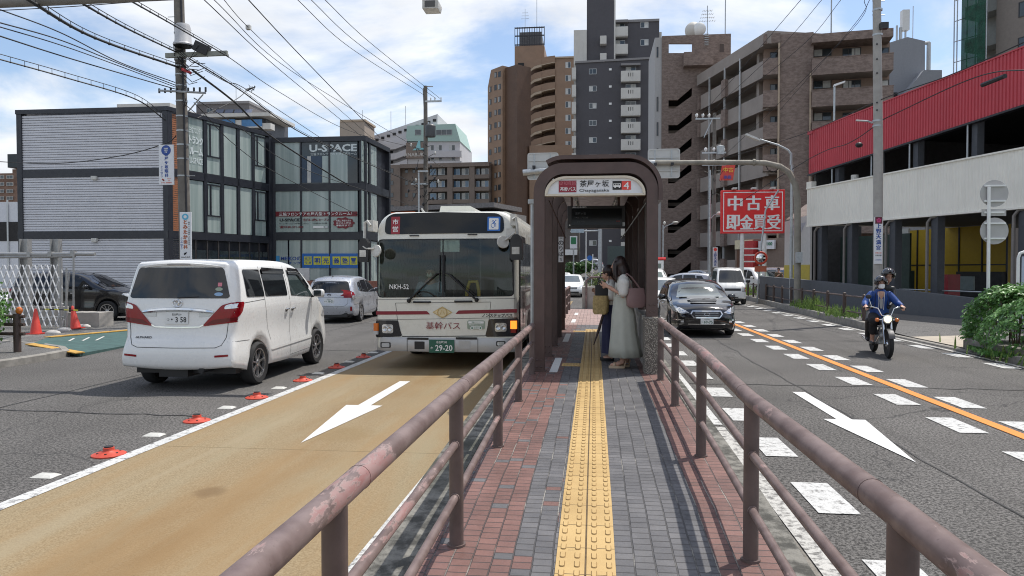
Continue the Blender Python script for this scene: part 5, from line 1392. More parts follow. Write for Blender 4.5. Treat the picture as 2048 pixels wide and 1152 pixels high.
def wheel(parent,x,y,r,w=.2,side=1,rim_m=None,spokes=5,steer=0):
    t=MB();T=Matrix.Translation((x,y,r)) @ Matrix.Rotation(steer,4,'Z') @ Matrix.Rotation(PI/2*side,4,'Y');h=w/2;ri=r*.68
    t.lathe([(ri,-h*.8),(r*.9,-h),(r*.975,-h*.8),(r,-h*.5),(r,h*.5),(r*.975,h*.8),(r*.9,h),(ri,h*.82),(ri,h*.3)],tyre_m,28,T)
    t.lathe([(.001,-h*.3),(ri,-h*.3)],dark_metal,20,T);t.lathe([(ri*1.0,h*.25),(.001,h*.2)],dark_metal,20,T)
    o=t.build('wheel',parent,40)
    m=MB();rm=rim_m or chrome
    m.lathe([(ri*1.01,h*.3),(ri*1.02,h*.84),(ri*.94,h*.8),(ri*.93,h*.4)],rm,28,T,cap=False)
    for k in range(spokes):
        for dl in ((-.13,.13) if spokes<=6 else (0,)):
            a=2*PI*k/spokes;c=lambda rr,an,zz_:T @ Vector((rr*math.cos(an),rr*math.sin(an),zz_))
            a1=a+dl*1.9;a2=a+dl*1.2;wd=.055 if dl==0 else .05
            m.add([c(ri*.18,a2-.35,h*.62),c(ri*.18,a2+.35,h*.62),c(ri*.95,a1+wd,h*.74),c(ri*.95,a1-wd,h*.74),c(ri*.18,a2-.35,h*.35),c(ri*.18,a2+.35,h*.35),c(ri*.95,a1+wd*1.3,h*.45),c(ri*.95,a1-wd*1.3,h*.45)],[(0,1,2,3),(0,4,5,1),(1,5,6,2),(2,6,7,3),(3,7,4,0)],rm)
    m.lathe([(ri*.24,h*.35),(ri*.24,h*.66),(ri*.16,h*.72),(.001,h*.72)],rm,16,T)
    m.build('rim',o,40)
    return o
def mirror_pair(B,root,sy,z,x,m,cap=None):
    for sd in (1,-1):
        q=MB();T=Matrix.Translation((sd*x,sy-B.L/2,z))
        q.ball((0,0,0),.10,.065,.085,cap or m,12,8,None) if False else q.loft([[(T @ Vector((sd*a,b_*k2,c*k2))) for b_,c in ((-.05,-.06),(.04,-.075),(.06,-.03),(.06,.05),(.03,.08),(-.04,.08),(-.06,.04),(-.06,-.03))] for a,k2 in ((-.10,.55),(-.07,.9),(.0,1),(.08,.95),(.105,.6))],cap or m)
        q.box(-.06,.07,-.066,-.058,-.05,.055,glass_dark,T);q.tube([(sd*(x-.09),sy-B.L/2+.02,z-.05),(sd*(x-.2),sy-B.L/2+.03,z-.07)],.022,black_plastic,6)
        q.build('mirror',root,50)
plate_w=mat('white plate',(.72,.73,.72),.4,var=.04);plate_y=mat('yellow plate',(.75,.52,.04),.4,var=.04);plate_g=mat('dark green plate',(.01,.10,.065),.4,var=.04);ink_dg=mat('plate green ink',(.01,.10,.05),.5,var=0)
def numplate(parent,c,up,wd,nrm,top,kana,num,pm=None,im=None,w=.33,h=.165):
    pm=pm or plate_w;im=im or ink_dg
    c,X,Z=Vector(c),Vector(wd).normalized(),Vector(up).normalized();N=X.cross(Z)
    m=MB();q=lambda a,b_,d:c+X*a+Z*b_+N*d
    vs=[q(a,b_,d) for d in (-.012,0) for b_ in (-h/2,h/2) for a in (-w/2,w/2)]
    m.add(vs,[(4,5,7,6),(0,2,3,1),(0,1,5,4),(2,6,7,3),(0,4,6,2),(1,5,7,3)],pm);o=m.build('number_plate',parent)
    if num:
        m=MB();m.text(top,q(0,h*.31,.002),X,Z,h*.2,im,.01,w*.42)
        m.text(num,q(w*.09,-h*.13,.002),X,Z,h*.46,im,.015,w*.68);m.text(kana,q(-w*.39,-h*.13,.002),X,Z,h*.18,im,.01);m.build('lettering',o)
    return o
def paint(name,c,r=.28,m=0,coat=1):return mat(name,c,r,m,var=.02,coat=coat)
def side_poly(root,B,polys,m,nm='side_window',frame=None,g=.07):
    for sd in 'RL':
        for P in polys:
            if frame:
                cx_,cz_=sum(p[0] for p in P)/len(P),sum(p[1] for p in P)/len(P)
                q=MB();B.panel(q,sd,[(cx_+(a-cx_)*1.0+(.022 if a>cx_ else-.022),cz_+(b_-cz_)*1.0+(.022 if b_>cz_ else-.022)) for a,b_ in P],frame,.004,g,1);f=q.build('window_frame',root,60)
            q=MB();B.panel(q,sd,P,m,.009,g,1);q.build(nm,f if frame else root,60)
def lens_pair(root,B,axis,poly,m,nm,off=.008,g=.04,sub=None,inner=None):
    for sg in (1,-1):
        q=MB();B.panel(q,axis,[(a*sg,b_) for a,b_ in poly],m,off,g,1);o=q.build(nm,root,60)
        if inner:
            for pp,mm in inner:q=MB();B.panel(q,axis,[(a*sg,b_) for a,b_ in pp],mm,off+.004,g,1);q.build('lens',o,60)
def both(root,B,poly,m,nm,off=.007,g=.05):
    for sd in 'RL':q=MB();B.panel(q,sd,poly,m,off,g,1);q.build(nm,root,60)

white_car=paint('pearl white paint',(.76,.76,.745),.3,0,.6);silver_car=paint('silver paint',(.44,.46,.50),.32,.5,.6);black_car=paint('black paint',(.006,.006,.008),.14);grey_car=paint('grey paint',(.22,.23,.25),.3,.4)
gap=mat('panel gap',(.05,.05,.05),.8,var=0);wglass=NB('privacy glass');wglass.base((.010,.011,.013));wglass.rough(.03);wglass.b.inputs['Coat Weight'].default_value=.25;wglass=wglass.m
sglass=mat('tinted side glass',(.035,.05,.05),.03,var=0,coat=.3)
L=4.25
vl=[(.02,.36),(.25,.33),(.5,.27),(L-.5,.25),(L-.06,.27),(L-.0,.42),(L-.02,.76),(L-.12,.98),(L-.5,1.15),(L-.78,1.26),(L-1.35,1.75),(L-1.7,1.89),(2.0,1.95),(.75,1.945),(.30,1.93),(.17,1.895),(.17,1.84),(.10,1.38),(.085,1.22),(.075,1.0),(.06,.80),(.0,.70),(-.02,.56),(-.015,.42)]
B=Body(vl,L,1.84,1.25,.15,.14,.45,.10,.03,.17,.055,.05,(.82,3.37),.335,.07,.15)
van=thing('people_carrier','pearl white people carrier driving away with red wedge tail lights','car')
van.location=(-6.14,10.25+L/2,0);van.rotation_euler=(0,0,R(1.0))
m=MB();m.add(B.v,B.f,white_car);vb=m.build('body',van,42)
m=MB();B.panel(m,'B',[(-.74,1.375),(.74,1.375),(.775,1.40),(.665,1.80),(.63,1.83),(-.63,1.83),(-.665,1.80),(-.775,1.40)],wglass,.006,.06,.03);rwd=m.build('rear_window',van,60)
m=MB();m.tube([(0,-L/2+.03,1.385),(.32,-L/2+.06,1.40)],.011,black_plastic,6);m.build('wiper',rwd,50)
m=MB();B.panel(m,'B',[(.59,1.55),(.65,1.55),(.65,1.605),(.59,1.605)],mat('sticker pink',(.6,.2,.25),.5,var=0),.009);m.build('sticker',rwd)
for zc,rx,cc,nm in ((1.435,.065,(.25,.4,.6),'blue'),(1.51,.055,(.3,.36,.28),'green')):
    m=MB();B.panel(m,'B',[(.61+rx*math.cos(k*PI/6),zc+.027*math.sin(k*PI/6)) for k in range(12)],mat('sticker '+nm,cc,.5,var=0),.009);m.build('sticker',rwd)
m=MB();m.loft([[(x,-L/2+.22+.08*(x/.7)**2,1.915-.05*(x/.7)**2),(x,-L/2+.07+.10*(x/.7)**2,1.895-.06*(x/.7)**2),(x,-L/2+.08+.1*(x/.7)**2,1.865-.06*(x/.7)**2),(x,-L/2+.2+.08*(x/.7)**2,1.86-.05*(x/.7)**2)] for x in [-.67+1.34*i/12 for i in range(13)]],white_car);sp=m.build('spoiler',van,50);m=MB();m.box(-.18,.18,-L/2+.075,-L/2+.09,1.868,1.885,mat('grey lens',(.3,.28,.28),.3));m.build('brake_light',sp)
deep_red=mat('deep red lens',(.12,.002,.005),.12,var=.05,coat=.25,spec=.3)
tl=[(.375,.962),(.90,1.03),(.90,1.318),(.80,1.312),(.665,1.275)]
lens_pair(van,B,'B',tl,red_lens,'tail_light',.012,.05,inner=[([(.70,1.215),(.90,1.235),(.90,1.30),(.80,1.295),(.715,1.27)],clear_lens),([(.43,.985),(.885,1.05),(.885,1.10),(.54,1.06)],deep_red)])
for sd in 'RL':
    q=MB();B.panel(q,sd,[(-.03,1.02),(.10,1.055),(.24,1.17),(.31,1.30),(.29,1.318),(-.03,1.318)],red_lens,.012,.05,.012);o=q.build('tail_light',van,60);q=MB();B.panel(q,sd,[(-.03,1.235),(.13,1.24),(.16,1.295),(-.03,1.30)],clear_lens,.016,.05,0);q.build('lens',o,60)
m=MB();rgs=[]
for i in range(17):
    x=-.55+1.1*i/16;z=1.215-.035*(x/.5)**2;h,n=B.hit('B',x,z);k=.5+.5*min(1,(1-abs(x/.55))*6)
    rgs.append([(x,h.y+.01,z+.03*k),(x,h.y-.045*k,z+.022*k),(x,h.y-.05*k,z-.004),(x,h.y-.02*k,z-.03*k),(x,h.y+.01,z-.03*k)])
m.loft(rgs,chrome);m.build('chrome_garnish',van,40)
for sg in (1,-1):m=MB();B.panel(m,'B',[(sg*.33,1.10),(sg*.48,1.11),(sg*.56,1.18),(sg*.33,1.18)],mat('garnish lens',(.45,.46,.47),.15,.3,var=.1,coat=1),.006);m.build('reverse_light',van)
m=MB();B.line(m,'B',[(-.40,.985),(-.34,.955),(0,.945),(.34,.955),(.40,.985)],chrome,.018,.016);m.build('chrome_strip',van)
m=MB();h,n=B.hit('B',0,1.305)
for (rx,rz,dz) in ((.075,.052,0),(.046,.022,.018),(.02,.048,0)):m.tube([h+Vector((rx*math.cos(t*PI/10),-.014,rz*math.sin(t*PI/10)+dz)) for t in range(21)],.0065,chrome,6)
m.build('emblem',van,50)
numplate(van,B.hit('B',0,1.085)[0]+Vector((0,-.02,-.0)),(0,0,1),(1,0,0),None,'名古屋339','つ','・3 58',None,ink,.345,.175)
m=MB();m.text('ALPHARD',(-.52,0,.80),(1,0,0),(0,0,1),.03,dark_metal,.02,.27,False,lambda p:(lambda h:h[0]+Vector((0,-.008,0)))(B.hit('B',p.x,p.z)));m.build('lettering',van)
m=MB()
for sg in (1,-1):B.line(m,'B',[(sg*.76,1.02),(sg*.74,.80),(sg*.69,.69),(sg*.60,.655),(0,.65)],gap,.009)
B.line(m,'B',[(-.9,.74),(-.76,.74)],gap,.007);B.line(m,'B',[(.76,.74),(.9,.74)],gap,.007)
for sd in 'RL':
    for pts in ([(1.02,1.88),(1.0,1.25),(1.12,.86),(1.22,.66)],[(1.98,1.87),(2.0,1.3),(2.02,.32)],[(3.02,1.25),(3.04,.8),(3.0,.36),(2.04,.33)],[(.1,.74),(.48,.73)],[(L-.85,1.22),(L-.5,1.12),(L-.3,1.04)],[(.32,1.30),(1.0,1.33)]):B.line(m,sd,pts,gap,.007)
m.build('panel_gap',van)
for sd in 'RL':m=MB();B.panel(m,sd,[(1.22,.50),(3.0,.54),(3.0,.58),(1.22,.54)],white_car,.012);m.build('side_trim',van)
for P,mm in (([(.42,1.385),(1.00,1.375),(1.00,1.80),(.46,1.80)],wglass),([(1.05,1.375),(1.92,1.36),(1.92,1.80),(1.05,1.805)],wglass),([(2.08,1.355),(3.10,1.30),(2.66,1.70),(2.50,1.78),(2.12,1.795)],sglass)):both(van,B,P,mm,'side_window',.009)
for sd in 'RL':
    for P in ([(1.06,1.73),(1.93,1.72),(1.93,1.80),(1.06,1.825)],[(2.1,1.71),(2.52,1.70),(2.88,1.44),(2.92,1.49),(2.56,1.80),(2.1,1.825)]):q=MB();B.panel(q,sd,P,wglass,.03,.05,.02);q.build('wind_deflector',van,60)
for sd,sx in (('R',1),('L',-1)):
    for a in (1.86,2.12):
        h,n=B.hit(sd,a,1.12);q=MB();q.ball(h+n*.002,.005,.055,.03,gap,10,6);q.tube([h+Vector((sx*.012,-.055,.004)),h+Vector((sx*.035,-.02,.01)),h+Vector((sx*.035,.03,.01)),h+Vector((sx*.012,.058,.004))],.013,chrome,8);q.build('door_handle',van,50)
m=MB();B.panel(m,'F',[(-.70,1.30),(.70,1.30),(.58,1.78),(-.58,1.78)],sglass,.006,.07,.03);m.build('windscreen',van,60)
lens_pair(van,B,'F',[(.5,.82),(.88,.90),(.86,1.04),(.62,.98)],clear_lens,'headlight');both(van,B,[(L-.38,.90),(L-.05,.86),(L-.05,.94),(L-.2,1.04)],clear_lens,'headlight')
m=MB();B.panel(m,'F',[(-.45,.6),(.45,.6),(.45,.86),(-.45,.86)],chrome,.01);m.build('grille',van)
mirror_pair(B,van,3.0,1.36,1.06,white_car)
for sg in (1,-1):m=MB();B.panel(m,'B',[(sg*.60,.515),(sg*.80,.53),(sg*.80,.56),(sg*.60,.545)],red_lens,.008,.03,.006);m.build('reflector',van)
m=MB();m.tube([(.38,-L/2+.3,.32),(.38,-L/2-.015,.32)],.045,dark_metal,14);m.tube([(.38,-L/2-.018,.32),(.38,-L/2-.016,.32)],.04,ink,12);m.build('exhaust',van,50)
m=MB();m.box(-.78,.78,-L/2+.25,L/2-.3,.24,.36,black_plastic);m.box(-.35,.1,-L/2+.12,-L/2+.5,.2,.34,black_plastic);m.build('underbody',van)
alloy=mat('bright alloy',(.55,.55,.56),.25,.9,var=.04)
for y in (.82-L/2,3.37-L/2):
    for sd in (1,-1):wheel(van,sd*.80,y,.335,.215,sd,alloy,7)

def car(name,label,spec,paintm,loc,rz,cat='car',group=None,plates=None,glass=None,detail=1,light_on=False):
    d=spec;L,W=d['L'],d['W']
    key=d['id']
    if key not in _BD:_BD[key]=Body(d['out'],L,W,d.get('belt',.9),d.get('tum',.3),d.get('tum2',.1),.4,d.get('rt',.12),.03,d.get('pf',.13),d.get('pr',.08),d.get('bulge',.07),d['arch'],d['rw'],d.get('s',.11),.2)
    B=_BD[key];gl=glass or glass_dark
    r_=thing(name,label,cat,(loc[0],loc[1],loc[2] if len(loc)>2 else 0),rz,group)
    m=MB();m.add(B.v,B.f,paintm);m.build('body',r_,42)
    side_poly(r_,B,d['side'],gl if 'sg' not in d else d['sg'])
    m=MB();B.panel(m,'F',d['ws'],d.get('wsm',gl),.006,.08);o=m.build('windscreen',r_,60)
    m=MB();B.panel(m,'B',d['rw_'],gl,.006,.08);m.build('rear_window',r_,60)
    lens_pair(r_,B,'F',d['hl'],clear_lens,'headlight',.008,.05,inner=d.get('hli'))
    lens_pair(r_,B,'B',d['tl'],d.get('tlm',red_lens),'tail_light',.01,.05,inner=d.get('tli'))
    if 'tls' in d:both(r_,B,d['tls'],d.get('tlm',red_lens),'tail_light',.01)
    if 'hls' in d:both(r_,B,d['hls'],clear_lens,'headlight',.008)
    if 'gr' in d:
        m=MB();B.panel(m,'F',d['gr'],d.get('grm',black_plastic),.008,.06);g=m.build('grille',r_,60)
        if 'grf' in d:
            m=MB();B.line(m,'F',d['gr']+[d['gr'][0]],chrome,.03,.014)
            for zz_ in d['grf']:B.line(m,'F',[(-.3,zz_),(.3,zz_)],steel,.014,.012)
            m.build('chrome_trim',g)
    if 'low' in d:m=MB();[B.panel(m,'F',P,black_plastic,.006,.06) for P in d['low']];m.build('air_intake',r_,60)
    m=MB()
    for sd in 'RL':
        for P in d.get('gaps',()):B.line(m,sd,P,gap,.008)
    for P in d.get('bgaps',()):B.line(m,'B',P,gap,.008)
    for P in d.get('fgaps',()):B.line(m,'F',P,gap,.008)
    if m.v:m.build('panel_gap',r_)
    for sd,sx in (('R',1),('L',-1)):
        for a,z in d.get('hand',()):
            h,n=B.hit(sd,a,z);q=MB();q.tube([h+Vector((sx*.006,-.07,0)),h+Vector((sx*.03,-.03,.004)),h+Vector((sx*.03,.03,.004)),h+Vector((sx*.006,.07,0))],.013,paintm if paintm is not black_car else chrome,6);q.build('door_handle',r_,50)
    if plates:
        fb,rbk=plates
        for ax,pl_,zz_ in (('F',fb,d['pz'][0]),('B',rbk,d['pz'][1])):
            if pl_ is None:continue
            h,n=B.hit(ax,0,zz_)
            numplate(r_,h+Vector((0,.02 if ax=='F' else-.02,0)),(0,0,1),(-1,0,0) if ax=='F' else (1,0,0),None,*pl_)
    if 'mir' in d:mirror_pair(B,r_,*d['mir'],paintm,d.get('mirm'))
    for y in d['arch']:
        for sd in (1,-1):wheel(r_,sd*(W/2-.11),y-L/2,d['rw'],.2,sd,d.get('rim',mat('bright alloy',(.55,.55,.56),.25,.9,var=.04)),d.get('spk',5))
    m=MB();m.box(-W/2+.25,W/2-.25,-L/2+.3,L/2-.3,.17,.35,black_plastic);m.build('underbody',r_)
    return r_,B
_BD={}
def mirror_x(P):return P+[(-a,b_) for a,b_ in P[::-1]]
wagon=dict(id='wagon',L=4.6,W=1.775,belt=.93,out=[(.04,.28),(.4,.22),(4.2,.20),(4.5,.22),(4.6,.38),(4.58,.58),(4.42,.74),(3.95,.90),(3.45,.99),(2.75,1.40),(2.3,1.53),(1.5,1.565),(.75,1.52),(.42,1.47),(.30,1.42),(.12,1.08),(.04,.92),(.05,.78),(-.02,.62),(-.0,.42)],arch=(.95,3.73),rw=.315,
    side=[[(.62,1.10),(1.12,1.03),(1.15,1.39),(.80,1.36)],[(1.18,1.03),(2.02,1.0),(2.0,1.44),(1.24,1.42)],[(2.08,1.0),(3.15,.99),(3.1,1.04),(2.55,1.38),(2.1,1.44)]],ws=[(-.62,1.02),(.62,1.02),(.5,1.43),(-.5,1.43)],rw_=[(-.60,1.02),(.60,1.02),(.67,1.08),(.58,1.36),(.5,1.40),(-.5,1.40),(-.58,1.36),(-.67,1.08)],
    hl=[(.42,.70),(.82,.72),(.84,.84),(.7,.84)],tl=[(.74,.80),(.86,.82),(.87,1.12),(.80,1.12),(.73,1.02)],tls=[(-.05,.80),(.07,.84),(.13,1.03),(.10,1.12),(-.05,1.11)],tli=[([(.74,.81),(.86,.83),(.86,.93),(.74,.93)],clear_lens)],
    gr=[(-.4,.5),(.4,.5),(.45,.62),(-.45,.62)],low=[[(-.5,.28),(.5,.28),(.55,.42),(-.55,.42)]],gaps=[[(2.05,1.47),(2.05,.95),(2.0,.35)],[(1.15,1.0),(1.1,.75),(1.25,.4)],[(3.25,.95),(3.3,.6),(3.2,.35),(2.0,.3)],[(.1,.62),(.6,.64)]],bgaps=[[(-.62,.98),(-.62,.66),(-.5,.57),(.5,.57),(.62,.66),(.62,.98)]],hand=[(1.45,.86),(2.3,.86)],pz=(.42,.76),mir=(3.05,1.05,.96),bulge=.09)
suv=dict(id='suv',L=4.65,W=1.83,belt=1.08,out=[(.06,.35),(.4,.28),(4.2,.27),(4.55,.30),(4.65,.48),(4.62,.80),(4.45,.98),(3.9,1.10),(3.45,1.16),(2.72,1.60),(2.2,1.71),(1.4,1.73),(.6,1.68),(.3,1.60),(.12,1.15),(.06,.95),(.0,.70),(.02,.45)],arch=(.95,3.65),rw=.36,
    side=[[(.70,1.22),(1.15,1.16),(1.15,1.55),(.80,1.52)],[(1.2,1.16),(2.12,1.13),(2.1,1.61),(1.25,1.58)],[(2.18,1.13),(3.2,1.13),(3.1,1.2),(2.62,1.55),(2.2,1.61)]],ws=[(-.64,1.2),(.64,1.2),(.52,1.6),(-.52,1.6)],rw_=[(-.6,1.18),(.6,1.18),(.55,1.52),(-.55,1.52)],hl=[(.42,.84),(.84,.86),(.86,.98),(.6,.94)],hls=[(4.15,.93),(4.62,.84),(4.62,.92),(4.4,1.0)],tl=[(.6,.98),(.86,1.0),(.86,1.2),(.7,1.14)],tls=[(-.05,1.0),(.3,1.06),(.3,1.12),(-.05,1.18)],
    gr=[(-.4,.6),(.4,.6),(.45,.9),(-.45,.9)],gaps=[[(2.15,1.64),(2.15,1.05),(2.1,.45)],[(1.18,1.12),(1.15,.85),(1.32,.45)],[(3.3,1.08),(3.32,.7),(3.2,.45),(2.1,.42)]],hand=[(1.5,.98),(2.45,.98)],pz=(.5,.8),mir=(3.0,1.2,1.02),bulge=.1)
sport=dict(id='sport',L=4.65,W=1.78,belt=.90,out=[(.05,.30),(.4,.22),(4.2,.19),(4.5,.19),(4.63,.30),(4.65,.55),(4.60,.70),(4.45,.80),(3.9,.92),(3.35,.985),(2.72,1.36),(2.3,1.46),(1.5,1.49),(.7,1.43),(.38,1.34),(.12,1.0),(.04,.88),(.0,.65),(.0,.42)],arch=(.98,3.65),rw=.33,
    side=[[(.62,1.05),(1.15,1.0),(1.15,1.32),(.8,1.30)],[(1.2,1.0),(2.1,.97),(2.08,1.38),(1.25,1.35)],[(2.16,.97),(3.05,.98),(3.0,1.02),(2.55,1.31),(2.2,1.38)]],ws=[(-.66,1.015),(0,.995),(.66,1.015),(.62,1.06),(.50,1.35),(.44,1.38),(-.44,1.38),(-.50,1.35),(-.62,1.06)],rw_=[(-.58,1.0),(.58,1.0),(.5,1.3),(-.5,1.3)],
    hl=[(.44,.66),(.60,.62),(.84,.70),(.85,.80),(.66,.78)],hli=[([(.52,.66),(.60,.655),(.62,.73),(.55,.73)],chrome),([(.66,.68),(.74,.69),(.76,.76),(.68,.76)],chrome)],hls=[(4.05,.80),(4.5,.66),(4.6,.66),(4.55,.74),(4.3,.82)],tl=[(.55,.82),(.84,.84),(.84,.98),(.65,.95)],tls=[(-.05,.85),(.35,.9),(.3,.97),(-.05,.96)],
    gr=[(-.33,.53),(.33,.53),(.40,.62),(.36,.70),(-.36,.70),(-.40,.62)],grf=(.58,.65),low=[[(-.42,.26),(.42,.26),(.46,.35),(-.46,.35)],[(.52,.38),(.84,.42),(.84,.50),(.58,.46)],[(-.84,.42),(-.52,.38),(-.58,.46),(-.84,.50)]],gaps=[[(2.12,1.42),(2.12,.95),(2.1,.36)],[(1.18,.98),(1.15,.75),(1.35,.38)],[(3.15,.95),(3.2,.6),(3.1,.36),(2.1,.33)]],hand=[(1.5,.82),(2.45,.82)],pz=(.44,.7),mir=(2.9,1.02,.98),bulge=.13,pf=.17)
keivan=dict(id='keivan',L=3.4,W=1.475,belt=1.1,tum=.12,tum2=.1,out=[(.03,.35),(.3,.3),(3.1,.28),(3.36,.32),(3.4,.5),(3.38,.78),(3.26,.98),(3.0,1.12),(2.55,1.62),(2.35,1.82),(1.9,1.89),(.3,1.89),(.1,1.84),(.03,1.2),(0,.8),(0,.5)],arch=(.6,2.8),rw=.27,side=[[(.2,1.15),(1.0,1.12),(1.0,1.72),(.22,1.72)],[(1.08,1.12),(1.9,1.1),(1.9,1.72),(1.08,1.72)],[(1.98,1.1),(2.75,1.1),(2.4,1.65),(1.98,1.72)]],ws=[(-.60,1.13),(.60,1.13),(.64,1.18),(.54,1.72),(.5,1.76),(-.5,1.76),(-.54,1.72),(-.64,1.18)],rw_=[(-.55,1.2),(.55,1.2),(.5,1.7),(-.5,1.7)],hl=[(.44,.66),(.68,.68),(.68,.90),(.50,.90)],hli=[([(.6,.68),(.67,.68),(.67,.88),(.6,.88)],amber_lens)],tl=[(.55,.6),(.7,.6),(.7,.9),(.55,.9)],gr=[(-.4,.72),(.4,.72),(.4,.84),(-.4,.84)],low=[[(-.3,.33),(.3,.33),(.3,.42),(-.3,.42)]],gaps=[[(1.95,1.75),(1.95,.4)],[(1.04,1.75),(1.04,.4)]],pz=(.52,.6),mir=(2.75,1.2,.86),s=.12,rt=.08,pf=.08,spk=7,mirm=black_plastic)
minivan=dict(id='minivan',L=4.5,W=1.7,belt=1.05,tum=.13,tum2=.1,out=[(.03,.33),(.3,.28),(4.1,.25),(4.42,.28),(4.5,.45),(4.47,.75),(4.3,.95),(3.75,1.08),(3.5,1.14),(2.85,1.65),(2.4,1.80),(1.5,1.84),(.4,1.82),(.15,1.75),(.05,1.1),(0,.8),(0,.5)],arch=(.75,3.6),rw=.31,side=[[(.25,1.12),(1.1,1.1),(1.1,1.65),(.3,1.65)],[(1.15,1.1),(2.15,1.08),(2.15,1.68),(1.15,1.66)],[(2.22,1.08),(3.3,1.08),(2.8,1.55),(2.25,1.67)]],ws=[(-.62,1.14),(.62,1.14),(.53,1.68),(-.53,1.68)],rw_=[(-.6,1.15),(.6,1.15),(.55,1.65),(-.55,1.65)],hl=[(.42,.72),(.78,.76),(.78,.92),(.5,.90)],tl=[(.6,.8),(.8,.8),(.8,1.1),(.65,1.1)],gr=[(-.38,.62),(.38,.62),(.42,.82),(-.42,.82)],grf=(.72,),low=[[(-.5,.3),(.5,.3),(.5,.42),(-.5,.42)]],gaps=[[(2.18,1.7),(2.18,.4)],[(1.12,1.7),(1.12,.4)]],pz=(.5,.7),mir=(3.15,1.15,.95),s=.13,rt=.1)
sedan=dict(id='sedan',L=4.6,W=1.76,belt=.90,out=[(.04,.3),(.4,.22),(4.2,.2),(4.5,.22),(4.6,.36),(4.58,.58),(4.42,.72),(3.85,.88),(3.3,.96),(2.6,1.38),(2.2,1.46),(1.6,1.46),(1.15,1.38),(.62,1.06),(.15,1.0),(.03,.9),(.0,.6),(.0,.4)],arch=(.95,3.65),rw=.315,side=[[(1.1,1.0),(1.95,.97),(1.95,1.37),(1.45,1.36)],[(2.02,.97),(3.0,.96),(2.45,1.33),(2.05,1.38)]],ws=[(-.62,.99),(.62,.99),(.5,1.38),(-.5,1.38)],rw_=[(-.55,1.08),(.55,1.08),(.48,1.34),(-.48,1.34)],hl=[(.42,.62),(.82,.66),(.84,.78),(.6,.75)],tl=[(.5,.75),(.82,.78),(.82,.92),(.55,.9)],gr=[(-.36,.5),(.36,.5),(.42,.66),(-.42,.66)],grf=(.55,.6),low=[[(-.5,.26),(.5,.26),(.5,.38),(-.5,.38)]],gaps=[[(1.98,1.4),(1.98,.36)],[(3.1,.9),(3.1,.36)]],pz=(.42,.7),mir=(2.9,1.0,.97),s=.13)
sedan['wsm']=mat('light windscreen',(.10,.12,.125),.03,var=.5,sc=.8,coat=.5);minivan['wsm']=mat('greenish windscreen',(.10,.14,.12),.03,var=.5,sc=.9,coat=.5)
sport['wsm']=mat('bright windscreen',(.13,.15,.15),.03,var=.5,sc=1.2,coat=.5);keivan['wsm']=glass_dark

cr1,B1_=car('estate_car','silver estate car driving away beside the front of the bus',wagon,silver_car,(-9.0,26.2,0),R(5),plates=(None,('名古屋301','の','・16-21')),glass=wglass)
m=MB();m.tube([(0,-1.75,1.50),(0,-1.85,1.56),(0,-1.95,1.575)],[.03,.02,.004],black_plastic,8);m.build('aerial',cr1,50)
m=MB();B1_.line(m,'B',[(-.48,.885),(.48,.885)],silver_car,.04,.03);B1_.panel(m,'B',[(.70,.42),(.76,.42),(.76,.56),(.70,.56)],red_lens,.01);h,n=B1_.hit('B',0,.95);m.tube([h+Vector((.055*math.cos(t*PI/8),-.012,.037*math.sin(t*PI/8))) for t in range(17)],.007,dark_metal,6);m.tube([h+Vector((.03*math.cos(t*PI/8),-.012,.015+.015*math.sin(t*PI/8))) for t in range(17)],.005,dark_metal,6);m.build('tailgate_trim',cr1,50)
m=MB();m.box(-.6,.6,-2.33,-2.2,.22,.36,black_plastic);m.build('diffuser',cr1)
cr2,B2_=car('estate_car','glossy black estate car with a bonnet scoop waiting in the right lane',sport,black_car,(2.93,20.0+2.32,0),PI+R(0.6),plates=(('名古屋302','さ','69-75'),None),glass=glass_dark)
m=MB();B2_.panel(m,'T',[(-.36,3.70),(.36,3.70),(.40,3.80),(.38,3.98),(-.38,3.98),(-.40,3.80)],black_car,.045,.06,1);B2_.panel(m,'F',[(-.36,.895),(.36,.895),(.34,.94),(-.34,.94)],black_plastic,.05,.05,1);m.build('bonnet_scoop',cr2,50)
m=MB();B2_.line(m,'F',[(-.48,.36),(.48,.36)],chrome,.022,.012)
for sg in (1,-1):B2_.line(m,'F',[(sg*.58,.47),(sg*.82,.46)],chrome,.022,.012);B2_.panel(m,'F',[(sg*.58,.40),(sg*.66,.40),(sg*.66,.45),(sg*.58,.45)],clear_lens,.012)
h,n=B2_.hit('F',0,.62);m.tube([h+Vector((.07*math.cos(t*PI/8),.016,.036*math.sin(t*PI/8))) for t in range(17)],.006,chrome,6)
m.build('chrome_trim',cr2,50)
m=MB()
for a in (-.5,.12):h,n=B2_.hit('F',a,1.02);h2,n2=B2_.hit('F',a+.46,1.01);m.tube([h+n*.02,h2+n2*.02],.012,black_plastic,6)
m.build('wiper',cr2,40)
m=MB()
for sg in (1,-1):m.ball((sg*.36,.25,1.02),.13,.1,.16,mat('seat fabric',(.06,.06,.065),.8),10,8)
m.build('seat',cr2,60)
cr3,_=car('kei_van','small white box van with its amber indicator lit behind the black car',keivan,white_car,(7.05,40.2,0),PI-R(2))
m=MB();m.box(-.12,.12,1.35,1.36,.0,.0,white_paint) if False else None
cr4,_=car('saloon_car','white car directly behind the black estate car',sedan,white_car,(2.65,30.5,0),PI+R(1),plates=(('名古屋','む','12-08'),None))
cr5,B5=car('patrol_van','white emergency vehicle with a red roof light bar in the queue',minivan,white_car,(2.9,39,0),PI+R(1),cat='van')
m=MB();m.box(-.55,.55,.9,1.25,1.82,2.25,white_paint);m.box(-.42,.42,1.255,1.27,1.88,2.1,mat('greenish windscreen',(.1,.14,.12)));m.build('roof_box',cr5,bevel=.04)
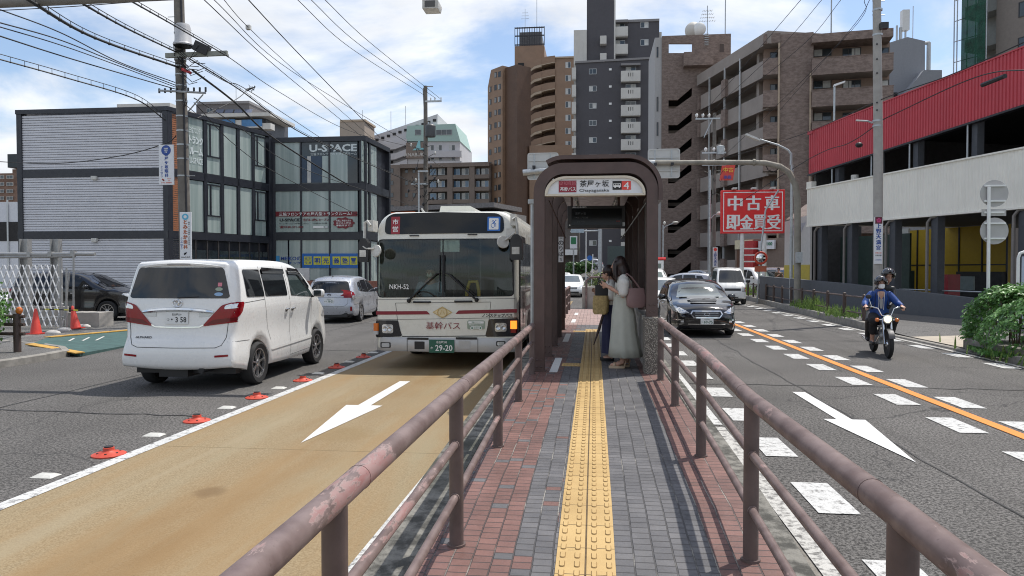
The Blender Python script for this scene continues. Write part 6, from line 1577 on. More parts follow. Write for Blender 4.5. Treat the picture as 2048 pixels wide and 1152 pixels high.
m=MB();m.loft([[(x,1.1+b_,2.27+c) for b_,c in ((-.12,0),(.12,0),(.14,.08),(.08,.15),(-.08,.15),(-.14,.08))] for x in (-.66,-.6,.6,.66)],mat('red light bar',(.62,.02,.02),.15,var=.1,coat=1));m.box(-.15,.15,.95,1.27,2.28,2.43,white_paint);m.build('light_bar',cr5,40)
car('hatchback','silver grey car standing behind the white queue by the brick wall',wagon,silver_car,(5.9,52,0),R(78))
car('suv','black sports utility vehicle parked behind the lattice gate',suv,black_car,(-18.1,24.6,.0),R(-86),glass=wglass)
car('compact_car','white compact car with a red tail light at the left edge of the lot',wagon,white_car,(-24.6,25.6,.0),R(-60),glass=wglass)
yard=[('minivan','white people carrier parked at the front of the used car yard',minivan,white_car,(11.2,52.5,.1),198,None),('minivan','pinkish beige tall wagon in the used car yard',minivan,paint('pinkish beige',(.42,.33,.30),.3,.3),(12.75,51.0,.1),199,plate_y),('hatchback','pale blue grey hatchback at the left of the used car yard',wagon,paint('pale blue grey',(.28,.34,.42),.3,.4),(9.5,55.0,.1),196,None),('hatchback','dark grey car parked deepest in the used car yard',wagon,grey_car,(9.2,61.5,.2),205,None),('suv','dark blue sports utility vehicle next to the standing man',suv,paint('dark blue',(.012,.02,.045),.2),(13.3,48.5,.1),200,plate_y)]
for nm,lb,sp_,pm,loc,a,yp in yard:
    o,bb=car(nm,lb,sp_,pm,loc,R(a),group='cars in the used car yard')
    if yp:
        h,n=bb.hit('F',0,sp_['pz'][0]);numplate(o,h+Vector((0,.02,0)),(0,0,1),(-1,0,0),None,'','','',yp)
car('saloon_car','white saloon in the far lane seen through the shelter',sedan,white_car,(-1.55,50,0),PI+R(2),group='far cars beyond the shelter')
car('saloon_car','second white saloon following farther back',sedan,white_car,(-2.6,60,gz(60)),PI+R(2),group='far cars beyond the shelter')
p=at(1171,541,100);car('hatchback','silver hatchback crossing the far junction side on',wagon,silver_car,(p.x,100,p.z),R(90),group='far cars beyond the shelter')
# ================================================================ city bus facing the camera in the ochre lane
YB=13.0
bxl,bxr=at(749.5,600,YB).x,at(1033.5,600,YB).x
bcx,bw=(bxl+bxr)/2,(bxr-bxl)/2
bus=thing('city_bus','cream white city bus with red stripe and gold emblem facing the camera','bus',(bcx,YB,0))
cream_b=mat('bus cream paint',(.72,.71,.64),.3,var=.03,coat=.5,stain=.1);cream_b2=mat('bus light grey',(.46,.46,.46),.35,.2,var=.05);stripe_r=mat('bus maroon',(.22,.012,.025),.35,var=.03)
def bz(u,v,dy=0):p=at(720+u/3.292,390+v/3.292,YB+dy);return (p.x-bcx,p.z)
H=2.82
def bulge(x,z):return .085*(x/bw)**2+.05*max(0,(z-1.55)/1.2)**2*1.6+.0*z
zb_=.36
def rrect(w,z0,z1,rt,rb,n=7):
    P=[]
    for cx_,cz_,r_,a0 in ((w-rb,z0+rb,rb,-90),(w-rt,z1-rt,rt,0),(-w+rt,z1-rt,rt,90),(-w+rb,z0+rb,rb,180)):
        P+=[(cx_+r_*math.cos(R(a0+90*i/n)),cz_+r_*math.sin(R(a0+90*i/n))) for i in range(n+1)]
    return P
def crown(P):return [(x,z+(.06*(1-(x/bw)**2) if z>2.2 else 0)) for x,z in P]
O=crown(rrect(bw,zb_,H,.34,.06));BL=10.3
ws=[bz(105,290),bz(105,677),bz(1013,668),bz(1005,284)]
ws=[(a,b_) for a,b_ in ws][::1]
wso=roundpoly(ws,.09)
m=MB()
rings=[]
for ins,y in ((.06,.0),(.025,.02),(.006,.055),(0,.11)):
    rings.append([(x*(1-ins/bw),y+bulge(x*(1-ins/bw),z),zb_+(z-zb_)*(1-ins/2.4)) for x,z in O])
rings+=[[(x,y,z) for x,z in O] for y in (.35,1,BL-.1)]+[[(x*.97,BL,zb_+(z-zb_)*.98) for x,z in O]]
m.loft(rings,cream_b,True,False);m.add(rings[-1],[tuple(range(len(O)))],cream_b)
P0=[(p[0],p[2]) for p in rings[0]]
V,F,_=plate2d(P0,(wso,),.12)
def fp(a,b_,off=0):return (a,bulge(a,b_)-off,b_)
m.add([fp(a,b_) for a,b_ in V],[f if (Vector(fp(*V[f[1]]))-Vector(fp(*V[f[0]]))).cross(Vector(fp(*V[f[2]]))-Vector(fp(*V[f[0]]))).y<0 else f[::-1] for f in F],cream_b)
m.build('body',bus,40)
def bpanel(mb,poly,mm,off=.006,r_=.03,g=.1,holes=()):
    if r_:poly=roundpoly(poly,r_)
    V,F,_=plate2d(poly,holes,g);Q=[fp(a,b_,off) for a,b_ in V]
    mb.add(Q,[f if (Vector(Q[f[1]])-Vector(Q[f[0]])).cross(Vector(Q[f[2]])-Vector(Q[f[0]])).y<0 else f[::-1] for f in F],mm)
def bbox(u0,v0,u1,v1):a,b_=bz(u0,v1),bz(u1,v0);return [(a[0],a[1]),(b_[0],a[1]),(b_[0],b_[1]),(a[0],b_[1])]
def bp(name,poly,mm,off=.006,r_=.03,parent=bus,g=.1,holes=()):m=MB();bpanel(m,poly,mm,off,r_,g,holes);return m.build(name,parent,60)
def btxt(mb,t,u0,v0,u1,v1,mm,bold=.01,off=.02):
    a,b_=bz(u0,v1),bz(u1,v0);mb.text(t,((a[0]+b_[0])/2,0,(a[1]+b_[1])/2),(1,0,0),(0,0,1),b_[1]-a[1],mm,bold,b_[0]-a[0],False,lambda p:Vector(fp(p.x,p.z,off)))
scrn=NB('bus windscreen glass');scrn.base((.02,.028,.026));scrn.rough(.015)
_tr=scrn.n('ShaderNodeBsdfTransparent');_tr.inputs[0].default_value=(.62,.72,.68,1);_gl=scrn.n('ShaderNodeBsdfGlossy');_gl.inputs['Roughness'].default_value=.01;_gl.inputs[0].default_value=(.9,.95,.95,1)
_fr=scrn.n('ShaderNodeFresnel');_fr.inputs[0].default_value=1.42;_mx=scrn.n('ShaderNodeMixShader');scrn.l(scrn.math('ADD',_fr.outputs[0],.02),_mx.inputs[0]);scrn.l(_tr.outputs[0],_mx.inputs[1]);scrn.l(_gl.outputs[0],_mx.inputs[2]);scrn.l(_mx.outputs[0],scrn.o.inputs[0]);scrn=scrn.m
bp('windscreen',ws,scrn,-.012,.09)
inner=roundpoly([(a*.978,lerp(b_,(ws[0][1]+ws[1][1])/2,.025)) for a,b_ in ws],.07)
wf=bp('windscreen_frame',ws,ink,.004,.09,holes=(inner,),g=.06)
m=MB();a,c=bz(545,290),bz(545,672);bpanel(m,[(a[0]-.012,c[1]),(a[0]+.012,c[1]),(a[0]+.012,a[1]),(a[0]-.012,a[1])],ink,.006,0);m.build('windscreen_divider',bus)
ds=bp('destination_panel',[bz(150,258),bz(946,248),bz(940,145),bz(900,116),bz(540,110),bz(200,120),bz(158,150)],mat('destination glass',(.010,.011,.012),.08,var=.3,sc=1.5,spec=.35),.012,.10)
m=MB();bpanel(m,bbox(195,140,255,256),mat('city red',(.30,.02,.03),.4,var=.03),.016,.01);m.build('route_card',ds);m=MB();bpanel(m,bbox(835,140,919,235),mat('wheelchair blue',(.02,.16,.55),.4,var=.03),.016,.01);m.build('route_card',ds)
m=MB();btxt(m,'市',206,156,244,192,ink_white,.02);btxt(m,'営',206,204,244,242,ink_white,.02);btxt(m,'♿',845,150,908,226,ink_white,.01);m.build('lettering',ds)
m=MB();
for u0,u1,v in ((322,382,267),(708,766,259)):
    a,b_=bz(u0,v),bz(u1,v);m.tube([fp(a[0],a[1],-.0),fp(a[0]+.01,a[1],.03),fp(b_[0]-.01,b_[1],.03),fp(b_[0],b_[1],-.0)],.011,black_plastic,6)
for u0,u1,v in ((352,462,705),(625,735,700)):
    a,b_=bz(u0,v),bz(u1,v);m.tube([fp(a[0],a[1],-.0),fp(a[0]+.02,a[1],.035),fp(b_[0]-.02,b_[1],.035),fp(b_[0],b_[1],-.0)],.018,black_plastic,6)
m.build('grab_handle',bus,40)
for pts,bl in ((((322,695),(505,520),(530,512)),((527,395),(527,638))),(((768,690),(585,520),(560,514)),((556,395),(556,640)))):
    m=MB();q=[bz(*p) for p in pts];m.tube([fp(a,b_,.05) for a,b_ in q],[.02,.012,.01],ink,6);m.tube([fp(q[0][0]+.03,q[0][1]+.05,.045),fp(q[1][0]+.02,q[1][1],.045)],.006,ink,5)
    a,b_=bz(*bl[0]),bz(*bl[1]);m.tube([fp(*a,.03),fp(*b_,.03)],.010,ink,6);m.ball(fp(*q[0],.03),.04,.03,.04,ink,10,6);m.build('wiper',bus,50)
m=MB();bpanel(m,[bz(97,790),bz(462,786),bz(440,764),bz(97,767)],stripe_r,.006,0);bpanel(m,[bz(628,783),bz(1030,776),bz(1030,752),bz(650,760)],stripe_r,.006,0);m.build('red_stripe',bus)
gold=mat('gold emblem',(.55,.40,.17),.35,.2,var=.05);gold2=mat('pale gold',(.66,.55,.33),.4,var=.03)
c=bz(543,772);dx,dz=(bz(609,772)[0]-bz(477,772)[0])/2,(bz(543,734)[1]-bz(543,811)[1])/2
m=MB();bpanel(m,[(c[0]-dx,c[1]),(c[0],c[1]-dz),(c[0]+dx,c[1]),(c[0],c[1]+dz)],gold,.012,.01);bpanel(m,[(c[0]-dx*.85,c[1]),(c[0],c[1]-dz*.85),(c[0]+dx*.85,c[1]),(c[0],c[1]+dz*.85)],gold2,.015,.01)
m.tube([fp(c[0]+.085*math.cos(t*PI/12),c[1]+.085*math.sin(t*PI/12),.018) for t in range(25)],.009,gold,6);m.build('emblem',bus,50)
m=MB();m.text('八',(c[0],0,c[1]),(1,0,0),(0,0,1),.085,gold,.04,None,False,lambda p:Vector(fp(p.x,p.z,.02)))
btxt(m,'基幹バス',435,836,659,883,stripe_r,0);btxt(m,'ノンステップバス',803,782,1002,804,ink,.03);btxt(m,'NKH-52',190,588,320,620,ink_white,.01,.01);m.build('lettering',bus)
st=bp('sticker',bbox(706,827,821,884),mat('sticker green',(.06,.28,.12),.4,var=.02),.008,.03);bp('sticker_panel',bbox(713,832,814,846),ink_white,.011,.01,st);bp('sticker_panel',bbox(745,862,784,880),ink_white,.011,.01,st)
m=MB();btxt(m,'基幹仕様ノンステップバス',716,849,812,860,ink_white,.02,.013);btxt(m,'環境にやさしい',735,834,792,844,ink_green,.0,.013);btxt(m,'低公害車',748,864,781,878,ink_green,.0,.013)
for u in (738,792):a=bz(u,876);m.add([fp(a[0]+.032*math.cos(t*PI/8),a[1]+.032*math.sin(t*PI/8),.013) for t in range(16)],[tuple(range(16))[::-1]],ink_white);m.add([fp(a[0]+.016*math.cos(t*PI/8),a[1]+.016*math.sin(t*PI/8),.015) for t in range(16)],[tuple(range(16))[::-1]],ink_green)
m.build('lettering',st)
m=MB()
def bline(pts,w=.009,mm=gap):
    q=[bz(*p) for p in pts]
    for a,b_ in zip(q[:-1],q[1:]):
        t=Vector((b_[0]-a[0],b_[1]-a[1])).normalized();nn=Vector((-t.y,t.x))*w/2
        bpanel(m,[(a[0]-nn.x,a[1]-nn.y),(b_[0]-nn.x,b_[1]-nn.y),(b_[0]+nn.x,b_[1]+nn.y),(a[0]+nn.x,a[1]+nn.y)],mm,.003,0,.3)
bline([(230,712),(860,705)]);bline([(230,712),(246,850),(275,932)]);bline([(860,705),(845,845),(825,928)]);bline([(97,822),(246,820),(845,810),(1030,808)],.007);bline([(275,932),(825,928)],.014,ink);bline([(97,690),(1020,682)],.006);m.build('panel_gap',bus)
for sg,hs,hl_,ts in ((-1,[(97,826),(248,826),(272,932),(97,940)],(140,853,215,911),(80,845,118,919)),(1,[(846,818),(1040,812),(1042,934),(826,934)],(887,843,963,901),(985,830,1031,908))):
    h=bp('headlight_surround',[bz(*p) for p in hs][::-1],mat('gloss black',(.012,.012,.016),.15,var=0,coat=.5),.01,.03)
    m=MB();bpanel(m,bbox(*hl_),chrome,.016,.04)
    a,b_=bz(hl_[0],hl_[3]),bz(hl_[2],hl_[1]);xm,zm=(a[0]+b_[0])/2,(a[1]+b_[1])/2
    m.build('headlight',h,60)
    for ox,oz,rr in ((-.045,.0,.05),(.05,0,.045)):m=MB();m.lathe([(rr,0),(rr*.9,.02),(rr*.5,.012),(.001,.0)],clear_lens,16,Matrix.Translation(Vector(fp(xm+ox,zm+oz,.018))) @ Matrix.Rotation(PI/2,4,'X'));m.build('lens',h,50)
    m=MB();a,b_=bz(ts[0],ts[3]),bz(ts[2],ts[1]);x0,x1=(a[0],b_[0])
    y0=bulge(bw,1)-.01
    lit=mat('lit amber',(.8,.25,.03),.2,var=0,emit=(1,.22,.02),es=1.6) if sg>0 else amber_lens
    m.loft([[(lerp(x0,x1,.5)+(dx_*(x1-x0)/2),y0+dy_,z) for dx_,dy_ in ((-1,.14),(-1,-.0),(-.7,-.04),(.7,-.04),(1,-.0),(1,.14))] for z in (lerp(a[1],b_[1],.32),b_[1])],lit);o=m.build('turn_signal',bus,40)
    m=MB();m.loft([[(lerp(x0,x1,.5)+(dx_*(x1-x0)/2),y0+dy_,z) for dx_,dy_ in ((-1,.14),(-1,-.0),(-.7,-.04),(.7,-.04),(1,-.0),(1,.14))] for z in (a[1],lerp(a[1],b_[1],.30))],clear_lens if sg<0 else red_lens);m.build('side_marker',o,40)
m=MB();bz0,bz1=bz(500,1031)[1],bz(500,940)[1];rg=[]
for i in range(25):
    x=lerp(-bw-.012,bw+.012,i/24);y=bulge(x,.5)-.05+(.12 if i in (0,24) else .03 if i in (1,23) else 0)
    rg.append([(x,y+.3,bz0),(x,y+.015,bz0),(x,y,bz0+.04),(x,y,bz1-.04),(x,y+.02,bz1),(x,y+.3,bz1)])
m.loft(rg,cream_b2);bm=m.build('bumper',bus,40)
m=MB()
for u in (313,778):
    x=bz(u,985)[0];bpanel(m,[(x-.006,bz0),(x+.006,bz0),(x+.006,bz1),(x-.006,bz1)],gap,.053,0)
m.build('panel_gap',bm)
bp('intake',bbox(362,963,429,1013),ink,.054,.01,bm);bp('hatch',bbox(653,958,730,1011),mat('hatch grey',(.42,.42,.42),.4,.2),.055,.02,bm);bp('upper_slot',bbox(316,938,455,951),ink,.054,.005,bm);bp('upper_slot',bbox(634,936,772,949),ink,.054,.005,bm)
for bb in ((133,970,202,1005),(897,962,958,995)):o=bp('fog_light_recess',bbox(*bb),ink,.055,.02,bm);o=bp('fog_light',bbox(bb[0]+8,bb[1]+5,bb[2]-8,bb[3]-4),clear_lens,.058,.02,bm)
c=bz(543,993);numplate(bus,(c[0],bulge(0,.5)-.075,c[1]),(0,0,1),(1,0,0),None,'名古屋200','か','29-20',plate_g,ink_white,.455,.235)
mw=mat('mirror face',(.55,.56,.56),.08,.9,var=0)
def mir(arm,box,disc,side):
    m=MB();m.tube([Vector((a,-.18+bulge(a,2)*.3,b_)) for a,b_ in [bz(*p) for p in arm]],.028,white_pl,8);a,b_=bz(*arm[0]);m.cbox((a,.02,b_),(.09,.3,.2),white_pl);m.build('mirror_arm',bus,40)
    m=MB();x0,z0=bz(box[0],box[3]);x1,z1=bz(box[2],box[1])
    m.loft([[(lerp(x0,x1,.5)+a*(x1-x0)/2*k,-.2+dy,z) for a,dy in ((-1,.05),(-.85,-.05),(.85,-.05),(1,.05),(.8,.12),(-.8,.12))] for z,k in ((z0,.85),(lerp(z0,z1,.1),1),(lerp(z0,z1,.8),.95),(lerp(z0,z1,.93),.65),(z1,.3))],black_plastic);o=m.build('mirror',bus,40)
    m=MB();m.box(lerp(x0,x1,.2),lerp(x0,x1,.75),-.262,-.252,lerp(z0,z1,.22),lerp(z0,z1,.5),white_pl);m.build('sticker',o)
    c=bz(*disc);m=MB();m.lathe([(.001,.0),(.105,.0),(.112,.02),(.09,.05),(.001,.06)],white_pl,20,Matrix.Translation((c[0],-.25,c[1])) @ Matrix.Rotation(R(-100),4,'X') @ Matrix.Rotation(R(25*side),4,'Y'));m.build('round_mirror',bus,40)
mir([(84,205),(62,175),(48,185),(46,290)],(12,288,86,442),(130,370),1)
mir([(1012,165),(1030,150),(1040,200),(1045,270)],(992,262,1082,428),(955,312),-1)
m=MB();m.tube([Vector((bz(*p)[0],-.24,bz(*p)[1])) for p in ((46,340),(62,352),(70,355),(118,355))],.016,white_pl,6);m.tube([Vector((bz(*p)[0],-.24,bz(*p)[1])) for p in ((1030,250),(1000,275),(968,300))],.014,white_pl,6);a=bz(1000,258);m.cbox((a[0],-.05,a[1]),(.16,.25,.18),white_pl);m.build('mirror_bracket',bus,40)
m=MB();m.loft([[(x,y,z) for x,z in ((-.30,H+.02),(.42,H+.02),(.38,H+.14),(.30,H+.19),(-.26,H+.19))] for y in (.9,1.0,2.4)],cream_b);m.build('roof_vent',bus,40)
m=MB();m.loft([[(x,y,z) for x,z in ((-.6,H-.02),(1.0,H-.05),(.93,H+.17),(.75,H+.24),(-.45,H+.24))] for y in (3.0,3.3,8.2,8.4)],cream_b);m.build('roof_cooler',bus,40)
m=MB();a=bz(399,88);m.tube([(a[0],.3,H),(a[0]-.05,.28,H+.1)],[.03,.012],white_pl,8);m.build('aerial',bus,40)
bglass=mat('bus side glass',(.025,.035,.036),.05,var=.3,coat=.4)
for sx in (1,-1):
    x=sx*(bw+.004);X=lambda d:x+sx*d
    for y0,y1 in ([(1.62,3.0),(3.1,4.5),(5.9,7.3),(7.4,9.6)] if sx>0 else [(.5,1.5),(1.6,3.0),(3.1,4.5),(4.6,6),(6.1,7.6),(7.7,9.6)]):
        m=MB();m.quad((x,y0,1.35),(x,y1,1.35),(x,y1,2.32),(x,y0,2.32),bglass)
        if sx<0:m.f[-1]=m.f[-1][::-1]
        m.build('side_window',bus)
    m=MB();m.quad((x,.36,.98),(x,10.2,.98),(x,10.2,1.06),(x,.36,1.06),stripe_r);m.build('red_stripe',bus)
    for y in (2.55,7.6):
        wheel(bus,sx*(bw-.16),y,.48,.27,sx,cream_b2,9)
        m=MB();m.add([(x-sx*.001,y+.60*math.cos(t*PI/14),.36+(.60*math.sin(t*PI/14))) for t in range(15)],[tuple(range(15))],ink);m.build('wheel_arch',bus)
x=bw+.004
m=MB();m.box(x-.02,x+.012,.42,1.50,.42,2.42,ink);dr=m.build('front_door',bus)
for k in range(2):m=MB();m.box(x+.012,x+.016,.50+k*.5,.92+k*.5,.6,2.3,bglass);m.build('door_pane',dr)
m=MB();m.box(x-.02,x+.012,4.62,5.75,.42,2.42,ink);dr=m.build('rear_door',bus);m=MB();m.box(x+.012,x+.016,4.72,5.65,.6,2.3,bglass);m.build('door_pane',dr)
for k,t in enumerate(('NAGOYA',)):pass
m=MB();m.box(-bw+.05,bw-.05,.16,BL-.1,.40,.46,mat('bus floor',(.10,.10,.10),.8));m.box(-bw+.04,bw-.04,BL-.4,BL-.3,.4,2.5,mat('bus inside grey',(.16,.17,.17),.7));m.box(-bw+.03,bw-.03,.2,BL-.3,2.5,2.56,mat('bus inside ceiling',(.40,.41,.40),.6));m.build('interior',bus)
m=MB();m.loft([[(xx,y,z) for y,z in ((.14,.5),(.14,1.22),(.5,1.22),(.62,1.08),(.62,.5))] for xx in (-bw+.1,.15)],mat('dashboard',(.03,.032,.034),.6));m.build('dashboard',bus,40)
m=MB();c0=Vector((-.52,.66,1.22));Rm=Matrix.Rotation(R(-50),4,'X')
m.tube([c0+(Rm @ Vector((.22*math.cos(t*PI/10),.22*math.sin(t*PI/10),0))) for t in range(21)],.016,ink,6)
for a in (0,2.2,4.1):m.tube([c0,c0+(Rm @ Vector((.21*math.cos(a),.21*math.sin(a),0)))],.014,ink,5)
m.build('steering_wheel',bus,40)
seat_m=mat('bus seat fabric',(.05,.10,.09),.9,var=.2)
for xx,y in ((-.56,1.25),)+tuple((s_*.8,2.2+k*.85) for k in range(7) for s_ in (-1,1)):
    m=MB();m.loft([[(xx+a,y+b_,z) for a,b_ in ((-.22,0),(.22,0),(.22,.1),(-.22,.1))] for z in (.95,1.2,1.6,1.68)],seat_m);m.box(xx-.22,xx+.22,y-.42,y,.9,1.0,seat_m);m.build('seat',bus,40)
yp=mat('yellow grab pole',(.62,.42,.05),.4,var=.05)
m=MB();a,b_,c,d=bz(668,640),bz(680,575),bz(745,572),bz(752,640);m.tube([(a[0],.55,a[1]-.3),(a[0],.55,a[1]),(b_[0]+.02,.55,b_[1]),(c[0]-.02,.55,c[1]),(d[0],.55,d[1]),(d[0],.55,d[1]-.3)],.035,yp,8);m.build('grab_bar',bus,50)
m=MB()
for xx,y in ((.35,1.9),(-.3,2.4),(.35,4),(-.35,4.6),(.35,6.4)):m.tube([(xx,y,.46),(xx,y,2.5)],.018,steel,6)
a=bz(570,325);m.box(a[0]-.17,a[0]+.17,.3,.33,a[1]-.11,a[1]+.12,mat('pale sun panel',(.40,.42,.41),.4));m.build('grab_pole',bus,40)
m=MB();a=bz(575,330);m.box(a[0]-.18,a[0]+.18,.24,.26,a[1]-.12,a[1]+.12,mat('inside mirror',(.45,.47,.46),.2,.3));m.build('inside_mirror',bus,bevel=.01)
# ================================================================ poles, wires, signs, street furniture
wire_m=mat('black cable',(.012,.012,.013),.6,var=0)
def sag(a,b_,s,n=24):
    a,b_=Vector(a),Vector(b_);return [a.lerp(b_,i/n)-Vector((0,0,s*4*(i/n)*(1-i/n))) for i in range(n+1)]
PY=22.0;pt=at(358,0,PY);pb=at(371,515,PY);px_=pb.x
ul=thing('utility_pole','tall concrete utility pole with advertising plates beside the storage building','utility pole',(px_,PY,0))
lx=lambda u,v,y=PY:(lambda p:(p.x-px_,p.z))(at(u,v,y))
ztop=13.5;lean=(pt.x-px_)/(pt.z-pb.z)
pole_at=lambda z:Vector((lean*(z-pb.z),0,z))
m=MB();m.tube([pole_at(z) for z in (0,3,6,9,ztop)],[.185,.175,.165,.155,.14],pole_concrete,18)
m.build('pole',ul,50)
m=MB()
for v in (52,66,85,120,133,150,172,203,233,262,290,318,352):z=lx(362,v)[1];p=pole_at(z);m.lathe([(.175,-.02),(.175,.02)],steel,16,Matrix.Translation(p));m.tube([p+Vector((.15,-.1,0)),p+Vector((.26,-.12,0))],.012,steel,5)
m.build('band',ul,50)
m=MB()
for v,sd in ((33,-1),(62,1),(95,-1),(140,1),(330,-1),(352,1)):z=lx(360,v)[1];p=pole_at(z);m.tube([p,p+Vector((sd*.38,0,0))],.012,steel,5)
m.build('step_bolt',ul,40)
c=lx(375,75);m=MB();m.lathe([(.29,-.34),(.30,-.30),(.25,-.24),(.225,.22),(.19,.32),(.001,.34)],mat('transformer cover',(.44,.44,.45),.5,var=.08,stain=.2),20,Matrix.Translation((c[0],-.25,c[1])));m.lathe([(.27,-.36),(.29,-.34)],ink,18,Matrix.Translation((c[0],-.25,c[1])));m.build('bell_cover',ul,40)
a=lx(404,98);m=MB();m.box(-.22,.22,-.5,-.1,-.15,.15,dark_metal,Matrix.Translation((a[0],.1,a[1])) @ Matrix.Rotation(R(25),4,'Y') @ Matrix.Rotation(R(20),4,'Z'));m.build('splice_box',ul,bevel=.015)
a,b_=lx(339,115),lx(461,110);m=MB();T=Matrix.Translation((0,-.2,0))
m.prism([(a[0],-.24,a[1]-.07),(b_[0],-.24,b_[1]-.07),(b_[0],-.24,b_[1]+.07),(a[0],-.24,a[1]+.07)],(0,.09,0),mat('weathered crossarm',(.25,.26,.23),.8,var=.2));m.build('crossarm',ul)
a,b_=lx(326,184),lx(418,189);m=MB();m.tube([(a[0],-.2,a[1]),(b_[0],-.2,b_[1])],.035,steel,6)
for k in range(9):p=lerp(a[0],b_[0],k/8);m.tube([(p,-.2,a[1]-.08),(p,-.2,a[1]+.06)],.03,black_plastic,6)
a,b_=lx(410,190),lx(378,224);m.tube([(a[0],-.1,a[1]),(b_[0],-.05,b_[1])],.02,steel,6);m.build('lower_crossarm',ul,40)
rnd=random.Random(11);m=MB()
for k in range(16):
    z=lx(380,rnd.uniform(95,210))[1];p=pole_at(z)+Vector((rnd.uniform(0,.2),-.25,0));q=p+Vector((rnd.uniform(.2,.9),rnd.uniform(-.2,.1),rnd.uniform(-.5,.1)));mid=p.lerp(q,.5)-Vector((0,0,rnd.uniform(.1,.35)));m.tube([p,p.lerp(mid,.6),mid,q.lerp(mid,.5),q],.011,wire_m,4)
for k in range(7):z=lx(358,rnd.uniform(85,110))[1];p=pole_at(z)+Vector((-.1,-.2,0));m.tube([p,p+Vector((.05,-.05,-.25)),p+Vector((.25,0,-.3)),p+Vector((.3,0,-.05))],.01,wire_m,4)
m.build('cable_loops',ul)
m=MB();z0=lx(362,10)[1];m.tube([pole_at(z)+Vector((.14,-.12,0)) for z in (z0+2,z0,lx(380,95)[1],lx(380,200)[1],3.0)],.028,dark_metal,6);a=lx(376,145);m.tube([(a[0]-.1,-.2,a[1]+.06),(a[0]+.22,-.22,a[1]-.08)],.05,mat('red tape',(.45,.05,.06),.6),6);m.build('riser_pipe',ul,40)
red_k=mat('sign vermilion',(.65,.10,.04),.5,var=0)
def plate_sign(name,label,u0,v0,u1,v1,Y,cont,dy=-.2,face=board_w,rot=0):
    a,b_=at(u0,v1,Y+dy),at(u1,v0,Y+dy);s_=thing(name,label,'sign',((a.x+b_.x)/2,Y+dy,(a.z+b_.z)/2));w,h=b_.x-a.x,b_.z-a.z
    m=MB();m.box(-w/2,w/2,0,.04,-h/2,h/2,face);m.build('plate',s_,bevel=.01);m=MB();cont(m,w,h);m.build('lettering',s_);return s_
def ct1(m,w,h):
    y=-.006;m.add([(w*.32*math.cos(t*PI/12),y+.002,h*.36+w*.32*math.sin(t*PI/12)) for t in range(24)],[tuple(range(24))[::-1]],ink_blue)
    for i,t in enumerate(('白内障','日帰り','手術')):m.text(t,(0,y-.003,h*.405-i*h*.045),XD,ZD,h*.034,ink_white,.03)
    m.text('茶屋ヶ坂眼科',(w*.02,y,h*.0),XD,ZD,h*.104,ink_blue,.035,None,True);m.text('クリニック',(-w*.3,y,-h*.17),XD,ZD,h*.058,ink_blue,.02,None,True)
    m.text('↰',(-w*.22,y,-h*.37),XD,ZD,h*.07,red_k,.05);m.text('150m先',(w*.18,y,-h*.345),XD,ZD,h*.03,red_k,.01);m.text('左折',(w*.18,y,-h*.39),XD,ZD,h*.03,red_k,.01);m.text('771-8880',(0,y,-h*.445),XD,ZD,h*.033,red_k,.01,w*.7)
plate_sign('advertising_plate','white eye clinic plate with blue disc projecting from the left utility pole',318,289,347,370,PY,ct1)
def ct2(m,w,h):
    y=-.006;cy_=mat('tooth blue',(.1,.42,.62),.5,var=0);m.add([(w*.28*math.cos(t*PI/12),y,h*.40+w*.26*math.sin(t*PI/12)) for t in range(24)],[tuple(range(24))[::-1]],cy_);m.add([(w*.14*math.cos(t*PI/12),y-.003,h*.40+w*.13*math.sin(t*PI/12)) for t in range(24)],[tuple(range(24))[::-1]],board_w)
    m.text('とみたか歯科',(0,y,h*.03),XD,ZD,h*.104,mat('sign brown red',(.42,.12,.05),.5,var=0),.03,None,True);m.text('歯科・小児歯科・口腔外科',(w*.32,y,h*.05),XD,ZD,h*.042,ink,.01,None,True);m.text('クリニック',(-w*.34,y,-h*.16),XD,ZD,h*.052,ink_blue,.02,None,True)
    m.text('↱',(0,y,-h*.37),XD,ZD,h*.07,ink,.05);m.text('200m先右折',(0,y,-h*.45),XD,ZD,h*.032,ink,.01,w*.8)
plate_sign('advertising_plate','white dental clinic plate with an orange script strapped low on the left utility pole',360,424,382,519,PY,ct2,-.22)
gb_=thing('gantry_beam','grey overhead beam across the top of the picture above the bus lane','gantry',(-11.4,12,0))
zg=at(300,2,12).z+.09
m=MB();m.tube([(0,0,0),(0,0,zg+.2)],.13,steel,12);m.build('post',gb_,40);m=MB();m.tube([(-.2,0,zg),(11.4+at(875,0,12).x,0,zg+.02)],.10,mat('beam paint',(.20,.19,.175),.6,var=.15,stain=.3),12);m.build('beam',gb_,40)
p=at(864,11,12);vd=thing('vehicle_detector','pale detector box hanging from the overhead beam at the top of the picture','detector',(p.x,12,p.z))
m=MB();m.loft([[(x,y,z) for x,z in ((-.13,-.09),(.12,-.09),(.14,.0),(.10,.09),(-.13,.09))] for y in (-.14,.14)],white_pl);m.build('housing',vd,40);m=MB();m.box(-.09,.08,-.145,-.138,-.07,.03,glass_dark);m.build('lens',vd);m=MB();m.tube([(0,0,.08),(0,0,.2)],.03,steel,6);m.build('bracket',vd,40)
def pole(name,label,u,Y,vtop,r0=.17,r1=.11,mm=None,cat='utility pole',z0=0):
    a=at(u,540,Y);b_=at(u,vtop,Y);o=thing(name,label,cat,(a.x,Y,z0));h=b_.z-z0
    m=MB();m.tube([(0,0,0),(0,0,h*.5),(0,0,h)],[r0,(r0+r1)/2,r1],mm or pole_concrete,12);m.build('pole',o,50)
    return o,(lambda uu,vv,dy=0:(lambda p:Vector((p.x-a.x,dy,p.z-z0)))(at(uu,vv,Y+dy)))
far,q=pole('utility_pole','distant utility pole with transformer rising behind the bus',852,45,172,.17,.12)
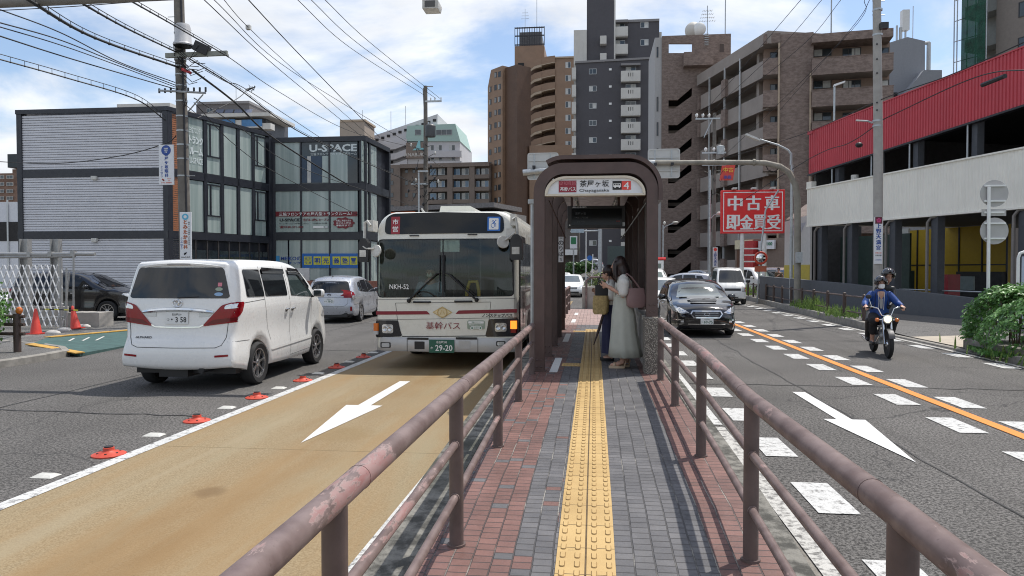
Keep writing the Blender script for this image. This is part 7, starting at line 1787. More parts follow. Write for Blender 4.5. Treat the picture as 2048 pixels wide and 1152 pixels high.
m=MB();m.tube([q(848,215),q(846,178),q(850,173),q(866,173)],.03,steel,6);m.build('top_arm',far,40)
m=MB();a,b_=q(850,203,-.15),q(883,197,-.15);m.box(a.x,b_.x,-.2,-.1,a.z-.05,a.z+.05,steel);[m.tube([Vector((lerp(a.x,b_.x,k),-.15,a.z)),Vector((lerp(a.x,b_.x,k),-.15,a.z+.22))],.035,white_pl,6) for k in (.35,.6,.97)]
a,b_=q(822,368,-.15),q(856,367,-.15);m.box(a.x,b_.x,-.2,-.1,a.z-.05,a.z+.05,steel);m.build('crossarm',far)
a=q(861,262,-.2);m=MB();m.lathe([(.3,-.36),(.32,-.3),(.32,.3),(.25,.38),(.001,.38)],mat('transformer grey',(.07,.075,.08),.5,var=.1),16,Matrix.Translation(a));m.lathe([(.06,.36),(.05,.55)],steel,8,Matrix.Translation(a+Vector((-.12,0,0))));m.lathe([(.06,.36),(.05,.55)],steel,8,Matrix.Translation(a+Vector((.12,0,0))));m.build('transformer',far,40)
m=MB()
for k in range(26):
    p=q(852+rnd.gauss(0,14),rnd.uniform(290,400),-.2);w_=p+Vector((rnd.uniform(-.9,.9),0,rnd.uniform(-.6,.4)));m.tube([p,p.lerp(w_,.5)-Vector((0,0,rnd.uniform(.05,.3))),w_],.018,wire_m,4)
    if k % 2:m.ball(w_,.07,.07,.12,black_plastic if k % 3 else white_pl,6,4)
m.build('cable_loops',far)
o2,q2=pole('lamp_post','thin grey traffic pole with a flat arm just behind the bus roof',838,40,345,.06,.05,steel,'lamp post')
m=MB();a,b_=q2(836,343),q2(856,342);m.box(a.x,b_.x,-.06,.06,a.z-.03,a.z+.05,steel);m.build('top_arm',o2)
rpole,q3=pole('utility_pole','concrete utility pole with three white insulators in front of the brick apartments',1427,50,226,.16,.11)
m=MB()
for v,u0,u1 in ((238,1391,1440),(306,1404,1452),(330,1404,1452)):
    a,b_=q3(u0,v,-.2),q3(u1,v,-.2);m.box(a.x,b_.x,-.25,-.15,a.z-.05,a.z+.05,steel)
    for k in ((.05,.3,.55) if v<250 else (.15,.5,.9)):p=a.lerp(b_,k);m.tube([p,p+Vector((0,0,.15))],.03,steel,5);m.ball(p+Vector((0,0,.24)),.10,.10,.12,white_paint,8,6)
m.tube([q3(1408,275,-.2),q3(1425,238,-.2)],.03,steel,5);m.build('crossarm',rpole)
a=q3(1441,300,-.25);m=MB();m.lathe([(.24,-.3),(.26,.25),(.001,.34)],steel,12,Matrix.Translation(a));m.build('transformer',rpole,40)
m=MB()
for k in range(10):p=q3(1427+rnd.gauss(0,8),rnd.uniform(325,400),-.2);w_=p+Vector((rnd.uniform(-.7,.7),0,rnd.uniform(-.5,.3)));m.tube([p,p.lerp(w_,.5)-Vector((0,0,.2)),w_],.016,wire_m,4)
m.build('cable_loops',rpole)
plate_sign('advertising_plate','narrow shrine plate on the pole in front of the brick apartments',1425.5,495,1435.5,535,49.75,lambda m,w,h:(m.text('上野天満宮',(0,-.006,-h*.05),XD,ZD,h*.15,ink_blue,.03,None,True),m.add([(w*.35*math.cos(t),-.004,h*.4+w*.35*math.sin(t)) for t in [k*PI/5 for k in range(10)]],[tuple(range(10))[::-1]],sg_red2)),0)
o3,q4=pole('lamp_post','slender grey lamp post beside the concrete utility pole',1419,47,340,.07,.05,steel,'lamp post')
m=MB();m.tube([q4(1419,440),q4(1428,430),q4(1438,427)],.03,steel,6);m.ball(q4(1438,427),.16,.1,.12,white_pl,8,6);m.build('lamp_head',o3,40)
o4,q5=pole('lamp_post','double headed lamp post in front of the diagonal stair openings',1326,44,450,.05,.04,steel,'lamp post')
m=MB();m.tube([q5(1325,462),q5(1330,453),q5(1350,445)],.025,steel,6);m.ball(q5(1351,444.5),.18,.08,.05,white_pl,8,6);m.ball(q5(1329,446),.08,.08,.1,white_pl,8,6);m.build('lamp_head',o4,40)
o5,q6=pole('street_lamp','tall curved street lamp with white head above the red signboard',1582,38,330,.085,.065,steel,'street lamp')
m=MB();m.tube([q6(1582,330),q6(1582,308),q6(1576,300),q6(1556,290),q6(1520,279)],[.065,.06,.055,.05,.045],steel,8);m.build('arm',o5,50)
a,b_=q6(1491,269),q6(1520,281);m=MB();d=(b_-a);m.loft([[a+d*t+Vector((0,yy*k,zz_*k)) for yy,zz_ in ((-.14,-.05),(.14,-.05),(.12,.06),(-.12,.06))] for t,k in ((0,.5),(.08,1),(.8,1),(1,.5))],white_pl);m.build('lamp_head',o5,40)
GY=36.3;gp=at(1595,540,GY);gz_=lambda u,v:(lambda p:Vector((p.x-gp.x,0,p.z)))(at(u,v,GY))
ga=thing('sign_gantry','weathered arched gantry pole reaching across the road over the shelter','gantry',(gp.x,GY,0))
rust=mat('rusty gantry paint',(.26,.24,.20),.7,var=.25,sc=2,stain=.5)
m=MB();m.tube([(0,0,0),gz_(1595,500),gz_(1595,400),gz_(1591,370),gz_(1578,345),gz_(1560,333),gz_(1530,326),gz_(1500,325),gz_(1400,325),gz_(1300,326)],[.15,.15,.15,.145,.14,.135,.13,.12,.12,.12],rust,14);m.build('post_arm',ga,50)
m=MB();m.tube([gz_(1310,326),gz_(1180,333),gz_(1046,345)],.14,steel,12);m.tube([gz_(1060,344),gz_(1046,345.5)],.155,steel,12);m.build('arm',ga,50)
m=MB();a=gz_(1595,515);m.box(a.x-.14,a.x+.14,-.33,-.14,a.z-.25,a.z+.25,steel);a=gz_(1508,325);m.lathe([(.17,-.05),(.17,.05)],rust,12,Matrix.Translation(a) @ Matrix.Rotation(PI/2,4,'Y'));m.tube([gz_(1530,327),gz_(1536,340),gz_(1548,344),gz_(1556,338)],.02,wire_m,5);m.build('control_box',ga)
back_m=mat('sign back',(.52,.52,.50),.5,.1,var=.05,stain=.15)
for (u0,v0,u1,v1,lb) in ((1055,305,1117,360,'pale back of a road sign hung on the gantry left of the shelter roof'),(1295.5,297,1360,357,'pale back of a road sign hung on the gantry right of the shelter roof')):
    a,b_=at(u0,v1,GY+.2),at(u1,v0,GY+.2);w,h=b_.x-a.x,b_.z-a.z;s_=thing('road_sign',lb,'road sign',((a.x+b_.x)/2,GY+.2,(a.z+b_.z)/2))
    m=MB();pp=rrect(w/2,-h/2,h/2,.12,.12,4);m.prism([(x,0,z) for x,z in pp][::-1],(0,.05,0),back_m);m.build('panel',s_)
    m=MB();n=len(pp);m.add([(x,-.03,z) for x,z in pp]+[(x*.93,-.03,z*.93) for x,z in pp]+[(x,0,z) for x,z in pp]+[(x*.93,0,z*.93) for x,z in pp],[(i,(i+1) % n,n+(i+1) % n,n+i) for i in range(n)]+[(2*n+i,2*n+(i+1) % n,(i+1) % n,i) for i in range(n)]+[(n+i,n+(i+1) % n,3*n+(i+1) % n,3*n+i) for i in range(n)],back_m);m.build('rim',s_)
    for k in (-.28,.24):m=MB();m.box(w*k-.03,w*k+.03,-.06,0,-h*.46,h*.46,steel);m.box(w*k-.07,w*k+.07,-.34,-.06,-.12,-.0,dark_metal);m.build('bracket',s_)
    for k in (-.25,.2):m=MB();m.box(-w*.46,w*.46,-.045,0,h*k-.02,h*k+.02,back_m);m.build('rib',s_)
RY=26.0;rp_=at(1757,540,RY);rq=lambda u,v,dy=0:(lambda p:Vector((p.x-rp_.x,dy,p.z)))(at(u,v,RY+dy))
ur=thing('utility_pole','pale concrete utility pole standing in front of the parking deck','utility pole',(rp_.x,RY,0.1))
ur.location.z=0
m=MB();m.tube([(0,0,0),rq(1756.5,300),rq(1753,-60)],[.16,.15,.125],mat('pale pole concrete',(.36,.345,.32),.85,var=.12,sc=4,bump=.2,bs=50,stain=.2),18);m.build('pole',ur,50)
m=MB()
for v in (2,30):a=rq(1744,v);b_=rq(1770,v);m.tube([a,b_],.014,steel,5)
for v in (88,118,146,205,220):a=rq(1754,v,-.15);m.ball(a,.03,.03,.03,dark_metal,6,4)
for v in (20,70,242,252):m.lathe([(.155,-.03),(.155,.03)],steel,16,Matrix.Translation(rq(1755,v)))
m.tube([rq(1712,241,-.1),rq(1735,242,-.1),rq(1745,246,-.1)],.03,steel,6);m.box(-.12,.12,-.3,-.1,rq(1756,56).z-.1,rq(1756,56).z+.1,dark_metal);m.build('fittings',ur,40)
def ct3(m,w,h):
    y=-.006;c=h*.43
    m.box(-w*.42,w*.42,y,0,c-w*.42,c+w*.42,mat('maroon square',(.12,.012,.03),.5,var=0));pk_=mat('plum pink',(.6,.05,.2),.5,var=0)
    for k in range(5):a=PI/2+k*2*PI/5;m.add([(w*.17*math.cos(a)+w*.13*math.cos(t*PI/6),y-.004,c+w*.17*math.sin(a)+w*.13*math.sin(t*PI/6)) for t in range(12)],[tuple(range(12))[::-1]],pk_)
    m.text('上野天満宮',(0,y,h*.08),XD,ZD,h*.115,ink_blue,.035,None,True);m.text('学問の神',(0,y,-h*.265),XD,ZD,h*.03,red_k,.01,w*.75);m.text('合格祈願',(0,y,-h*.315),XD,ZD,h*.03,ink,.01,w*.75);m.text('この先500m',(0,y,-h*.41),XD,ZD,h*.035,ink_blue,.01,w*.8)
plate_sign('advertising_plate','white shrine plate with a plum blossom crest on the pale pole by the parking deck',1748,434,1766,528,RY,ct3,-.2)
sp_=at(1978,540,17.7);so_=thing('traffic_sign_post','white post carrying the backs of two round traffic signs behind the hedge','traffic sign',(sp_.x,17.7,.05));sq=lambda u,v,dy=0:(lambda p:Vector((p.x-sp_.x,dy,p.z-.05)))(at(u,v,17.7+dy))
m=MB();m.tube([(0,0,0),sq(1978,374)],.035,white_paint,12);m.build('pole',so_,50)
for cu,cv,hh in ((1988,387,0),(1988,462,0)):
    c=sq(cu,cv,.06);m=MB();m.lathe([(.001,-.008),(.295,-.008),(.30,.004),(.30,.014),(.001,.014)],mat('grey sign back',(.42,.41,.40),.5,.1,var=.05),32,Matrix.Translation(c) @ Matrix.Rotation(PI/2,4,'X'));d_=m.build('sign_disc',so_,40)
    m=MB();[m.box(c.x-.22,c.x+.22,.0,.05,c.z+k-.018,c.z+k+.018,white_paint) for k in (-.17,.17)];m.build('bracket',d_)
a,b_=sq(1963,432,.06),sq(2012,418,.06);m=MB();m.box(a.x,b_.x,.05,.065,a.z,b_.z,mat('grey sign back',(.42,.41,.40),.5));d_=m.build('auxiliary_plate',so_);m=MB();m.box(a.x+.05,b_.x-.05,.02,.05,(a.z+b_.z)/2-.02,(a.z+b_.z)/2+.02,white_paint);m.build('bracket',d_)
p=gr(2036,640,.06);fs=thing('notice_stand','white tubular notice frame at the right edge above the hedge','notice stand',(at(2036,550,18.5).x,18.5,.06));z1=at(2036,508,18.5).z
m=MB();m.tube([(0,0,0),(0,0,z1-.15),(.04,0,z1-.04),(.15,0,z1),(1.1,0,z1),(1.15,0,z1-.1),(1.15,0,0)],.035,white_paint,10);m.build('frame',fs,50);m=MB();m.box(.08,1.08,-.01,.01,.5,z1-.12,mat('pale notice',(.42,.48,.58),.5,var=.05));m.build('panel',fs)
m=MB();m.text('出口',(.55,-.015,z1-.45),XD,ZD,.22,ink_blue,.02);m.build('lettering',fs)
a,b_=at(1442,467,46),at(1570,379,46);w,h=b_.x-a.x,b_.z-a.z
sbd=thing('signboard','big red billboard with white characters on two white posts in the car yard','billboard',((a.x+b_.x)/2,46,0));zc=(a.z+b_.z)/2
vr=mat('billboard red',(.74,.028,.028),.45,var=.05,stain=.12)
m=MB();m.box(-w/2,w/2,0,.35,zc-h/2,zc+h/2,vr);m.build('panel',sbd,bevel=.02)
m=MB();t=.05
for x0,x1,z0,z1 in ((-w/2+.12,w/2-.12,h/2-.17,h/2-.12),(-w/2+.12,w/2-.12,-h/2+.12,-h/2+.17),(-w/2+.12,-w/2+.17,-h/2+.17,h/2-.17),(w/2-.17,w/2-.12,-h/2+.17,h/2-.17)):m.box(x0,x1,-.006,0,zc+z0,zc+z1,ink_white)
m.build('border',sbd)
m=MB()
for k,ch in enumerate('中古車'):m.text(ch,(lerp(-w*.28,w*.30,k/2),-.012,zc+h*.20),XD,ZD,h*.34,ink_white,.055,w*.22)
for k,ch in enumerate('即金買受'):m.text(ch,(lerp(-w*.31,w*.33,k/3),-.012,zc-h*.24),XD,ZD,h*.34,ink_white,.05,w*.20)
m.build('lettering',sbd)
for u in (1485,1530):x=at(u,500,46).x-(a.x+b_.x)/2;m=MB();m.tube([(x,.18,0),(x,.18,zc-h/2)],.12,white_paint,10);m.build('post',sbd,50)
for k in (-.3,0,.3):m=MB();m.box(w*k-.12,w*k+.12,-.4,.1,zc+h/2+.02,zc+h/2+.12,white_pl);m.build('flood_lamp',sbd)
xl,xr=at(1485,500,46).x,at(1530,500,46).x;m=MB()
for v in (497,510,523):z=at(1500,v,46).z;m.box(xl-sbd.location.x,xr-sbd.location.x,.15,.2,z-.04,z+.04,white_paint)
m.build('crossbar',sbd)
F=fuv(1463,60,1570,56);ys_=F.root('yard_shop','low shop front with cream fascia and red shelving behind the billboard','shop')
m=MB();m.box(0,F.W,.4,3,-1,F.uv(1500,478)[1],mat('shop tan wall',(.20,.15,.12),.7));m.build('wall',ys_)
m=MB();x0,x1,z0,z1=F.rc(1466,480,1500,498);m.box(x0,x1,.2,.4,z0,z1,mat('shop cream fascia',(.60,.55,.38),.6));m.build('fascia',ys_)
m=MB();x0,x1,z0,z1=F.rc(1468,500,1488,545);m.box(x0,x1,.3,.4,z0,z1,mat('shop brown door',(.11,.05,.025),.6));m.build('door',ys_)
m=MB();x0,x1,z0,z1=F.rc(1492,482,1510,540);m.box(x0,x1,-.2,.3,z0,z1,mat('shop red shelf',(.42,.03,.03),.5,var=.2));x0,x1,z0,z1=F.rc(1513,482,1528,500);m.box(x0,x1,.2,.3,z0,z1,board_w);m.build('shelf',ys_)
m=MB();x0,x1,z0,z1=F.rc(1528,480,1546,498);m.box(x0,x1,.1,.3,z0,z1,board_w);flet(m,F,I4,'100',1532,484,1543,491,ink_green,.03,.08);m.build('lettering',ys_)
ban=at(1455,345,63);bn=thing('banner','red and yellow banner tied to a balcony of the brick apartments','banner',(ban.x,63,ban.z))
m=MB();m.loft([[(x+.15*z,.06*math.sin(x*4),z) for z in (-.65,0,.65)] for x in [-.55+1.1*i/8 for i in range(9)]],mat('banner red',(.62,.07,.05),.6,var=.1),closed=False);m.build('cloth',bn,60)
m=MB();m.text('中古',(.05,-.12,.2),XD,ZD,.4,mat('banner yellow',(.75,.5,.05),.6),.02);m.text('車検',(-.03,-.12,-.4),XD,ZD,.3,ink_blue,.03);m.build('lettering',bn)
F=fuv(1569,48,1620,42);hw_=F.root('hoarding_wall','pale hoarding wall with faded grey markings beside the parking deck','wall');m=MB();m.box(0,F.W,0,.1,0,F.uv(1590,438)[1],mat('white hoarding',(.52,.52,.50),.6));m.build('panel',hw_);m=MB();m.box(0,F.W,-.02,0,0,F.uv(1590,530)[1],mat('yellow hoarding',(.5,.4,.05),.6,var=.1));m.build('yellow_base',hw_)
m=MB();flet(m,F,I4,'27',1580,448,1612,470,mat('faded grey lettering',(.36,.38,.42),.6),.04,-.01);m.build('lettering',hw_)
F=fuv(1572,46,1622,43);rf=F.root('shed_roof','brownish corrugated shed roof beside the parking deck','shed');m=MB();x0,x1,z0,z1=F.rc(1572,398,1622,436);m.prism([(x0,0,z0),(x1,0,z0),(x1,1.5,z1),(x0,1.5,z1)],(0,.1,.1),mat('shed brown roof',(.24,.19,.16),.7,var=.3,sc=6));m.build('roof',rf);m=MB();m.box(.1,F.W-.1,.5,3,0,z0,slab_m);m.build('wall',rf)
cm=at(1521,516,40);cv=thing('convex_mirror','orange rimmed convex traffic mirror on a leaning post at the car yard exit','traffic mirror',(cm.x,40,0));m=MB();m.tube([(-.15,.05,0),(0,.05,cm.z+.3),(.25,.05,at(1530,420,40).z),(.9,.05,at(1560,380,40).z)],.045,steel,8);m.build('post',cv,50)
m=MB();m.lathe([(.001,.03),(.32,.03),(.35,0),(.33,-.05),(.30,-.06),(.29,-.02),(.001,-.01)],orange_pl,24,Matrix.Translation((0,-.06,cm.z)) @ Matrix.Rotation(PI/2,4,'X') @ Matrix.Rotation(PI,4,'Y'));r_=m.build('rim',cv,40);m=MB();m.lathe([(.30,-.0),(.2,-.045),(.1,-.06),(.001,-.065)],mat('mirror silver',(.75,.75,.75),.02,1,var=0),24,Matrix.Translation((0,-.05,cm.z)) @ Matrix.Rotation(-PI/2,4,'X'));m.build('mirror_face',r_,40)
m=MB();m.box(-.3,.3,-.05,.0,cm.z-.72,cm.z-.42,mat('mirror plate',(.45,.12,.06),.5));m.build('plate',cv)
gf=thing('guard_fence','dark brown pipe guard fence along the kerb of the sidewalk','fence',(0,0,0));yy=[24.0+2.05*k for k in range(12)]
gpm=mat('fence brown paint',(.075,.05,.042),.5,var=.2,stain=.2)
for k,y in enumerate(yy):
    x=kx(y)+.28;m=MB();m.tube([(x,y,.1),(x,y,1.0)],.055,gpm,10);m.ball((x,y,1.0),.055,.055,.03,gpm,10,5);m.build('post',gf,50)
    if k+1<len(yy):
        y2=yy[k+1];x2=kx(y2)+.28;A_,B_=Vector((x,y+.1,0)),Vector((x2,y2-.1,0));m=MB()
        m.tube([A_+Vector((0,0,.38)),A_+Vector((0,0,.86)),A_+Vector((0,.06,.93)),B_+Vector((0,-.06,.93)),B_+Vector((0,0,.86)),B_+Vector((0,0,.38))],.03,gpm,8);m.tube([A_+Vector((0,0,.42)),B_+Vector((0,0,.42))],.024,gpm,8);m.build('hoop_rail',gf,50)
sc1=mat('scaffold zinc',(.33,.33,.325),.45,.4,var=.12)
p0,p1=at(-10,560,21.0),at(124,560,20.6)
lg=thing('lattice_gate','white folding lattice gate closing the construction entrance','gate',(0,0,0));zt0,zb0=at(60,530,20.8).z,at(60,652,20.8).z;N=11;m=MB();lat=mat('lattice white',(.66,.66,.66),.4,.1,var=.08)
for k in range(-3,N+3):
    for d in (1,-1):
        def P_(t,oy):x=lerp(p0.x,p1.x,(k+.5+d*(t-.5)*3.6)/N);return Vector((x,lerp(p0.y,p1.y,(x-p0.x)/(p1.x-p0.x))+oy,lerp(zb0,zt0,t)))
        ts=[t for t in [i/8 for i in range(9)] if p0.x-.02<=P_(t,0).x<=p1.x+.05]
        if len(ts)>1:m.tube([P_(ts[0],.012*d),P_(ts[-1],.012*d)],.022,lat,4)
m.build('lattice',lg)
for u,v0,v1,r in ((121,655,515,.03),(133,655,535,.028)):a,b_=at(u,v0,20.5),at(u,v1,20.5);m=MB();m.tube([a,b_],r,sc1,8);m.build('gate_post',lg,40)
gs=thing('scaffold_rail','galvanised scaffold pipes with two tall channel posts at the construction entrance','scaffold',(0,0,0))
for pts,r in (((at(-20,508,22),at(70,509,22),at(190,508,22)),.06),((at(-20,514,22),at(150,512,22)),.05),((at(-10,640,21.6),at(170,632,21.6)),.03),((at(147,500,21),at(147,650,21)),.028),((at(139,545,21.2),at(126,660,21.2)),.025)):m=MB();m.tube(pts,r,sc1,8);m.build('pipe',gs,40)
for u in (52,113):a,b_=at(u-7,640,22.3),at(u+7,478,22.3);m=MB();m.box(a.x,a.x+.03,22.2,22.4,0,b_.z,sc1);m.box(b_.x-.03,b_.x,22.2,22.4,0,b_.z,sc1);m.box(a.x+.03,b_.x-.03,22.3,22.33,0,b_.z,sc1);m.build('channel_post',gs)
for u,v in ((60,509),(102,508),(147,507)):a=at(u,v,22);m=MB();m.cbox(a,(.12,.16,.16),sc1);m.build('clamp',gs)
bwl=thing('block_wall','low pale concrete block wall behind the orange cones','wall',(0,0,0));m=MB();a,b_=at(-20,640,21.9),at(130,660,21.9);m.box(a.x,b_.x,21.9,22.1,0,.62,concrete);a,b_=at(133,640,21.3),at(198,640,21.3);m.box(a.x,b_.x,21.3,22.0,0,at(160,625,21.3).z,concrete);m.build('wall',bwl,bevel=.01)
cone_m=mat('cone orange',(.56,.045,.028),.5,var=.08,stain=.15)
def cone(label,u,v,z,tilt):
    p=gr(u,v,z);o=tag(thing('traffic_cone',label,'traffic cone',tuple(p)),None,None,'orange cones by the lattice gate');o.rotation_euler=(0,tilt,0)
    m=MB();m.lathe([(.15,.02),(.145,.03),(.035,.68),(.02,.70),(.001,.70)],cone_m,20);m.build('cone',o,50)
    m=MB();m.prism([(x,y,0) for x,y in roundpoly([(-.19,-.19),(.19,-.19),(.19,.19),(-.19,.19)],.06)],(0,0,.03),cone_m);m.build('base',o);return o
cone('upright orange cone in front of the lattice gate',72,668,.03,0);cone('leaning orange cone at the end of the block wall',152,658,.03,R(-9))
tbm=thing('striped_bar','yellow and black striped bar laid between the two cones','barrier bar',(0,0,0));a,b_=at(80,618,19.6),at(166,621,19.9)
for k in range(9):m=MB();m.tube([a.lerp(b_,k/9),a.lerp(b_,(k+1)/9)],.018,yel_s if k % 2 else ink,6);m.build('stripe',tbm,40)
mat_g=mat('green rubber mat',(.045,.095,.088),.8,var=.25,sc=5,bump=.3,bs=40);mat_o=mat('ochre ramp edge',(.52,.30,.06),.7,var=.2,sc=9)
q=[gr(u,v,z)+Vector((0,0,.0)) for u,v,z in ((60,690,.14),(160,708,.06),(264,690,.02),(264,661,.03),(95,676,.14))]
mt_=thing('ramp_mat','green rubber ramp mats with ochre edges at the construction entrance','ramp mat',(0,0,0))
m=MB();m.add([p+Vector((0,0,d)) for d in (-.05,.012) for p in q],[(5,6,7,8,9)]+[(i,(i+1) % 5,5+(i+1) % 5,5+i) for i in range(5)],mat_g);m.build('mat',mt_)
for a,b_ in ((q[0],q[1]),(q[4],q[3])):m=MB();d=(b_-a).normalized();nn=Vector((-d.y,d.x,0))*.10;m.prism([a+nn+Vector((0,0,.014)),a-nn+Vector((0,0,.014)),b_-nn+Vector((0,0,.014)),b_+nn+Vector((0,0,.014))],(0,0,.02),mat_o);m.build('ramp_edge',mt_)
m=MB()
for k in range(3):a,b_=q[4].lerp(q[3],.35+.2*k),q[0].lerp(q[1],.5+.17*k);m.tube([a.lerp(b_,.3)+Vector((0,0,.012)),a.lerp(b_,.5)+Vector((0,0,.012))],.03,white_pl,4,True,.2)
m.build('white_mark',mt_)
p=gr(35,704,.13);wp=thing('guard_post','dark brown round guard post with three bars beside the roadside shrub','guard post',tuple(p));m=MB();m.tube([(0,0,0),(0,0,.78)],.07,gpm,12);m.build('post',wp,50)
for z in (.37,.56,.72):m=MB();m.tube([(.16,0,z),(-2.2,-.1,z)],.035,gpm,8);m.build('bar',wp,50)
m=MB();m.ball((.05,0,.84),.08,.05,.08,amber_lens,10,6);m.build('reflector',wp,50)
for k,(u,v) in enumerate(((128,662),(168,655),(106,668))):p=gr(u,v,.03);m=MB();m.ball((p.x,p.y,.05),.22,.14,.09,mat('sandbag',(.48,.46,.43),.9,var=.15),10,6);tag(m.build('sandbag',None,60),'pale sandbag '+('under the leaning cone','right of the leaning cone','left of the gate post')[k],'sandbag','sandbags at the gate')
p=at(598,560,38);nb=thing('notice_board','grey notice board with posters in front of the glass wing','notice board',(p.x,38,0));w=at(617,560,38).x-at(576,560,38).x;z1=at(598,536,38).z
m=MB();m.box(-w/2,w/2,0,.08,.3,z1,alu);m.build('frame',nb);m=MB();[m.box(-w*.3+k*w*.3,-w*.08+k*w*.3,-.006,0,.6,z1-.3,(board_w,lw,board_w)[k]) for k in range(2)];m.build('poster',nb)
wlp=thing('brick_wall','low brick planter wall beyond the silver estate car','wall',(0,0,0));a,b_=at(580,560,37),at(760,560,37);m=MB();m.box(a.x,b_.x,37,37.4,0,at(720,562,37).z,mat('red brick',(.24,.10,.07),.8,var=.25,sc=8));m.build('wall',wlp)
F=fuv(758,70,1000,66);og=F.root('orange_shop','low building with an orange fascia behind the bus roof','shop');m=MB();m.box(0,F.W,0,6,0,F.uv(800,430)[1],mat('shop grey wall',(.24,.23,.22),.8,var=.15));m.build('wall',og);[window(og,I4,x_,x_+1.6,1.6,3.2,0,alu_d,glz,2,k_ % 3) for k_,x_ in enumerate((.8,3.0,5.4,7.6,9.8))];m=MB();x0,x1,z0,z1=F.rc(758,424,830,434,-.1);m.box(x0,x1,-.12,0,z0,z1,mat('orange fascia',(.65,.13,.03),.5));m.build('fascia',og);m=MB();x0,x1,z0,z1=F.rc(758,412,1000,421,1);m.box(x0,x1,-.3,6,z0,z1,mat('tile roof',(.17,.16,.16),.8,var=.3,sc=6));m.build('roof',og)
tp,tq=pole('signal_pole','pale signal pole framed in the shelter opening',1200,62,400,.19,.15,steel,'signal pole')
m=MB();m.tube([tq(1200,461),tq(1140,463)],.07,steel,6);m.build('arm',tp,40)
m=MB();a=tq(1155,462,-.1);m.box(a.x-.55,a.x+.55,-.2,.05,a.z-.16,a.z+.2,mat('pale signal box',(.35,.42,.47),.5));m.build('signal_head',tp,bevel=.03)
for u,lb in ((1172,'thin white pole standing left of the signal pole beyond the shelter'),):pole('thin_pole',lb,u,66,455,.05,.04,white_paint,'pole')
gs_=thing('arrow_sign','small round blue sign on a leaning white post beyond the planter','traffic sign',(at(1182,520,48).x,48,0));m=MB();m.tube([(0,0,0),(.12,0,at(1182,508,48).z)],.035,white_paint,6);m.build('post',gs_);m=MB();m.lathe([(.17,0),(.17,.02),(.001,.02)],blue_s,18,Matrix.Translation((-.08,-.05,at(1182,516,48).z)) @ Matrix.Rotation(PI/2,4,'X'));m.build('disc',gs_)
F=fuv(1130,72,1152,72);gsn=thing('station_sign','tall green and white roadside sign beyond the left shelter posts','sign',(at(1147,500,72).x,72,0));m=MB();z1,z0=at(1147,472,72).z,at(1147,497,72).z;m.box(-.35,.35,0,.3,z0,z1,board_w);m.build('panel',gsn);m=MB();m.box(-.25,.25,-.02,0,lerp(z0,z1,.35),lerp(z0,z1,.9),ink_green);m.build('green_field',gsn);m=MB();m.tube([(0,.15,0),(0,.15,z0)],.08,steel,6);m.build('post',gsn)
F=fuv(1120,82,1158,82);ls=F.root('white_canopy_shop','small shop with white canopy across the far junction','shop');m=MB();m.box(0,F.W,.5,6,-1,F.uv(1140,440)[1],mat('shop dark wall',(.10,.085,.075),.7,var=.2));m.build('wall',ls);m=MB();x0,x1,z0,z1=F.rc(1122,499,1154,510,-1);m.box(x0,x1,-1,1,z0,z1,white_paint);m.build('canopy',ls)
F=fuv(1215,90,1262,90);gt_=F.root('green_hoarding','dull green sheet fence at the foot of the charcoal tower','fence');m=MB();x0,x1,z0,z1=F.rc(1215,492,1262,525);m.box(x0,x1,0,.1,-1,z1,mat('dull green sheet',(.10,.13,.12),.6,var=.1));m.build('panel',gt_)
def tree(label,u,Y,vtop,r,seed,name='street_tree'):
    rd=random.Random(seed);p=at(u,540,Y);z0=gz(Y);h=at(u,vtop,Y).z-z0;t=thing(name,label,'tree',(p.x,Y,z0),0,'trees beyond the shelter')
    m=MB();m.tube([(0,0,0),(.05,0,h*.4),(0,.05,h*.7)],[.12,.09,.04],bark,7)
    for k in range(6):a=rd.uniform(0,6.28);m.tube([(.03,0,h*.4),(r*.5*math.cos(a),r*.5*math.sin(a),h*.65),(r*.8*math.cos(a),r*.8*math.sin(a),h*.8)],[.05,.03,.01],bark,5)
    m.build('trunk',t,50);m=MB();pts=[]
    for k in range(9):a=rd.uniform(0,6.28);pts+=blob_pts((r*.55*math.cos(a)*rd.random(),r*.55*math.sin(a)*rd.random(),h*rd.uniform(.5,.85)),r*.5,r*.5,h*.18,170,rd,.3,.3)
    leaves(m,pts,leaf_dark,.16,.3,rd);m.build('crown',t)
tree('round dark tree left of the far shop',1136,85,480,1.6,5);tree('low dark shrub tree under the white canopy',1160,78,520,1.8,6,'shrub_tree');tree('shrub tree right of the far junction',1228,70,532,1.5,7,'shrub_tree')

def cable(label,pts,r=.02,s=.0,group='overhead cables',hooks=0):
    """pts: (u, v, Y) picture positions at a believable depth, joined by hanging spans"""
    W_=[at(*p) if len(p)==3 else Vector(p) for p in pts] if not isinstance(pts[0],Vector) else pts
    P=[];K=[W_[0]*2-W_[1]]+W_+[W_[-1]*2-W_[-2]];n=12
    for i in range(1,len(K)-2):
        a,b_,c,d=K[i-1:i+3]
        for k in range(n):t=k/n;P.append(.5*(2*b_+(c-a)*t+(2*a-5*b_+4*c-d)*t*t+(3*b_-a-3*c+d)*t*t*t)-Vector((0,0,s*4*t*(1-t) if len(W_)==2 else 0)))
    P.append(W_[-1]);m=MB();m.tube(P,r*.72,wire_m,5)
    if hooks:
        d=Vector((0,0,hooks));m.tube([p+d for p in P],.010,wire_m,4)
        for p in P[::2]:m.tube([p,p+d],.008,wire_m,4);m.ball(p,r,r,r*.9,wire_m,6,4)
    return tag(m.build('overhead_cable',None,60),label,'cable',group)
C_=cable
C_('thickest bundled cable running down from the top left corner to the left utility pole',[(40,-10,11),(190,76,16),(355,134,21.8)],.045,.05,hooks=.1)
C_('thick bundled cable continuing from the left utility pole over the glass bays',[(385,140,22),(470,205,26),(560,285,32),(745,400,44)],.05,.08)
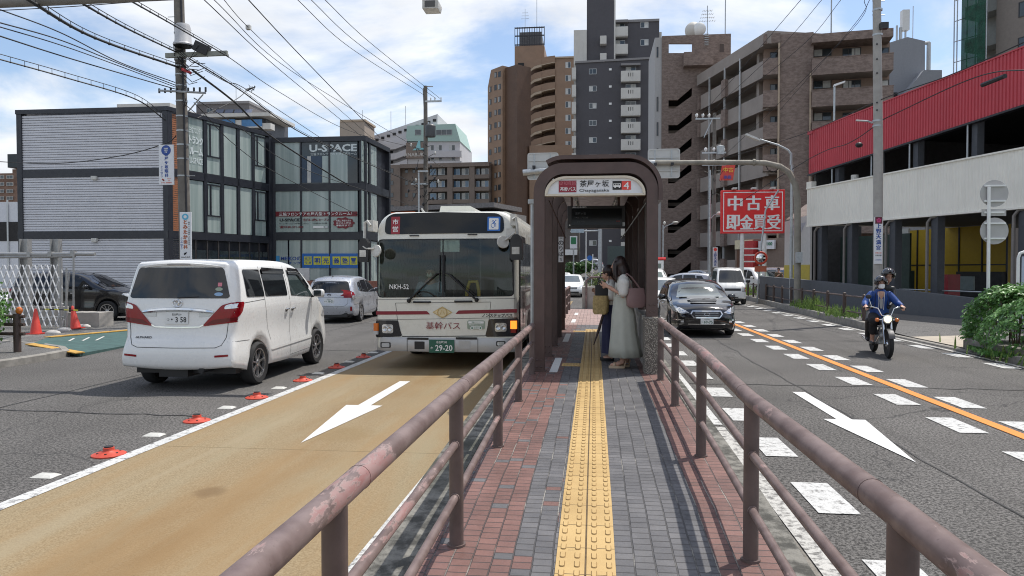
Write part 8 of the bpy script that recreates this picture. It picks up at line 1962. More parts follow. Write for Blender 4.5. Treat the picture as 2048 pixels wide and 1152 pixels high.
C_('second hooked cable from the top edge passing the white bell cover',[(135,-10,12),(250,55,16),(352,104,21.8)],.032,.04,hooks=.08)
C_('cable leaving the crossarm above the roof of the glass wing',[(380,118,22),(480,180,26),(620,275,33),(840,372,45)],.032,.1,hooks=.07)
C_('third hooked cable from the top edge to the right end of the crossarm',[(240,-10,13),(350,52,18),(457,114,22)],.026,.03,hooks=.07)
C_('thin cable from the crossarm end towards the distant pole',[(457,114,22),(560,185,30),(700,262,38),(850,300,45)],.018,.1)
C_('lowest hooked cable sweeping down over the louvre wall',[(-40,108,16),(130,155,18),(270,198,20),(330,240,21.5)],.026,.02,hooks=.13)
C_('slack cable crossing in front of the grey louvres to the eye clinic plate',[(-30,322,26),(110,327,24.5),(240,312,23),(330,287,22),(352,272,22)],.022,.03)
for lb,pts,r,s in (
 ('twisted cable pair upper strand left of the utility pole',[(-20,12,13),(120,65,16),(240,125,19),(350,165,22)],.02,.05),
 ('twisted cable pair lower strand left of the utility pole',[(-20,40,13),(120,80,16),(240,128,19),(350,170,22)],.02,.06),
 ('middle cable left of the utility pole below the twisted pair',[(-20,48,13),(150,100,17),(350,174,22)],.018,.12),
 ('straight lower cable left of the utility pole',[(-20,66,13),(150,120,17),(350,178,22)],.022,.06),
 ('nearly level thin wire just below the overhead beam',[(-20,22,13),(130,14,13),(280,3,13)],.012,.0),
 ('long wire from the top edge left of the joint box wire',[(398,-10,20),(560,140,34),(738,285,50)],.022,.1),
 ('wire next to it bound for the distant pole',[(418,-10,20),(580,140,33),(840,300,45)],.018,.5),
 ('wire ending at the top of the distant pole from the middle top edge',[(585,-10,24),(700,95,33),(848,190,45)],.018,.4),
 ('parallel wire right of it from the middle top edge',[(612,-10,24),(720,90,33),(872,197,45)],.018,.4),
 ('wire from the top edge nearest the detector box',[(640,-10,24),(740,85,33),(880,197,45)],.018,.4),
 ('heavy wire through the middle of the sky towards the glass wing roof',[(488,-10,20),(600,110,28),(760,275,42)],.024,.2),
 ('low cable drooping across the glass bays',[(388,205,22),(470,290,27),(560,350,32),(745,445,42)],.02,.1),
 ('second low cable crossing the glass wing windows',[(388,196,22),(480,255,27),(600,335,34),(850,420,45)],.022,.15),
 ('drop wire from the pole to the knot above the glass bays',[(395,236,22),(470,200,24),(500,175,25)],.018,.1),
 ('cable with a knot hanging between pole and glass wing',[(410,140,22),(455,165,24),(498,182,25),(640,275,36)],.018,.08)):
    C_(lb,pts,r,s)
C_('wire with a white joint box high in the left sky',[(440,-10,20),(497,55,24),(600,150,32),(760,290,46)],.016,.06)
p=at(497,55,24);m=MB();m.cbox(p,(.14,.14,.14),white_pl);tag(m.build('joint_box'),'small white joint box clamped on a wire in the left sky','joint box')
m=MB();p=at(500,178,25);rnd=random.Random(4)
m.tube([p+Vector((rnd.uniform(-.2,.2),rnd.uniform(-.1,.1),rnd.uniform(-.15,.15))) for _ in range(14)],.015,wire_m,4);tag(m.build('cable_knot'),'tangled black cable loop above the storage building roof','cable loop')
for lb,pts,r,s in (
 ('wire from the top edge to the white insulators, leftmost of the fan',[(1610,-10,34),(1520,95,42),(1398,236,50)],.02,.2),
 ('second wire of the fan reaching the white insulators',[(1652,-10,34),(1560,95,42),(1408,236,50)],.018,.2),
 ('third wire of the fan above the brick roof corner',[(1690,-10,34),(1600,95,42),(1420,236,50)],.018,.2),
 ('wire crossing the balconies in front of the brick apartments',[(1732,-10,30),(1690,75,36),(1430,330,50)],.016,.4),
 ('wire just left of the pale pole top',[(1745,-10,26),(1700,60,32),(1560,220,44)],.016,.2),
 ('upper cable sweeping along the red band to the right edge',[(2080,70,18),(1900,150,22),(1760,200,26),(1600,270,38),(1440,320,50)],.022,.08),
 ('heavy lower cable in front of the red band',[(2080,138,18),(1950,155,21),(1770,237,25.8)],.022,.1),
 ('service cable from the pale pole down across the cream band',[(1770,237,26),(1700,285,30),(1615,320,36),(1440,430,50)],.024,.1)):
    C_(lb,pts,r,s)
a,b_=at(1965,170,20.5),at(2010,152,19.6);m=MB();m.tube([a,b_],.06,ink,8);tag(m.build('cable_sleeve',None,40),'thick black splice sleeve on the cable in front of the red band','cable sleeve')
a=at(1718,290,29);m=MB();m.ball(a,.14,.14,.1,ink,8,6);tag(m.build('cable_coil',None,40),'small black cable coil in front of the red band left end','cable coil')
# ================================================================ people
skin_m=mat('skin',(.50,.29,.21),.55,var=.06);skin_d=mat('skin in shade',(.46,.26,.19),.55,var=.06)
hair_m=NB('dark hair');_h=hair_m.noise(40,4,.6,stretch=(1,1,.06));hair_m.base(hair_m.mix(hair_m.rng(_h,.35,.65),(.010,.006,.006),(.040,.022,.020)));hair_m.rough(.42);hair_m.bump(_h,.5,.01);hair_m=hair_m.m
def fused(mb,name,parent,vox=.011,smooth=6):
    """melts overlapping limbs into one continuous surface"""
    o=mb.build(name,parent)
    q=o.modifiers.new('fuse','REMESH');q.mode='VOXEL';q.voxel_size=vox;q.use_smooth_shade=True
    if smooth:k=o.modifiers.new('smooth','SMOOTH');k.iterations=smooth;k.factor=.5
    return o
def limb(mb,pts,rad,m):
    mb.tube(pts,rad,m,12)
    for p,r_ in zip(pts,rad):mb.ball(p,r_,r_,r_,m,12,8)
def head(mb,c,fwd,m,s=1.0):
    """skull, jaw, nose, brow, ears around centre c, looking along fwd (horizontal)"""
    f=Vector(fwd).normalized();X=Vector((f.y,-f.x,0));T=Matrix((X,f,(0,0,1))).transposed().to_4x4()
    c=Vector(c);g=lambda a,b_,z:c+X*a*s+f*b_*s+Vector((0,0,z*s))
    mb.ball(g(0,-.01,.025),.074*s,.092*s,.092*s,m,16,12,T);mb.ball(g(0,.03,-.055),.056*s,.06*s,.062*s,m,14,10,T);mb.ball(g(0,.07,-.092),.024*s,.022*s,.022*s,m,10,8,T)
    limb(mb,[g(0,.083,.012),g(0,.104,-.025)],[.010*s,.015*s],m);limb(mb,[g(-.022,.085,-.062),g(.022,.085,-.062)],[.011*s]*2,m);limb(mb,[g(-.045,.07,.028),g(.045,.07,.028)],[.016*s]*2,m)
    for sd in (1,-1):mb.ball(g(sd*.074,-.005,-.012),.012*s,.022*s,.032*s,m,8,6,T)
    return g
def hand(mb,w,d,n,m,curl=.5,s=1.0,side=1):
    """palm with five bent fingers: w wrist, d pointing direction, n palm normal"""
    w,d,n=Vector(w),Vector(d).normalized(),Vector(n).normalized();x=d.cross(n).normalized()*side
    mb.loft([[w+d*t*s+x*a*wd*s+n*b_*.013*s for a,b_ in ((-1,-1),(1,-1),(1,1),(-1,1))] for t,wd in ((0,.022),(.03,.034),(.085,.038))],m)
    for k,(o,l) in enumerate(((-.031,.062),(-.011,.072),(.010,.068),(.030,.052))):
        p=w+d*.085*s+x*o*s;a=curl*.9;P=[p];dd=d
        for q in (.42,.33,.25):dd=(dd*math.cos(a)+n*math.sin(a)).normalized();P.append(P[-1]+dd*l*q*s)
        limb(mb,P,[.0095*s,.009*s,.0085*s,.0075*s],m)
    p=w+d*.025*s-x*.03*s;limb(mb,[p,p+(d*.5-x*.7+n*.3).normalized()*.04*s,p+(d*.8-x*.5+n*.7).normalized()*.07*s],[.013*s,.011*s,.009*s],m)
def rings_loft(mb,rr,m,n=20,fold=0,ph=0,cap=True):
    """rr: (cx, cy, z, rx, ry) ellipses from bottom to top; fold waves the cloth"""
    R_=[]
    for i,(cx_,cy_,z,rx,ry) in enumerate(rr):
        k=fold*(1-i/(len(rr)-1))**1.2
        R_.append([(cx_+rx*(1+k*math.sin(7*t+ph)+k*.6*math.sin(11*t+2*ph))*math.cos(t),cy_+ry*(1+k*math.sin(7*t+ph)+k*.6*math.sin(11*t+2*ph))*math.sin(t),z) for t in [2*PI*j/n for j in range(n)]])
    mb.loft(R_,m,True,cap)
p=gr(1243,735,ZP);wo=thing('person','woman in a white top and pale sage ankle length pinafore holding a phone','person',(p.x,p.y,ZP))
m=MB();F_=Vector((-1,.12,0))
for y,x in ((-.07,-.01),(.08,.06)):
    limb(m,[(x,y,.88),(x+.01,y,.5),(x+.02,y,.12)],[.085,.055,.036],skin_m);limb(m,[(x+.02,y,.09),(x-.06,y,.055),(x-.13,y,.045)],[.036,.034,.024],skin_m)
limb(m,[(.01,0,.9),(.01,0,1.12),(.02,0,1.26)],[.12,.10,.095],skin_m);limb(m,[(.02,-.13,1.265),(.02,.13,1.265)],[.05,.05],skin_m);limb(m,[(.015,0,1.28),(-.02,0,1.38)],[.052,.048],skin_m)
g=head(m,(-.045,0,1.445),F_,skin_m,.98)
for sy in (-1,1):
    limb(m,[(.02,sy*.165,1.255),(.01,sy*.19,1.03),(-.16,sy*.10,1.13),(-.205,sy*.07,1.155)],[.036,.036,.030,.024],skin_m);hand(m,(-.205,sy*.07,1.155),(-1,-sy*.5,.5),(0,-sy,.3),skin_m,.7,.95,sy)
fused(m,'body',wo,.0085,5)
m=MB();g=lambda a,b_,z:Vector((-.045,0,1.445))+Vector((.12,1,0)).normalized()*a*.98+F_.normalized()*b_*.98+Vector((0,0,z*.98))
m.ball(g(0,-.02,.035),.094,.112,.108,hair_m,18,12);rings_loft(m,[(.035,0,1.20,.05,.10),(.03,0,1.29,.085,.122),(.01,0,1.38,.105,.115),(-.02,0,1.47,.105,.10)],hair_m,18,.06,1)
for sy in (-1,1):limb(m,[(-.09,sy*.078,1.47),(-.10,sy*.085,1.38),(-.09,sy*.095,1.30),(-.075,sy*.10,1.21)],[.04,.038,.032,.016],hair_m)
fused(m,'hair',wo,.013,4)
cot=mat('white cotton',(.66,.64,.60),.8,var=.05,sc=9,bump=.2,bs=30);sage=mat('sage linen',(.46,.465,.405),.85,var=.06,sc=8,bump=.3,bs=45)
m=MB();rings_loft(m,[(.012,0,.93,.115,.15),(.012,0,1.05,.115,.155),(.018,0,1.18,.118,.168),(.02,0,1.26,.09,.16),(.015,0,1.30,.07,.085)],cot,20,.03)
for sy in (-1,1):limb(m,[(.02,sy*.13,1.255),(.02,sy*.185,1.20),(.012,sy*.197,1.075)],[.072,.082,.07],cot)
fused(m,'blouse',wo,.012,4)
m=MB();rr=[(.055,.0,.155,.235,.215),(.045,0,.30,.215,.20),(.032,0,.5,.185,.185),(.025,0,.75,.165,.172),(.015,0,.90,.138,.165),(.012,0,.985,.125,.160),(.012,0,1.03,.124,.160)]
rings_loft(m,rr,sage,64,.045,.7,False);sk_=m.build('skirt',wo,70);q=sk_.modifiers.new('thick','SOLIDIFY');q.thickness=.006
m=MB()
for z in (.955,.985,1.015):rings_loft(m,[(.012,0,z-.012,.127,.163),(.012,0,z,.131,.167),(.012,0,z+.012,.127,.163)],sage,32,0,0,False)
for sy in (-1,1):m.tube([(.13,sy*.10,1.0),(.138,sy*.03,1.12),(.125,-sy*.06,1.22),(.04,-sy*.105,1.315),(-.06,-sy*.10,1.24),(-.105,-sy*.09,1.03)],.013,sage,6,True)
m.build('waistband_straps',wo,60)
sand=mat('tan sandal',(.50,.36,.24),.6,var=.08);sole=mat('cork sole',(.55,.42,.29),.8,var=.1)
for y,x in ((-.07,-.01),(.08,.06)):
    m=MB();m.loft([[(x-.02+a*1.05,y+b_,z) for a,b_ in ((-.145,0),(-.12,-.035),(-.04,-.042),(.05,-.032),(.075,0),(.05,.032),(-.04,.042),(-.12,.035))] for z in (0,.035)],sole);m.tube([(x-.09,y-.042,.035),(x-.09,y-.02,.075),(x-.09,y+.02,.075),(x-.09,y+.042,.035)],.018,sand,8,True,.6);m.tube([(x+.05,y-.035,.04),(x+.065,y-.03,.1),(x+.05,y,.115),(x+.02,y+.03,.1),(x+.05,y+.035,.04)],.009,sand,6);m.build('sandal',wo,50)
ph=thing('smartphone','dark smartphone held up by the woman in the pale dress','phone',tuple(wo.location+Vector((-.30,0,1.215))));ph.rotation_euler=(0,R(-35),0);m=MB();m.box(-.008,.008,-.036,.036,-.075,.075,black_plastic);m.build('case',ph,bevel=.004);m=MB();m.quad((.0085,-.032,-.07),(.0085,.032,-.07),(.0085,.032,.07),(.0085,-.032,.07),glass_dark);m.build('screen',ph)
bagm=mat('dusty pink leather',(.30,.19,.185),.5,var=.08,sc=6,bump=.15,bs=30);bg_=thing('shoulder_bag','dusty pink leather tote hanging from the woman\'s shoulder','bag',tuple(wo.location+Vector((.19,-.12,.86))),R(12))
m=MB();m.loft([[(x,y,z) for x,y in roundpoly([(-w,-d),(w,-d),(w,d),(-w,d)],.03)] for w,d,z in ((.10,.05,0),(.135,.06,.03),(.14,.055,.15),(.115,.04,.27))],bagm);m.build('bag_body',bg_,50)
for dy in (-.035,.035):m=MB();m.tube([(-.07,dy,.26),(-.10,dy*.8,.36),(-.15,dy*.6,.45),(-.13,dy*.5,.475),(-.06,dy*.6,.42),(.06,dy,.26)],.007,bagm,6);m.build('handle',bg_,50)
p=gr(1219,722,ZP);w2=thing('person','dark haired person in a white shirt and navy long skirt standing beyond the woman','person',(p.x+.02,p.y+.05,ZP));w2.scale=(.95,.95,.95);navy=mat('navy cloth',(.018,.02,.06),.85,var=.1,bump=.2)
m=MB()
for y in (-.07,.07):limb(m,[(0,y,.85),(0,y,.45),(.01,y,.1)],[.085,.055,.038],skin_m);limb(m,[(.01,y,.07),(-.10,y,.04)],[.036,.028],skin_m)
limb(m,[(0,0,.9),(0,0,1.12),(.0,0,1.24)],[.12,.10,.09],skin_m);limb(m,[(0,-.13,1.245),(0,.13,1.245)],[.05,.05],skin_m);limb(m,[(-.005,0,1.26),(-.03,0,1.35)],[.05,.047],skin_m);head(m,(-.05,0,1.41),(-1,.45,-.0),skin_m,.97)
limb(m,[(0,-.16,1.235),(.01,-.19,1.0),(-.13,-.16,.95),(-.18,-.15,.94)],[.046,.037,.030,.024],skin_m);hand(m,(-.18,-.15,.94),(-1,0,-.4),(0,1,.2),skin_m,.8,.95,-1);limb(m,[(0,.16,1.235),(.01,.19,1.0),(-.15,.12,1.08),(-.2,.09,1.1)],[.046,.037,.030,.024],skin_m);hand(m,(-.2,.09,1.1),(-1,-.4,.4),(0,-1,.2),skin_m,.6,.95,1)
fused(m,'body',w2,.0095,5)
m=MB();m.ball((-.025,0,1.445),.112,.096,.10,hair_m,16,10);limb(m,[(.05,0,1.42),(.06,0,1.34),(.04,0,1.29)],[.07,.06,.03],hair_m);fused(m,'hair',w2,.013,4)
m=MB();rings_loft(m,[(0,0,.90,.13,.17),(0,0,1.05,.128,.17),(0,0,1.18,.122,.172),(0,0,1.25,.09,.15),(-.005,0,1.29,.065,.075)],cot,20,.04)
for sy in (-1,1):limb(m,[(0,sy*.13,1.245),(0,sy*.19,1.18),(.005,sy*.205,1.04)],[.065,.072,.07],cot)
fused(m,'shirt',w2,.012,4)
m=MB();rings_loft(m,[(.01,0,.13,.16,.20),(.01,0,.4,.155,.19),(.005,0,.7,.145,.175),(0,0,.93,.125,.16)],navy,48,.05,2,False);m.build('skirt',w2,70)
for y in (-.07,.07):m=MB();m.loft([[(-.03+a,y+b_,z) for a,b_ in ((-.14,0),(-.11,-.04),(0,-.042),(.08,0),(0,.042),(-.11,.04))] for z,k in ((0,1),(.05,1))],ink);m.build('shoe',w2,50)
straw=mat('woven straw',(.42,.31,.14),.85,var=.3,sc=30,bump=.5,bs=120);tb_=thing('straw_tote','woven straw tote bag carried on the second person\'s arm','bag',tuple(w2.location+Vector((-.16,-.2,.72))),R(-15))
m=MB();m.loft([[(x+.03*z,y,z) for x,y in roundpoly([(-w,-.06),(w,-.06),(w,.06),(-w,.06)],.04)] for w,z in ((.09,0),(.115,.04),(.12,.18),(.11,.28))],straw);m.build('bag_body',tb_,50);m=MB();m.tube([(-.06,0,.27),(-.03,.02,.38),(.04,.03,.38),(.07,0,.27)],.009,straw,6);m.build('handle',tb_,50)
b2=thing('shoulder_bag','small black bag under the second person\'s arm','bag',tuple(w2.location+Vector((-.13,-.19,.99))));m=MB();m.loft([[(x,y,z) for x,y in roundpoly([(-.11,-.04),(.11,-.04),(.11,.04),(-.11,.04)],.03)] for z in (0,.02,.15,.17)],ink);m.build('bag_body',b2,50);m=MB();m.tube([(-.08,0,.16),(-.02,.02,.34),(.1,.05,.36),(.09,0,.16)],.008,ink,6);m.build('strap',b2)
um=thing('umbrella','furled dark umbrella hanging beside the straw tote','umbrella',tuple(w2.location+Vector((-.21,-.22,.70))));m=MB();m.tube([(.10,0,.05),(.03,0,-.2),(-.05,0,-.44)],[.018,.022,.006],mat('umbrella brown',(.05,.03,.025),.7),8);m.build('canopy',um,50);m=MB();m.tube([(.10,0,.05),(.14,0,.2)],.01,ink,6);m.build('handle',um)
q0=gr(1785,717);mc=thing('motorcycle','small black and chrome motorcycle with round headlamp coming towards the camera','motorcycle',(q0.x+.0,q0.y+.62,0),PI-R(7));RT=.29
mp_=mat('motorcycle black',(.012,.012,.014),.25,var=0,coat=.6)
for y,w_ in ((.62,.08),(-.62,.09)):
    t=MB();T=Matrix.Translation((0,y,RT)) @ Matrix.Rotation(PI/2,4,'Y');t.lathe([(RT-.055,-w_*.3),(RT-.03,-w_*.48),(RT-.008,-w_*.3),(RT,0),(RT-.008,w_*.3),(RT-.03,w_*.48),(RT-.055,w_*.3)],tyre_m,28,T);o=t.build('wheel',mc,50)
    t=MB();t.lathe([(RT-.055,-w_*.3),(RT-.07,-w_*.22),(RT-.07,w_*.22),(RT-.055,w_*.3)],chrome,28,T,cap=False);t.lathe([(.05,-.05),(.06,-.02),(.06,.02),(.05,.05)],chrome,14,T)
    for k in range(18):a=k*2*PI/18;t.tube([T @ Vector((.05*math.cos(a),.05*math.sin(a),(-1)**k*.03)),T @ Vector(((RT-.065)*math.cos(a+.3),(RT-.065)*math.sin(a+.3),0))],.0025,chrome,4)
    t.build('rim',o,40)
for sx in (1,-1):
    t=MB();t.tube([(sx*.075,.62,RT),(sx*.075,.50,.62),(sx*.075,.44,.80)],[.021,.024,.024],chrome,10);t.build('fork',mc,50);t=MB();t.tube([(sx*.085,-.62,RT),(sx*.10,-.52,.58)],[.022,.028],chrome,8);t.build('shock_absorber',mc,50)
t=MB();T=Matrix.Translation((0,.62,RT));t.loft([[(x,.62+(RT+.025-.3*x*x)*math.sin(a),RT+(RT+.025-2.5*x*x)*math.cos(a)) for x in (-.055,-.03,0,.03,.055)] for a in [R(-55+10*k) for k in range(13)]],dark_metal,False);t.build("front_mudguard",mc,50)
t=MB();t.loft([[(x,-.62+(RT+.03-.3*x*x)*math.sin(a),RT+(RT+.03-2.5*x*x)*math.cos(a)) for x in (-.07,-.03,0,.03,.07)] for a in [R(-95+10*k) for k in range(14)]],mp_,False);t.build('rear_mudguard',mc,50)
t=MB();limb(t,[(0,.42,.74),(0,.15,.62),(0,-.3,.60),(0,-.62,.62)],[.03,.03,.028,.02],mp_);limb(t,[(0,.40,.70),(0,.15,.35),(0,-.2,.30)],[.025,.025,.025],mp_);t.build('frame',mc,60)
t=MB();t.loft([[(x*k,y,.70+z*k) for x,z in ((-.11,-.06),(.11,-.06),(.12,.03),(.06,.10),(-.06,.10),(-.12,.03))] for y,k in ((.38,.6),(.30,.95),(.1,1),(-.08,.7))],mp_);t.build('fuel_tank',mc,50)
t=MB();t.loft([[(x*k,y,.715+z) for x,z in ((-.12,-.03),(.12,-.03),(.12,.03),(.05,.05),(-.05,.05),(-.12,.03))] for y,k in ((-.05,.7),(-.2,1),(-.62,1),(-.72,.7))],ink);t.build('saddle',mc,50)
t=MB();t.box(-.10,.10,-.15,.20,.24,.42,steel);t.lathe([(.07,-.12),(.08,-.05),(.08,.05),(.07,.12)],steel,14,Matrix.Translation((0,.18,.45)) @ Matrix.Rotation(R(60),4,'X'));t.build('engine',mc,bevel=.03)
t=MB();t.tube([(.09,.25,.42),(.14,.2,.27),(.16,-.1,.24),(.17,-.45,.27),(.17,-.85,.31)],[.02,.022,.03,.042,.045],chrome,10);t.build('exhaust',mc,50)
t=MB();t.lathe([(.001,-.10),(.06,-.08),(.085,-.0),(.09,.03),(.084,.035)],mp_,20,Matrix.Translation((0,.50,.79)) @ Matrix.Rotation(-PI/2,4,'X'));hl_=t.build('headlamp',mc,40);t=MB();t.lathe([(.084,.03),(.06,.045),(.001,.055)],mat('lit headlamp',(.8,.74,.6),.1,var=0,emit=(1,.85,.6),es=1.2),20,Matrix.Translation((0,.50,.79)) @ Matrix.Rotation(-PI/2,4,'X'));t.build('lens',hl_,40);t=MB();t.lathe([(.084,.025),(.094,.03),(.094,.04),(.082,.042)],chrome,20,Matrix.Translation((0,.50,.79)) @ Matrix.Rotation(-PI/2,4,'X'),cap=False);t.build('bezel',hl_,40)
for sx in (1,-1):
    t=MB();t.tube([(sx*.08,.46,.77),(sx*.15,.46,.77)],.012,chrome,6);t.ball((sx*.185,.47,.77),.045,.04,.042,amber_lens,12,8);t.build('indicator',mc,50)
    t=MB();t.tube([(0,.43,.84),(sx*.09,.42,.86),(sx*.15,.38,1.0),(sx*.25,.33,1.03),(sx*.37,.26,1.0)],.013,chrome,8);t.build('handlebar',mc,50);t=MB();t.tube([(sx*.28,.32,1.025),(sx*.40,.245,.99)],.018,black_rubber,8);t.build('grip',mc)
t=MB();t.tube([(.26,.33,1.03),(.32,.35,1.2)],.006,chrome,5);t.ball((.33,.36,1.24),.06,.012,.045,black_plastic,12,6);t.build('mirror',mc,50)
t=MB();t.tube([(-.2,.0,.28),(.2,.0,.28)],.012,steel,6);t.build('foot_pegs',mc)
def place(parent_obj):return parent_obj.location.copy(),parent_obj.rotation_euler.z
rl,rz_=place(mc);ri_=thing('person','motorcycle rider in a blue jacket, black helmet and white face mask','person',tuple(rl),rz_);blue_j=mat('blue nylon jacket',(.010,.055,.24),.5,var=.1,sc=5,bump=.3,bs=18)
m=MB();limb(m,[(0,-.2,.80),(0,-.17,1.05),(0,-.12,1.28)],[.14,.13,.13],skin_m);limb(m,[(0,-.11,1.32),(0,-.07,1.42)],[.055,.05],skin_m);limb(m,[(-.16,-.12,1.28),(.16,-.12,1.28)],[.06,.06],skin_m);head(m,(0,-.055,1.50),(0,1,0),skin_m)
for sx in (1,-1):
    limb(m,[(sx*.18,-.12,1.27),(sx*.31,.0,1.08),(sx*.345,.20,1.045)],[.05,.04,.028],skin_m);hand(m,(sx*.345,.20,1.045),(0,1,-.35),(0,-.3,-1),skin_m,1.0,1,sx)
    limb(m,[(sx*.10,-.18,.80),(sx*.19,.2,.72),(sx*.175,.03,.40),(sx*.17,.0,.30)],[.08,.05,.045,.04],skin_m);limb(m,[(sx*.17,-.03,.29),(sx*.18,.14,.27)],[.04,.032],skin_m)
fused(m,'body',ri_,.0095,5)
m=MB();rings_loft(m,[(0,-.2,.78,.19,.16),(0,-.19,.95,.185,.15),(0,-.16,1.12,.195,.15),(0,-.13,1.26,.185,.125),(0,-.11,1.34,.125,.10),(0,-.10,1.385,.085,.075)],blue_j,24,.05)
for sx in (1,-1):limb(m,[(sx*.17,-.12,1.275),(sx*.25,-.07,1.18),(sx*.325,.01,1.08),(sx*.345,.15,1.055)],[.078,.078,.068,.05],blue_j)
fused(m,'jacket',ri_,.013,4)
m=MB();m.prism([(-.022,.0,.98),(.022,.0,.98),(.045,-.02,1.32),(-.045,-.02,1.32)],(0,-.05,0),mat('grey undershirt',(.30,.30,.29),.8));m.build('undershirt',ri_);m=MB();m.tube([(-.06,-.0,1.32),(-.05,.012,1.15),(-.045,-.005,.95)],.006,cot,5);m.tube([(.06,-.0,1.32),(.05,.012,1.15),(.05,-.005,.95)],.006,cot,5);m.build('zip',ri_)
blk=mat('black trousers',(.014,.014,.016),.85,var=.15)
m=MB()
for sx in (1,-1):limb(m,[(sx*.09,-.2,.80),(sx*.195,.2,.725),(sx*.18,.07,.50)],[.125,.092,.076],blk)
fused(m,'trousers',ri_,.014,4)
for sx in (1,-1):m=MB();limb(m,[(sx*.17,-.06,.28),(sx*.18,.06,.265),(sx*.185,.17,.255)],[.05,.046,.038],ink);fused(m,'shoe',ri_,.012,3)
m=MB();m.loft([[(x*k,y_+.10*(1-abs(x)*3)**1 if False else y_,z) for x,y_ in ((-.066,.0),(-.05,.055),(0,.075),(.05,.055),(.066,.0),(0,.03))] for z,k in ((1.405,.75),(1.43,.95),(1.47,1.02),(1.495,.85))],mat('face mask white',(.74,.74,.74),.8,var=.02));m.build('face_mask',ri_,60)
m=MB()
for sx in (1,-1):m.ball((sx*.03,.035,1.525),.012,.008,.006,ink,8,6)
m.build('eyes',ri_)
hel=mat('helmet black',(.014,.014,.016),.18,var=0,coat=.8)
def helmet(par,c,s=1):
    m=MB();c=Vector(c);Rr=[]
    for i in range(11):
        e=R(-28+i*11.8);Rr.append([c+Vector((.135*s*math.cos(e)*math.cos(t),.155*s*math.cos(e)*math.sin(t)-.015,.145*s*math.sin(e))) for t in [R(100+k*16.4*1.0) if False else R(90+38*max(0,1-max(0,e)/.45)+(360-76*max(0,1-max(0,e)/.45))*k/24) for k in range(25)]])
    m.loft(Rr,hel,False);o=m.build('helmet',par,60);q=o.modifiers.new('thick','SOLIDIFY');q.thickness=.018;m=MB();m.loft([[c+Vector((.138*s*math.sin(a),.145*s*math.cos(a)+d,z)) for a in [R(-58+k*9.7) for k in range(13)]] for d,z in ((0,.035*s),(.035,.03*s),(.035,.024*s),(0,.026*s))],hel,False);m.build('peak',o,60);return o
helmet(ri_,(0,-.055,1.535));m=MB();m.tube([(-.085,-.03,1.47),(-.06,.0,1.40),(0,.015,1.385),(.06,.0,1.40),(.085,-.03,1.47)],.008,ink,5);m.build('chin_strap',ri_)
m=MB()
for sx in (1,-1):m.tube([(sx*.12,-.0,1.30),(sx*.125,.02,1.18),(sx*.12,-.04,1.0)],.016,ink,6,True,.4)
m.build('rucksack_straps',ri_,50)
pi_=thing('person','pillion passenger in a larger black helmet leaning out behind the rider','person',tuple(rl),rz_);m=MB();limb(m,[(-.03,-.5,.82),(-.10,-.48,1.12),(-.17,-.42,1.40)],[.13,.12,.12],ink);limb(m,[(-.32,-.42,1.39),(-.02,-.42,1.39)],[.06,.06],ink)
for sx in (1,-1):limb(m,[(sx*.16-.17,-.42,1.37),(sx*.22-.10,-.28,1.14),(sx*.16,-.10,1.0)],[.055,.05,.04],ink);limb(m,[(sx*.10,-.48,.80),(sx*.22,-.12,.72),(sx*.2,-.3,.36)],[.10,.07,.05],ink);limb(m,[(sx*.2,-.32,.32),(sx*.21,-.2,.30)],[.045,.035],ink)
fused(m,'clothing',pi_,.014,4);m=MB();limb(m,[(-.18,-.41,1.44),(-.20,-.36,1.56)],[.055,.05],skin_d);head(m,(-.21,-.33,1.645),(-.1,1,0),skin_d);fused(m,'body',pi_,.01,4);helmet(pi_,(-.21,-.335,1.685),1.08)
p=gr(1557,591,.14);mn=thing('person','man in an olive vest and jeans standing on the sidewalk by the car yard','person',(p.x,p.y,.14),R(15));olive=mat('olive vest',(.13,.10,.06),.8,var=.1);jean=mat('blue jeans',(.035,.06,.11),.85,var=.15)
m=MB();limb(m,[(0,0,1.0),(0,0,1.25),(0,0,1.42)],[.14,.14,.13],skin_m);limb(m,[(0,0,1.46),(0,0,1.56)],[.055,.05],skin_m);head(m,(0,0,1.65),(-.6,-1,0),skin_m)
for sx in (1,-1):limb(m,[(sx*.19,0,1.42),(sx*.24,-.02,1.15),(sx*.18,-.2,1.25)],[.055,.045,.035],skin_m);hand(m,(sx*.18,-.2,1.25),(-sx*.4,-.6,.6),(-sx,0,0),skin_m,.7,1,sx);limb(m,[(sx*.09,0,.95),(sx*.1,-.01,.5),(sx*.11,0,.1)],[.09,.06,.045],skin_m);limb(m,[(sx*.11,.03,.05),(sx*.12,-.14,.04)],[.045,.035],skin_m)
fused(m,'body',mn,.014,4);m=MB();rings_loft(m,[(0,0,.92,.19,.15),(0,0,1.2,.195,.155),(0,0,1.42,.19,.13),(0,0,1.5,.09,.08)],olive,20,.03)
for sx in (1,-1):limb(m,[(sx*.19,0,1.42),(sx*.235,-.02,1.2)],[.075,.065],olive)
fused(m,'vest',mn,.016,3);m=MB()
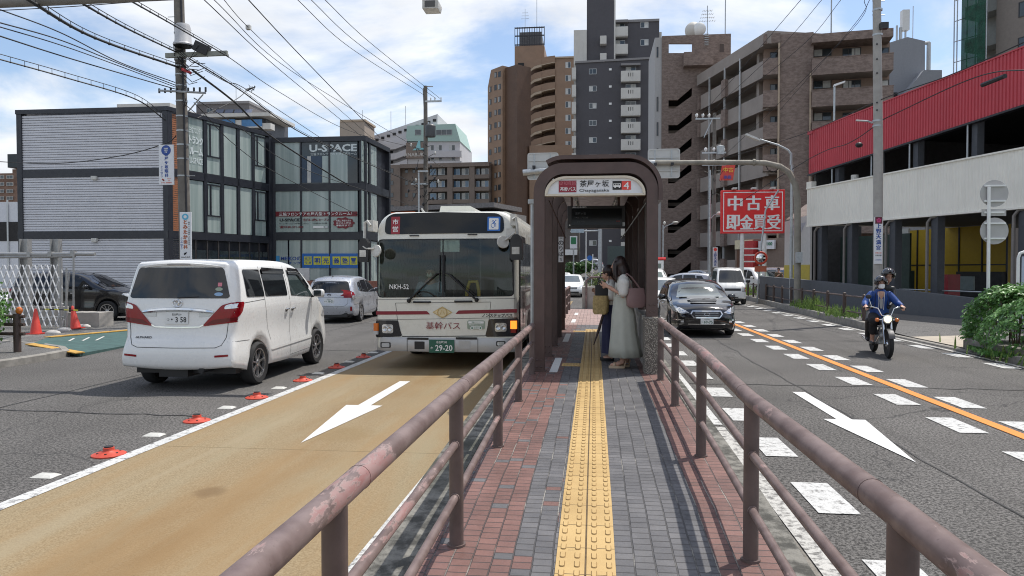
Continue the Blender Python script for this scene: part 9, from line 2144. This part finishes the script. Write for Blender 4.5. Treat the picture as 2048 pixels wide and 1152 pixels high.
for sx in (1,-1):limb(m,[(sx*.09,0,.93),(sx*.105,-.01,.5),(sx*.115,.0,.1)],[.11,.08,.065],jean)
fused(m,'jeans',mn,.016,3);m=MB();m.ball((0,.01,1.70),.09,.105,.09,hair_m,14,8);m.build('hair',mn,60)
for sx in (1,-1):m=MB();limb(m,[(sx*.11,.03,.045),(sx*.12,-.15,.04)],[.05,.042],ink);m.build('shoe',mn,60)
dv=thing('person','bus driver with white mask and cap behind the bus windscreen','person',(bcx-.52,YB+1.15,.46));sh_=mat('driver shirt',(.34,.40,.46),.8,var=.05)
m=MB();limb(m,[(0,.05,.52),(0,.03,.85),(0,0,1.05)],[.16,.15,.13],skin_m);limb(m,[(0,0,1.08),(0,-.02,1.2)],[.055,.05],skin_m);head(m,(0,-.03,1.30),(0,-1,0),skin_m)
for sx in (1,-1):limb(m,[(sx*.19,0,1.04),(sx*.26,-.15,.82),(sx*.18,-.42,.82)],[.055,.045,.035],skin_m);hand(m,(sx*.18,-.42,.82),(0,-1,.1),(0,0,-1),skin_m,1,1,sx);limb(m,[(sx*.1,0,.5),(sx*.12,-.42,.5),(sx*.12,-.5,.08)],[.09,.07,.05],skin_m)
fused(m,'body',dv,.013,4);m=MB();rings_loft(m,[(0,.05,.48,.19,.16),(0,.03,.8,.19,.16),(0,0,1.04,.19,.13),(0,0,1.12,.08,.08)],sh_,20,.02)
for sx in (1,-1):limb(m,[(sx*.19,0,1.04),(sx*.26,-.13,.84),(sx*.2,-.36,.82)],[.075,.062,.05],sh_)
fused(m,'shirt',dv,.016,3);m=MB()
for sx in (1,-1):limb(m,[(sx*.1,0,.5),(sx*.125,-.42,.51),(sx*.125,-.5,.1)],[.11,.085,.065],navy)
fused(m,'trousers',dv,.016,3);m=MB();m.ball((0,-.095,1.235),.058,.03,.05,cot,12,8);m.build('face_mask',dv,60);m=MB();m.ball((0,.0,1.355),.092,.11,.07,navy,14,8);m.box(-.07,.07,-.17,-.08,1.34,1.352,navy);m.build('cap',dv,60)
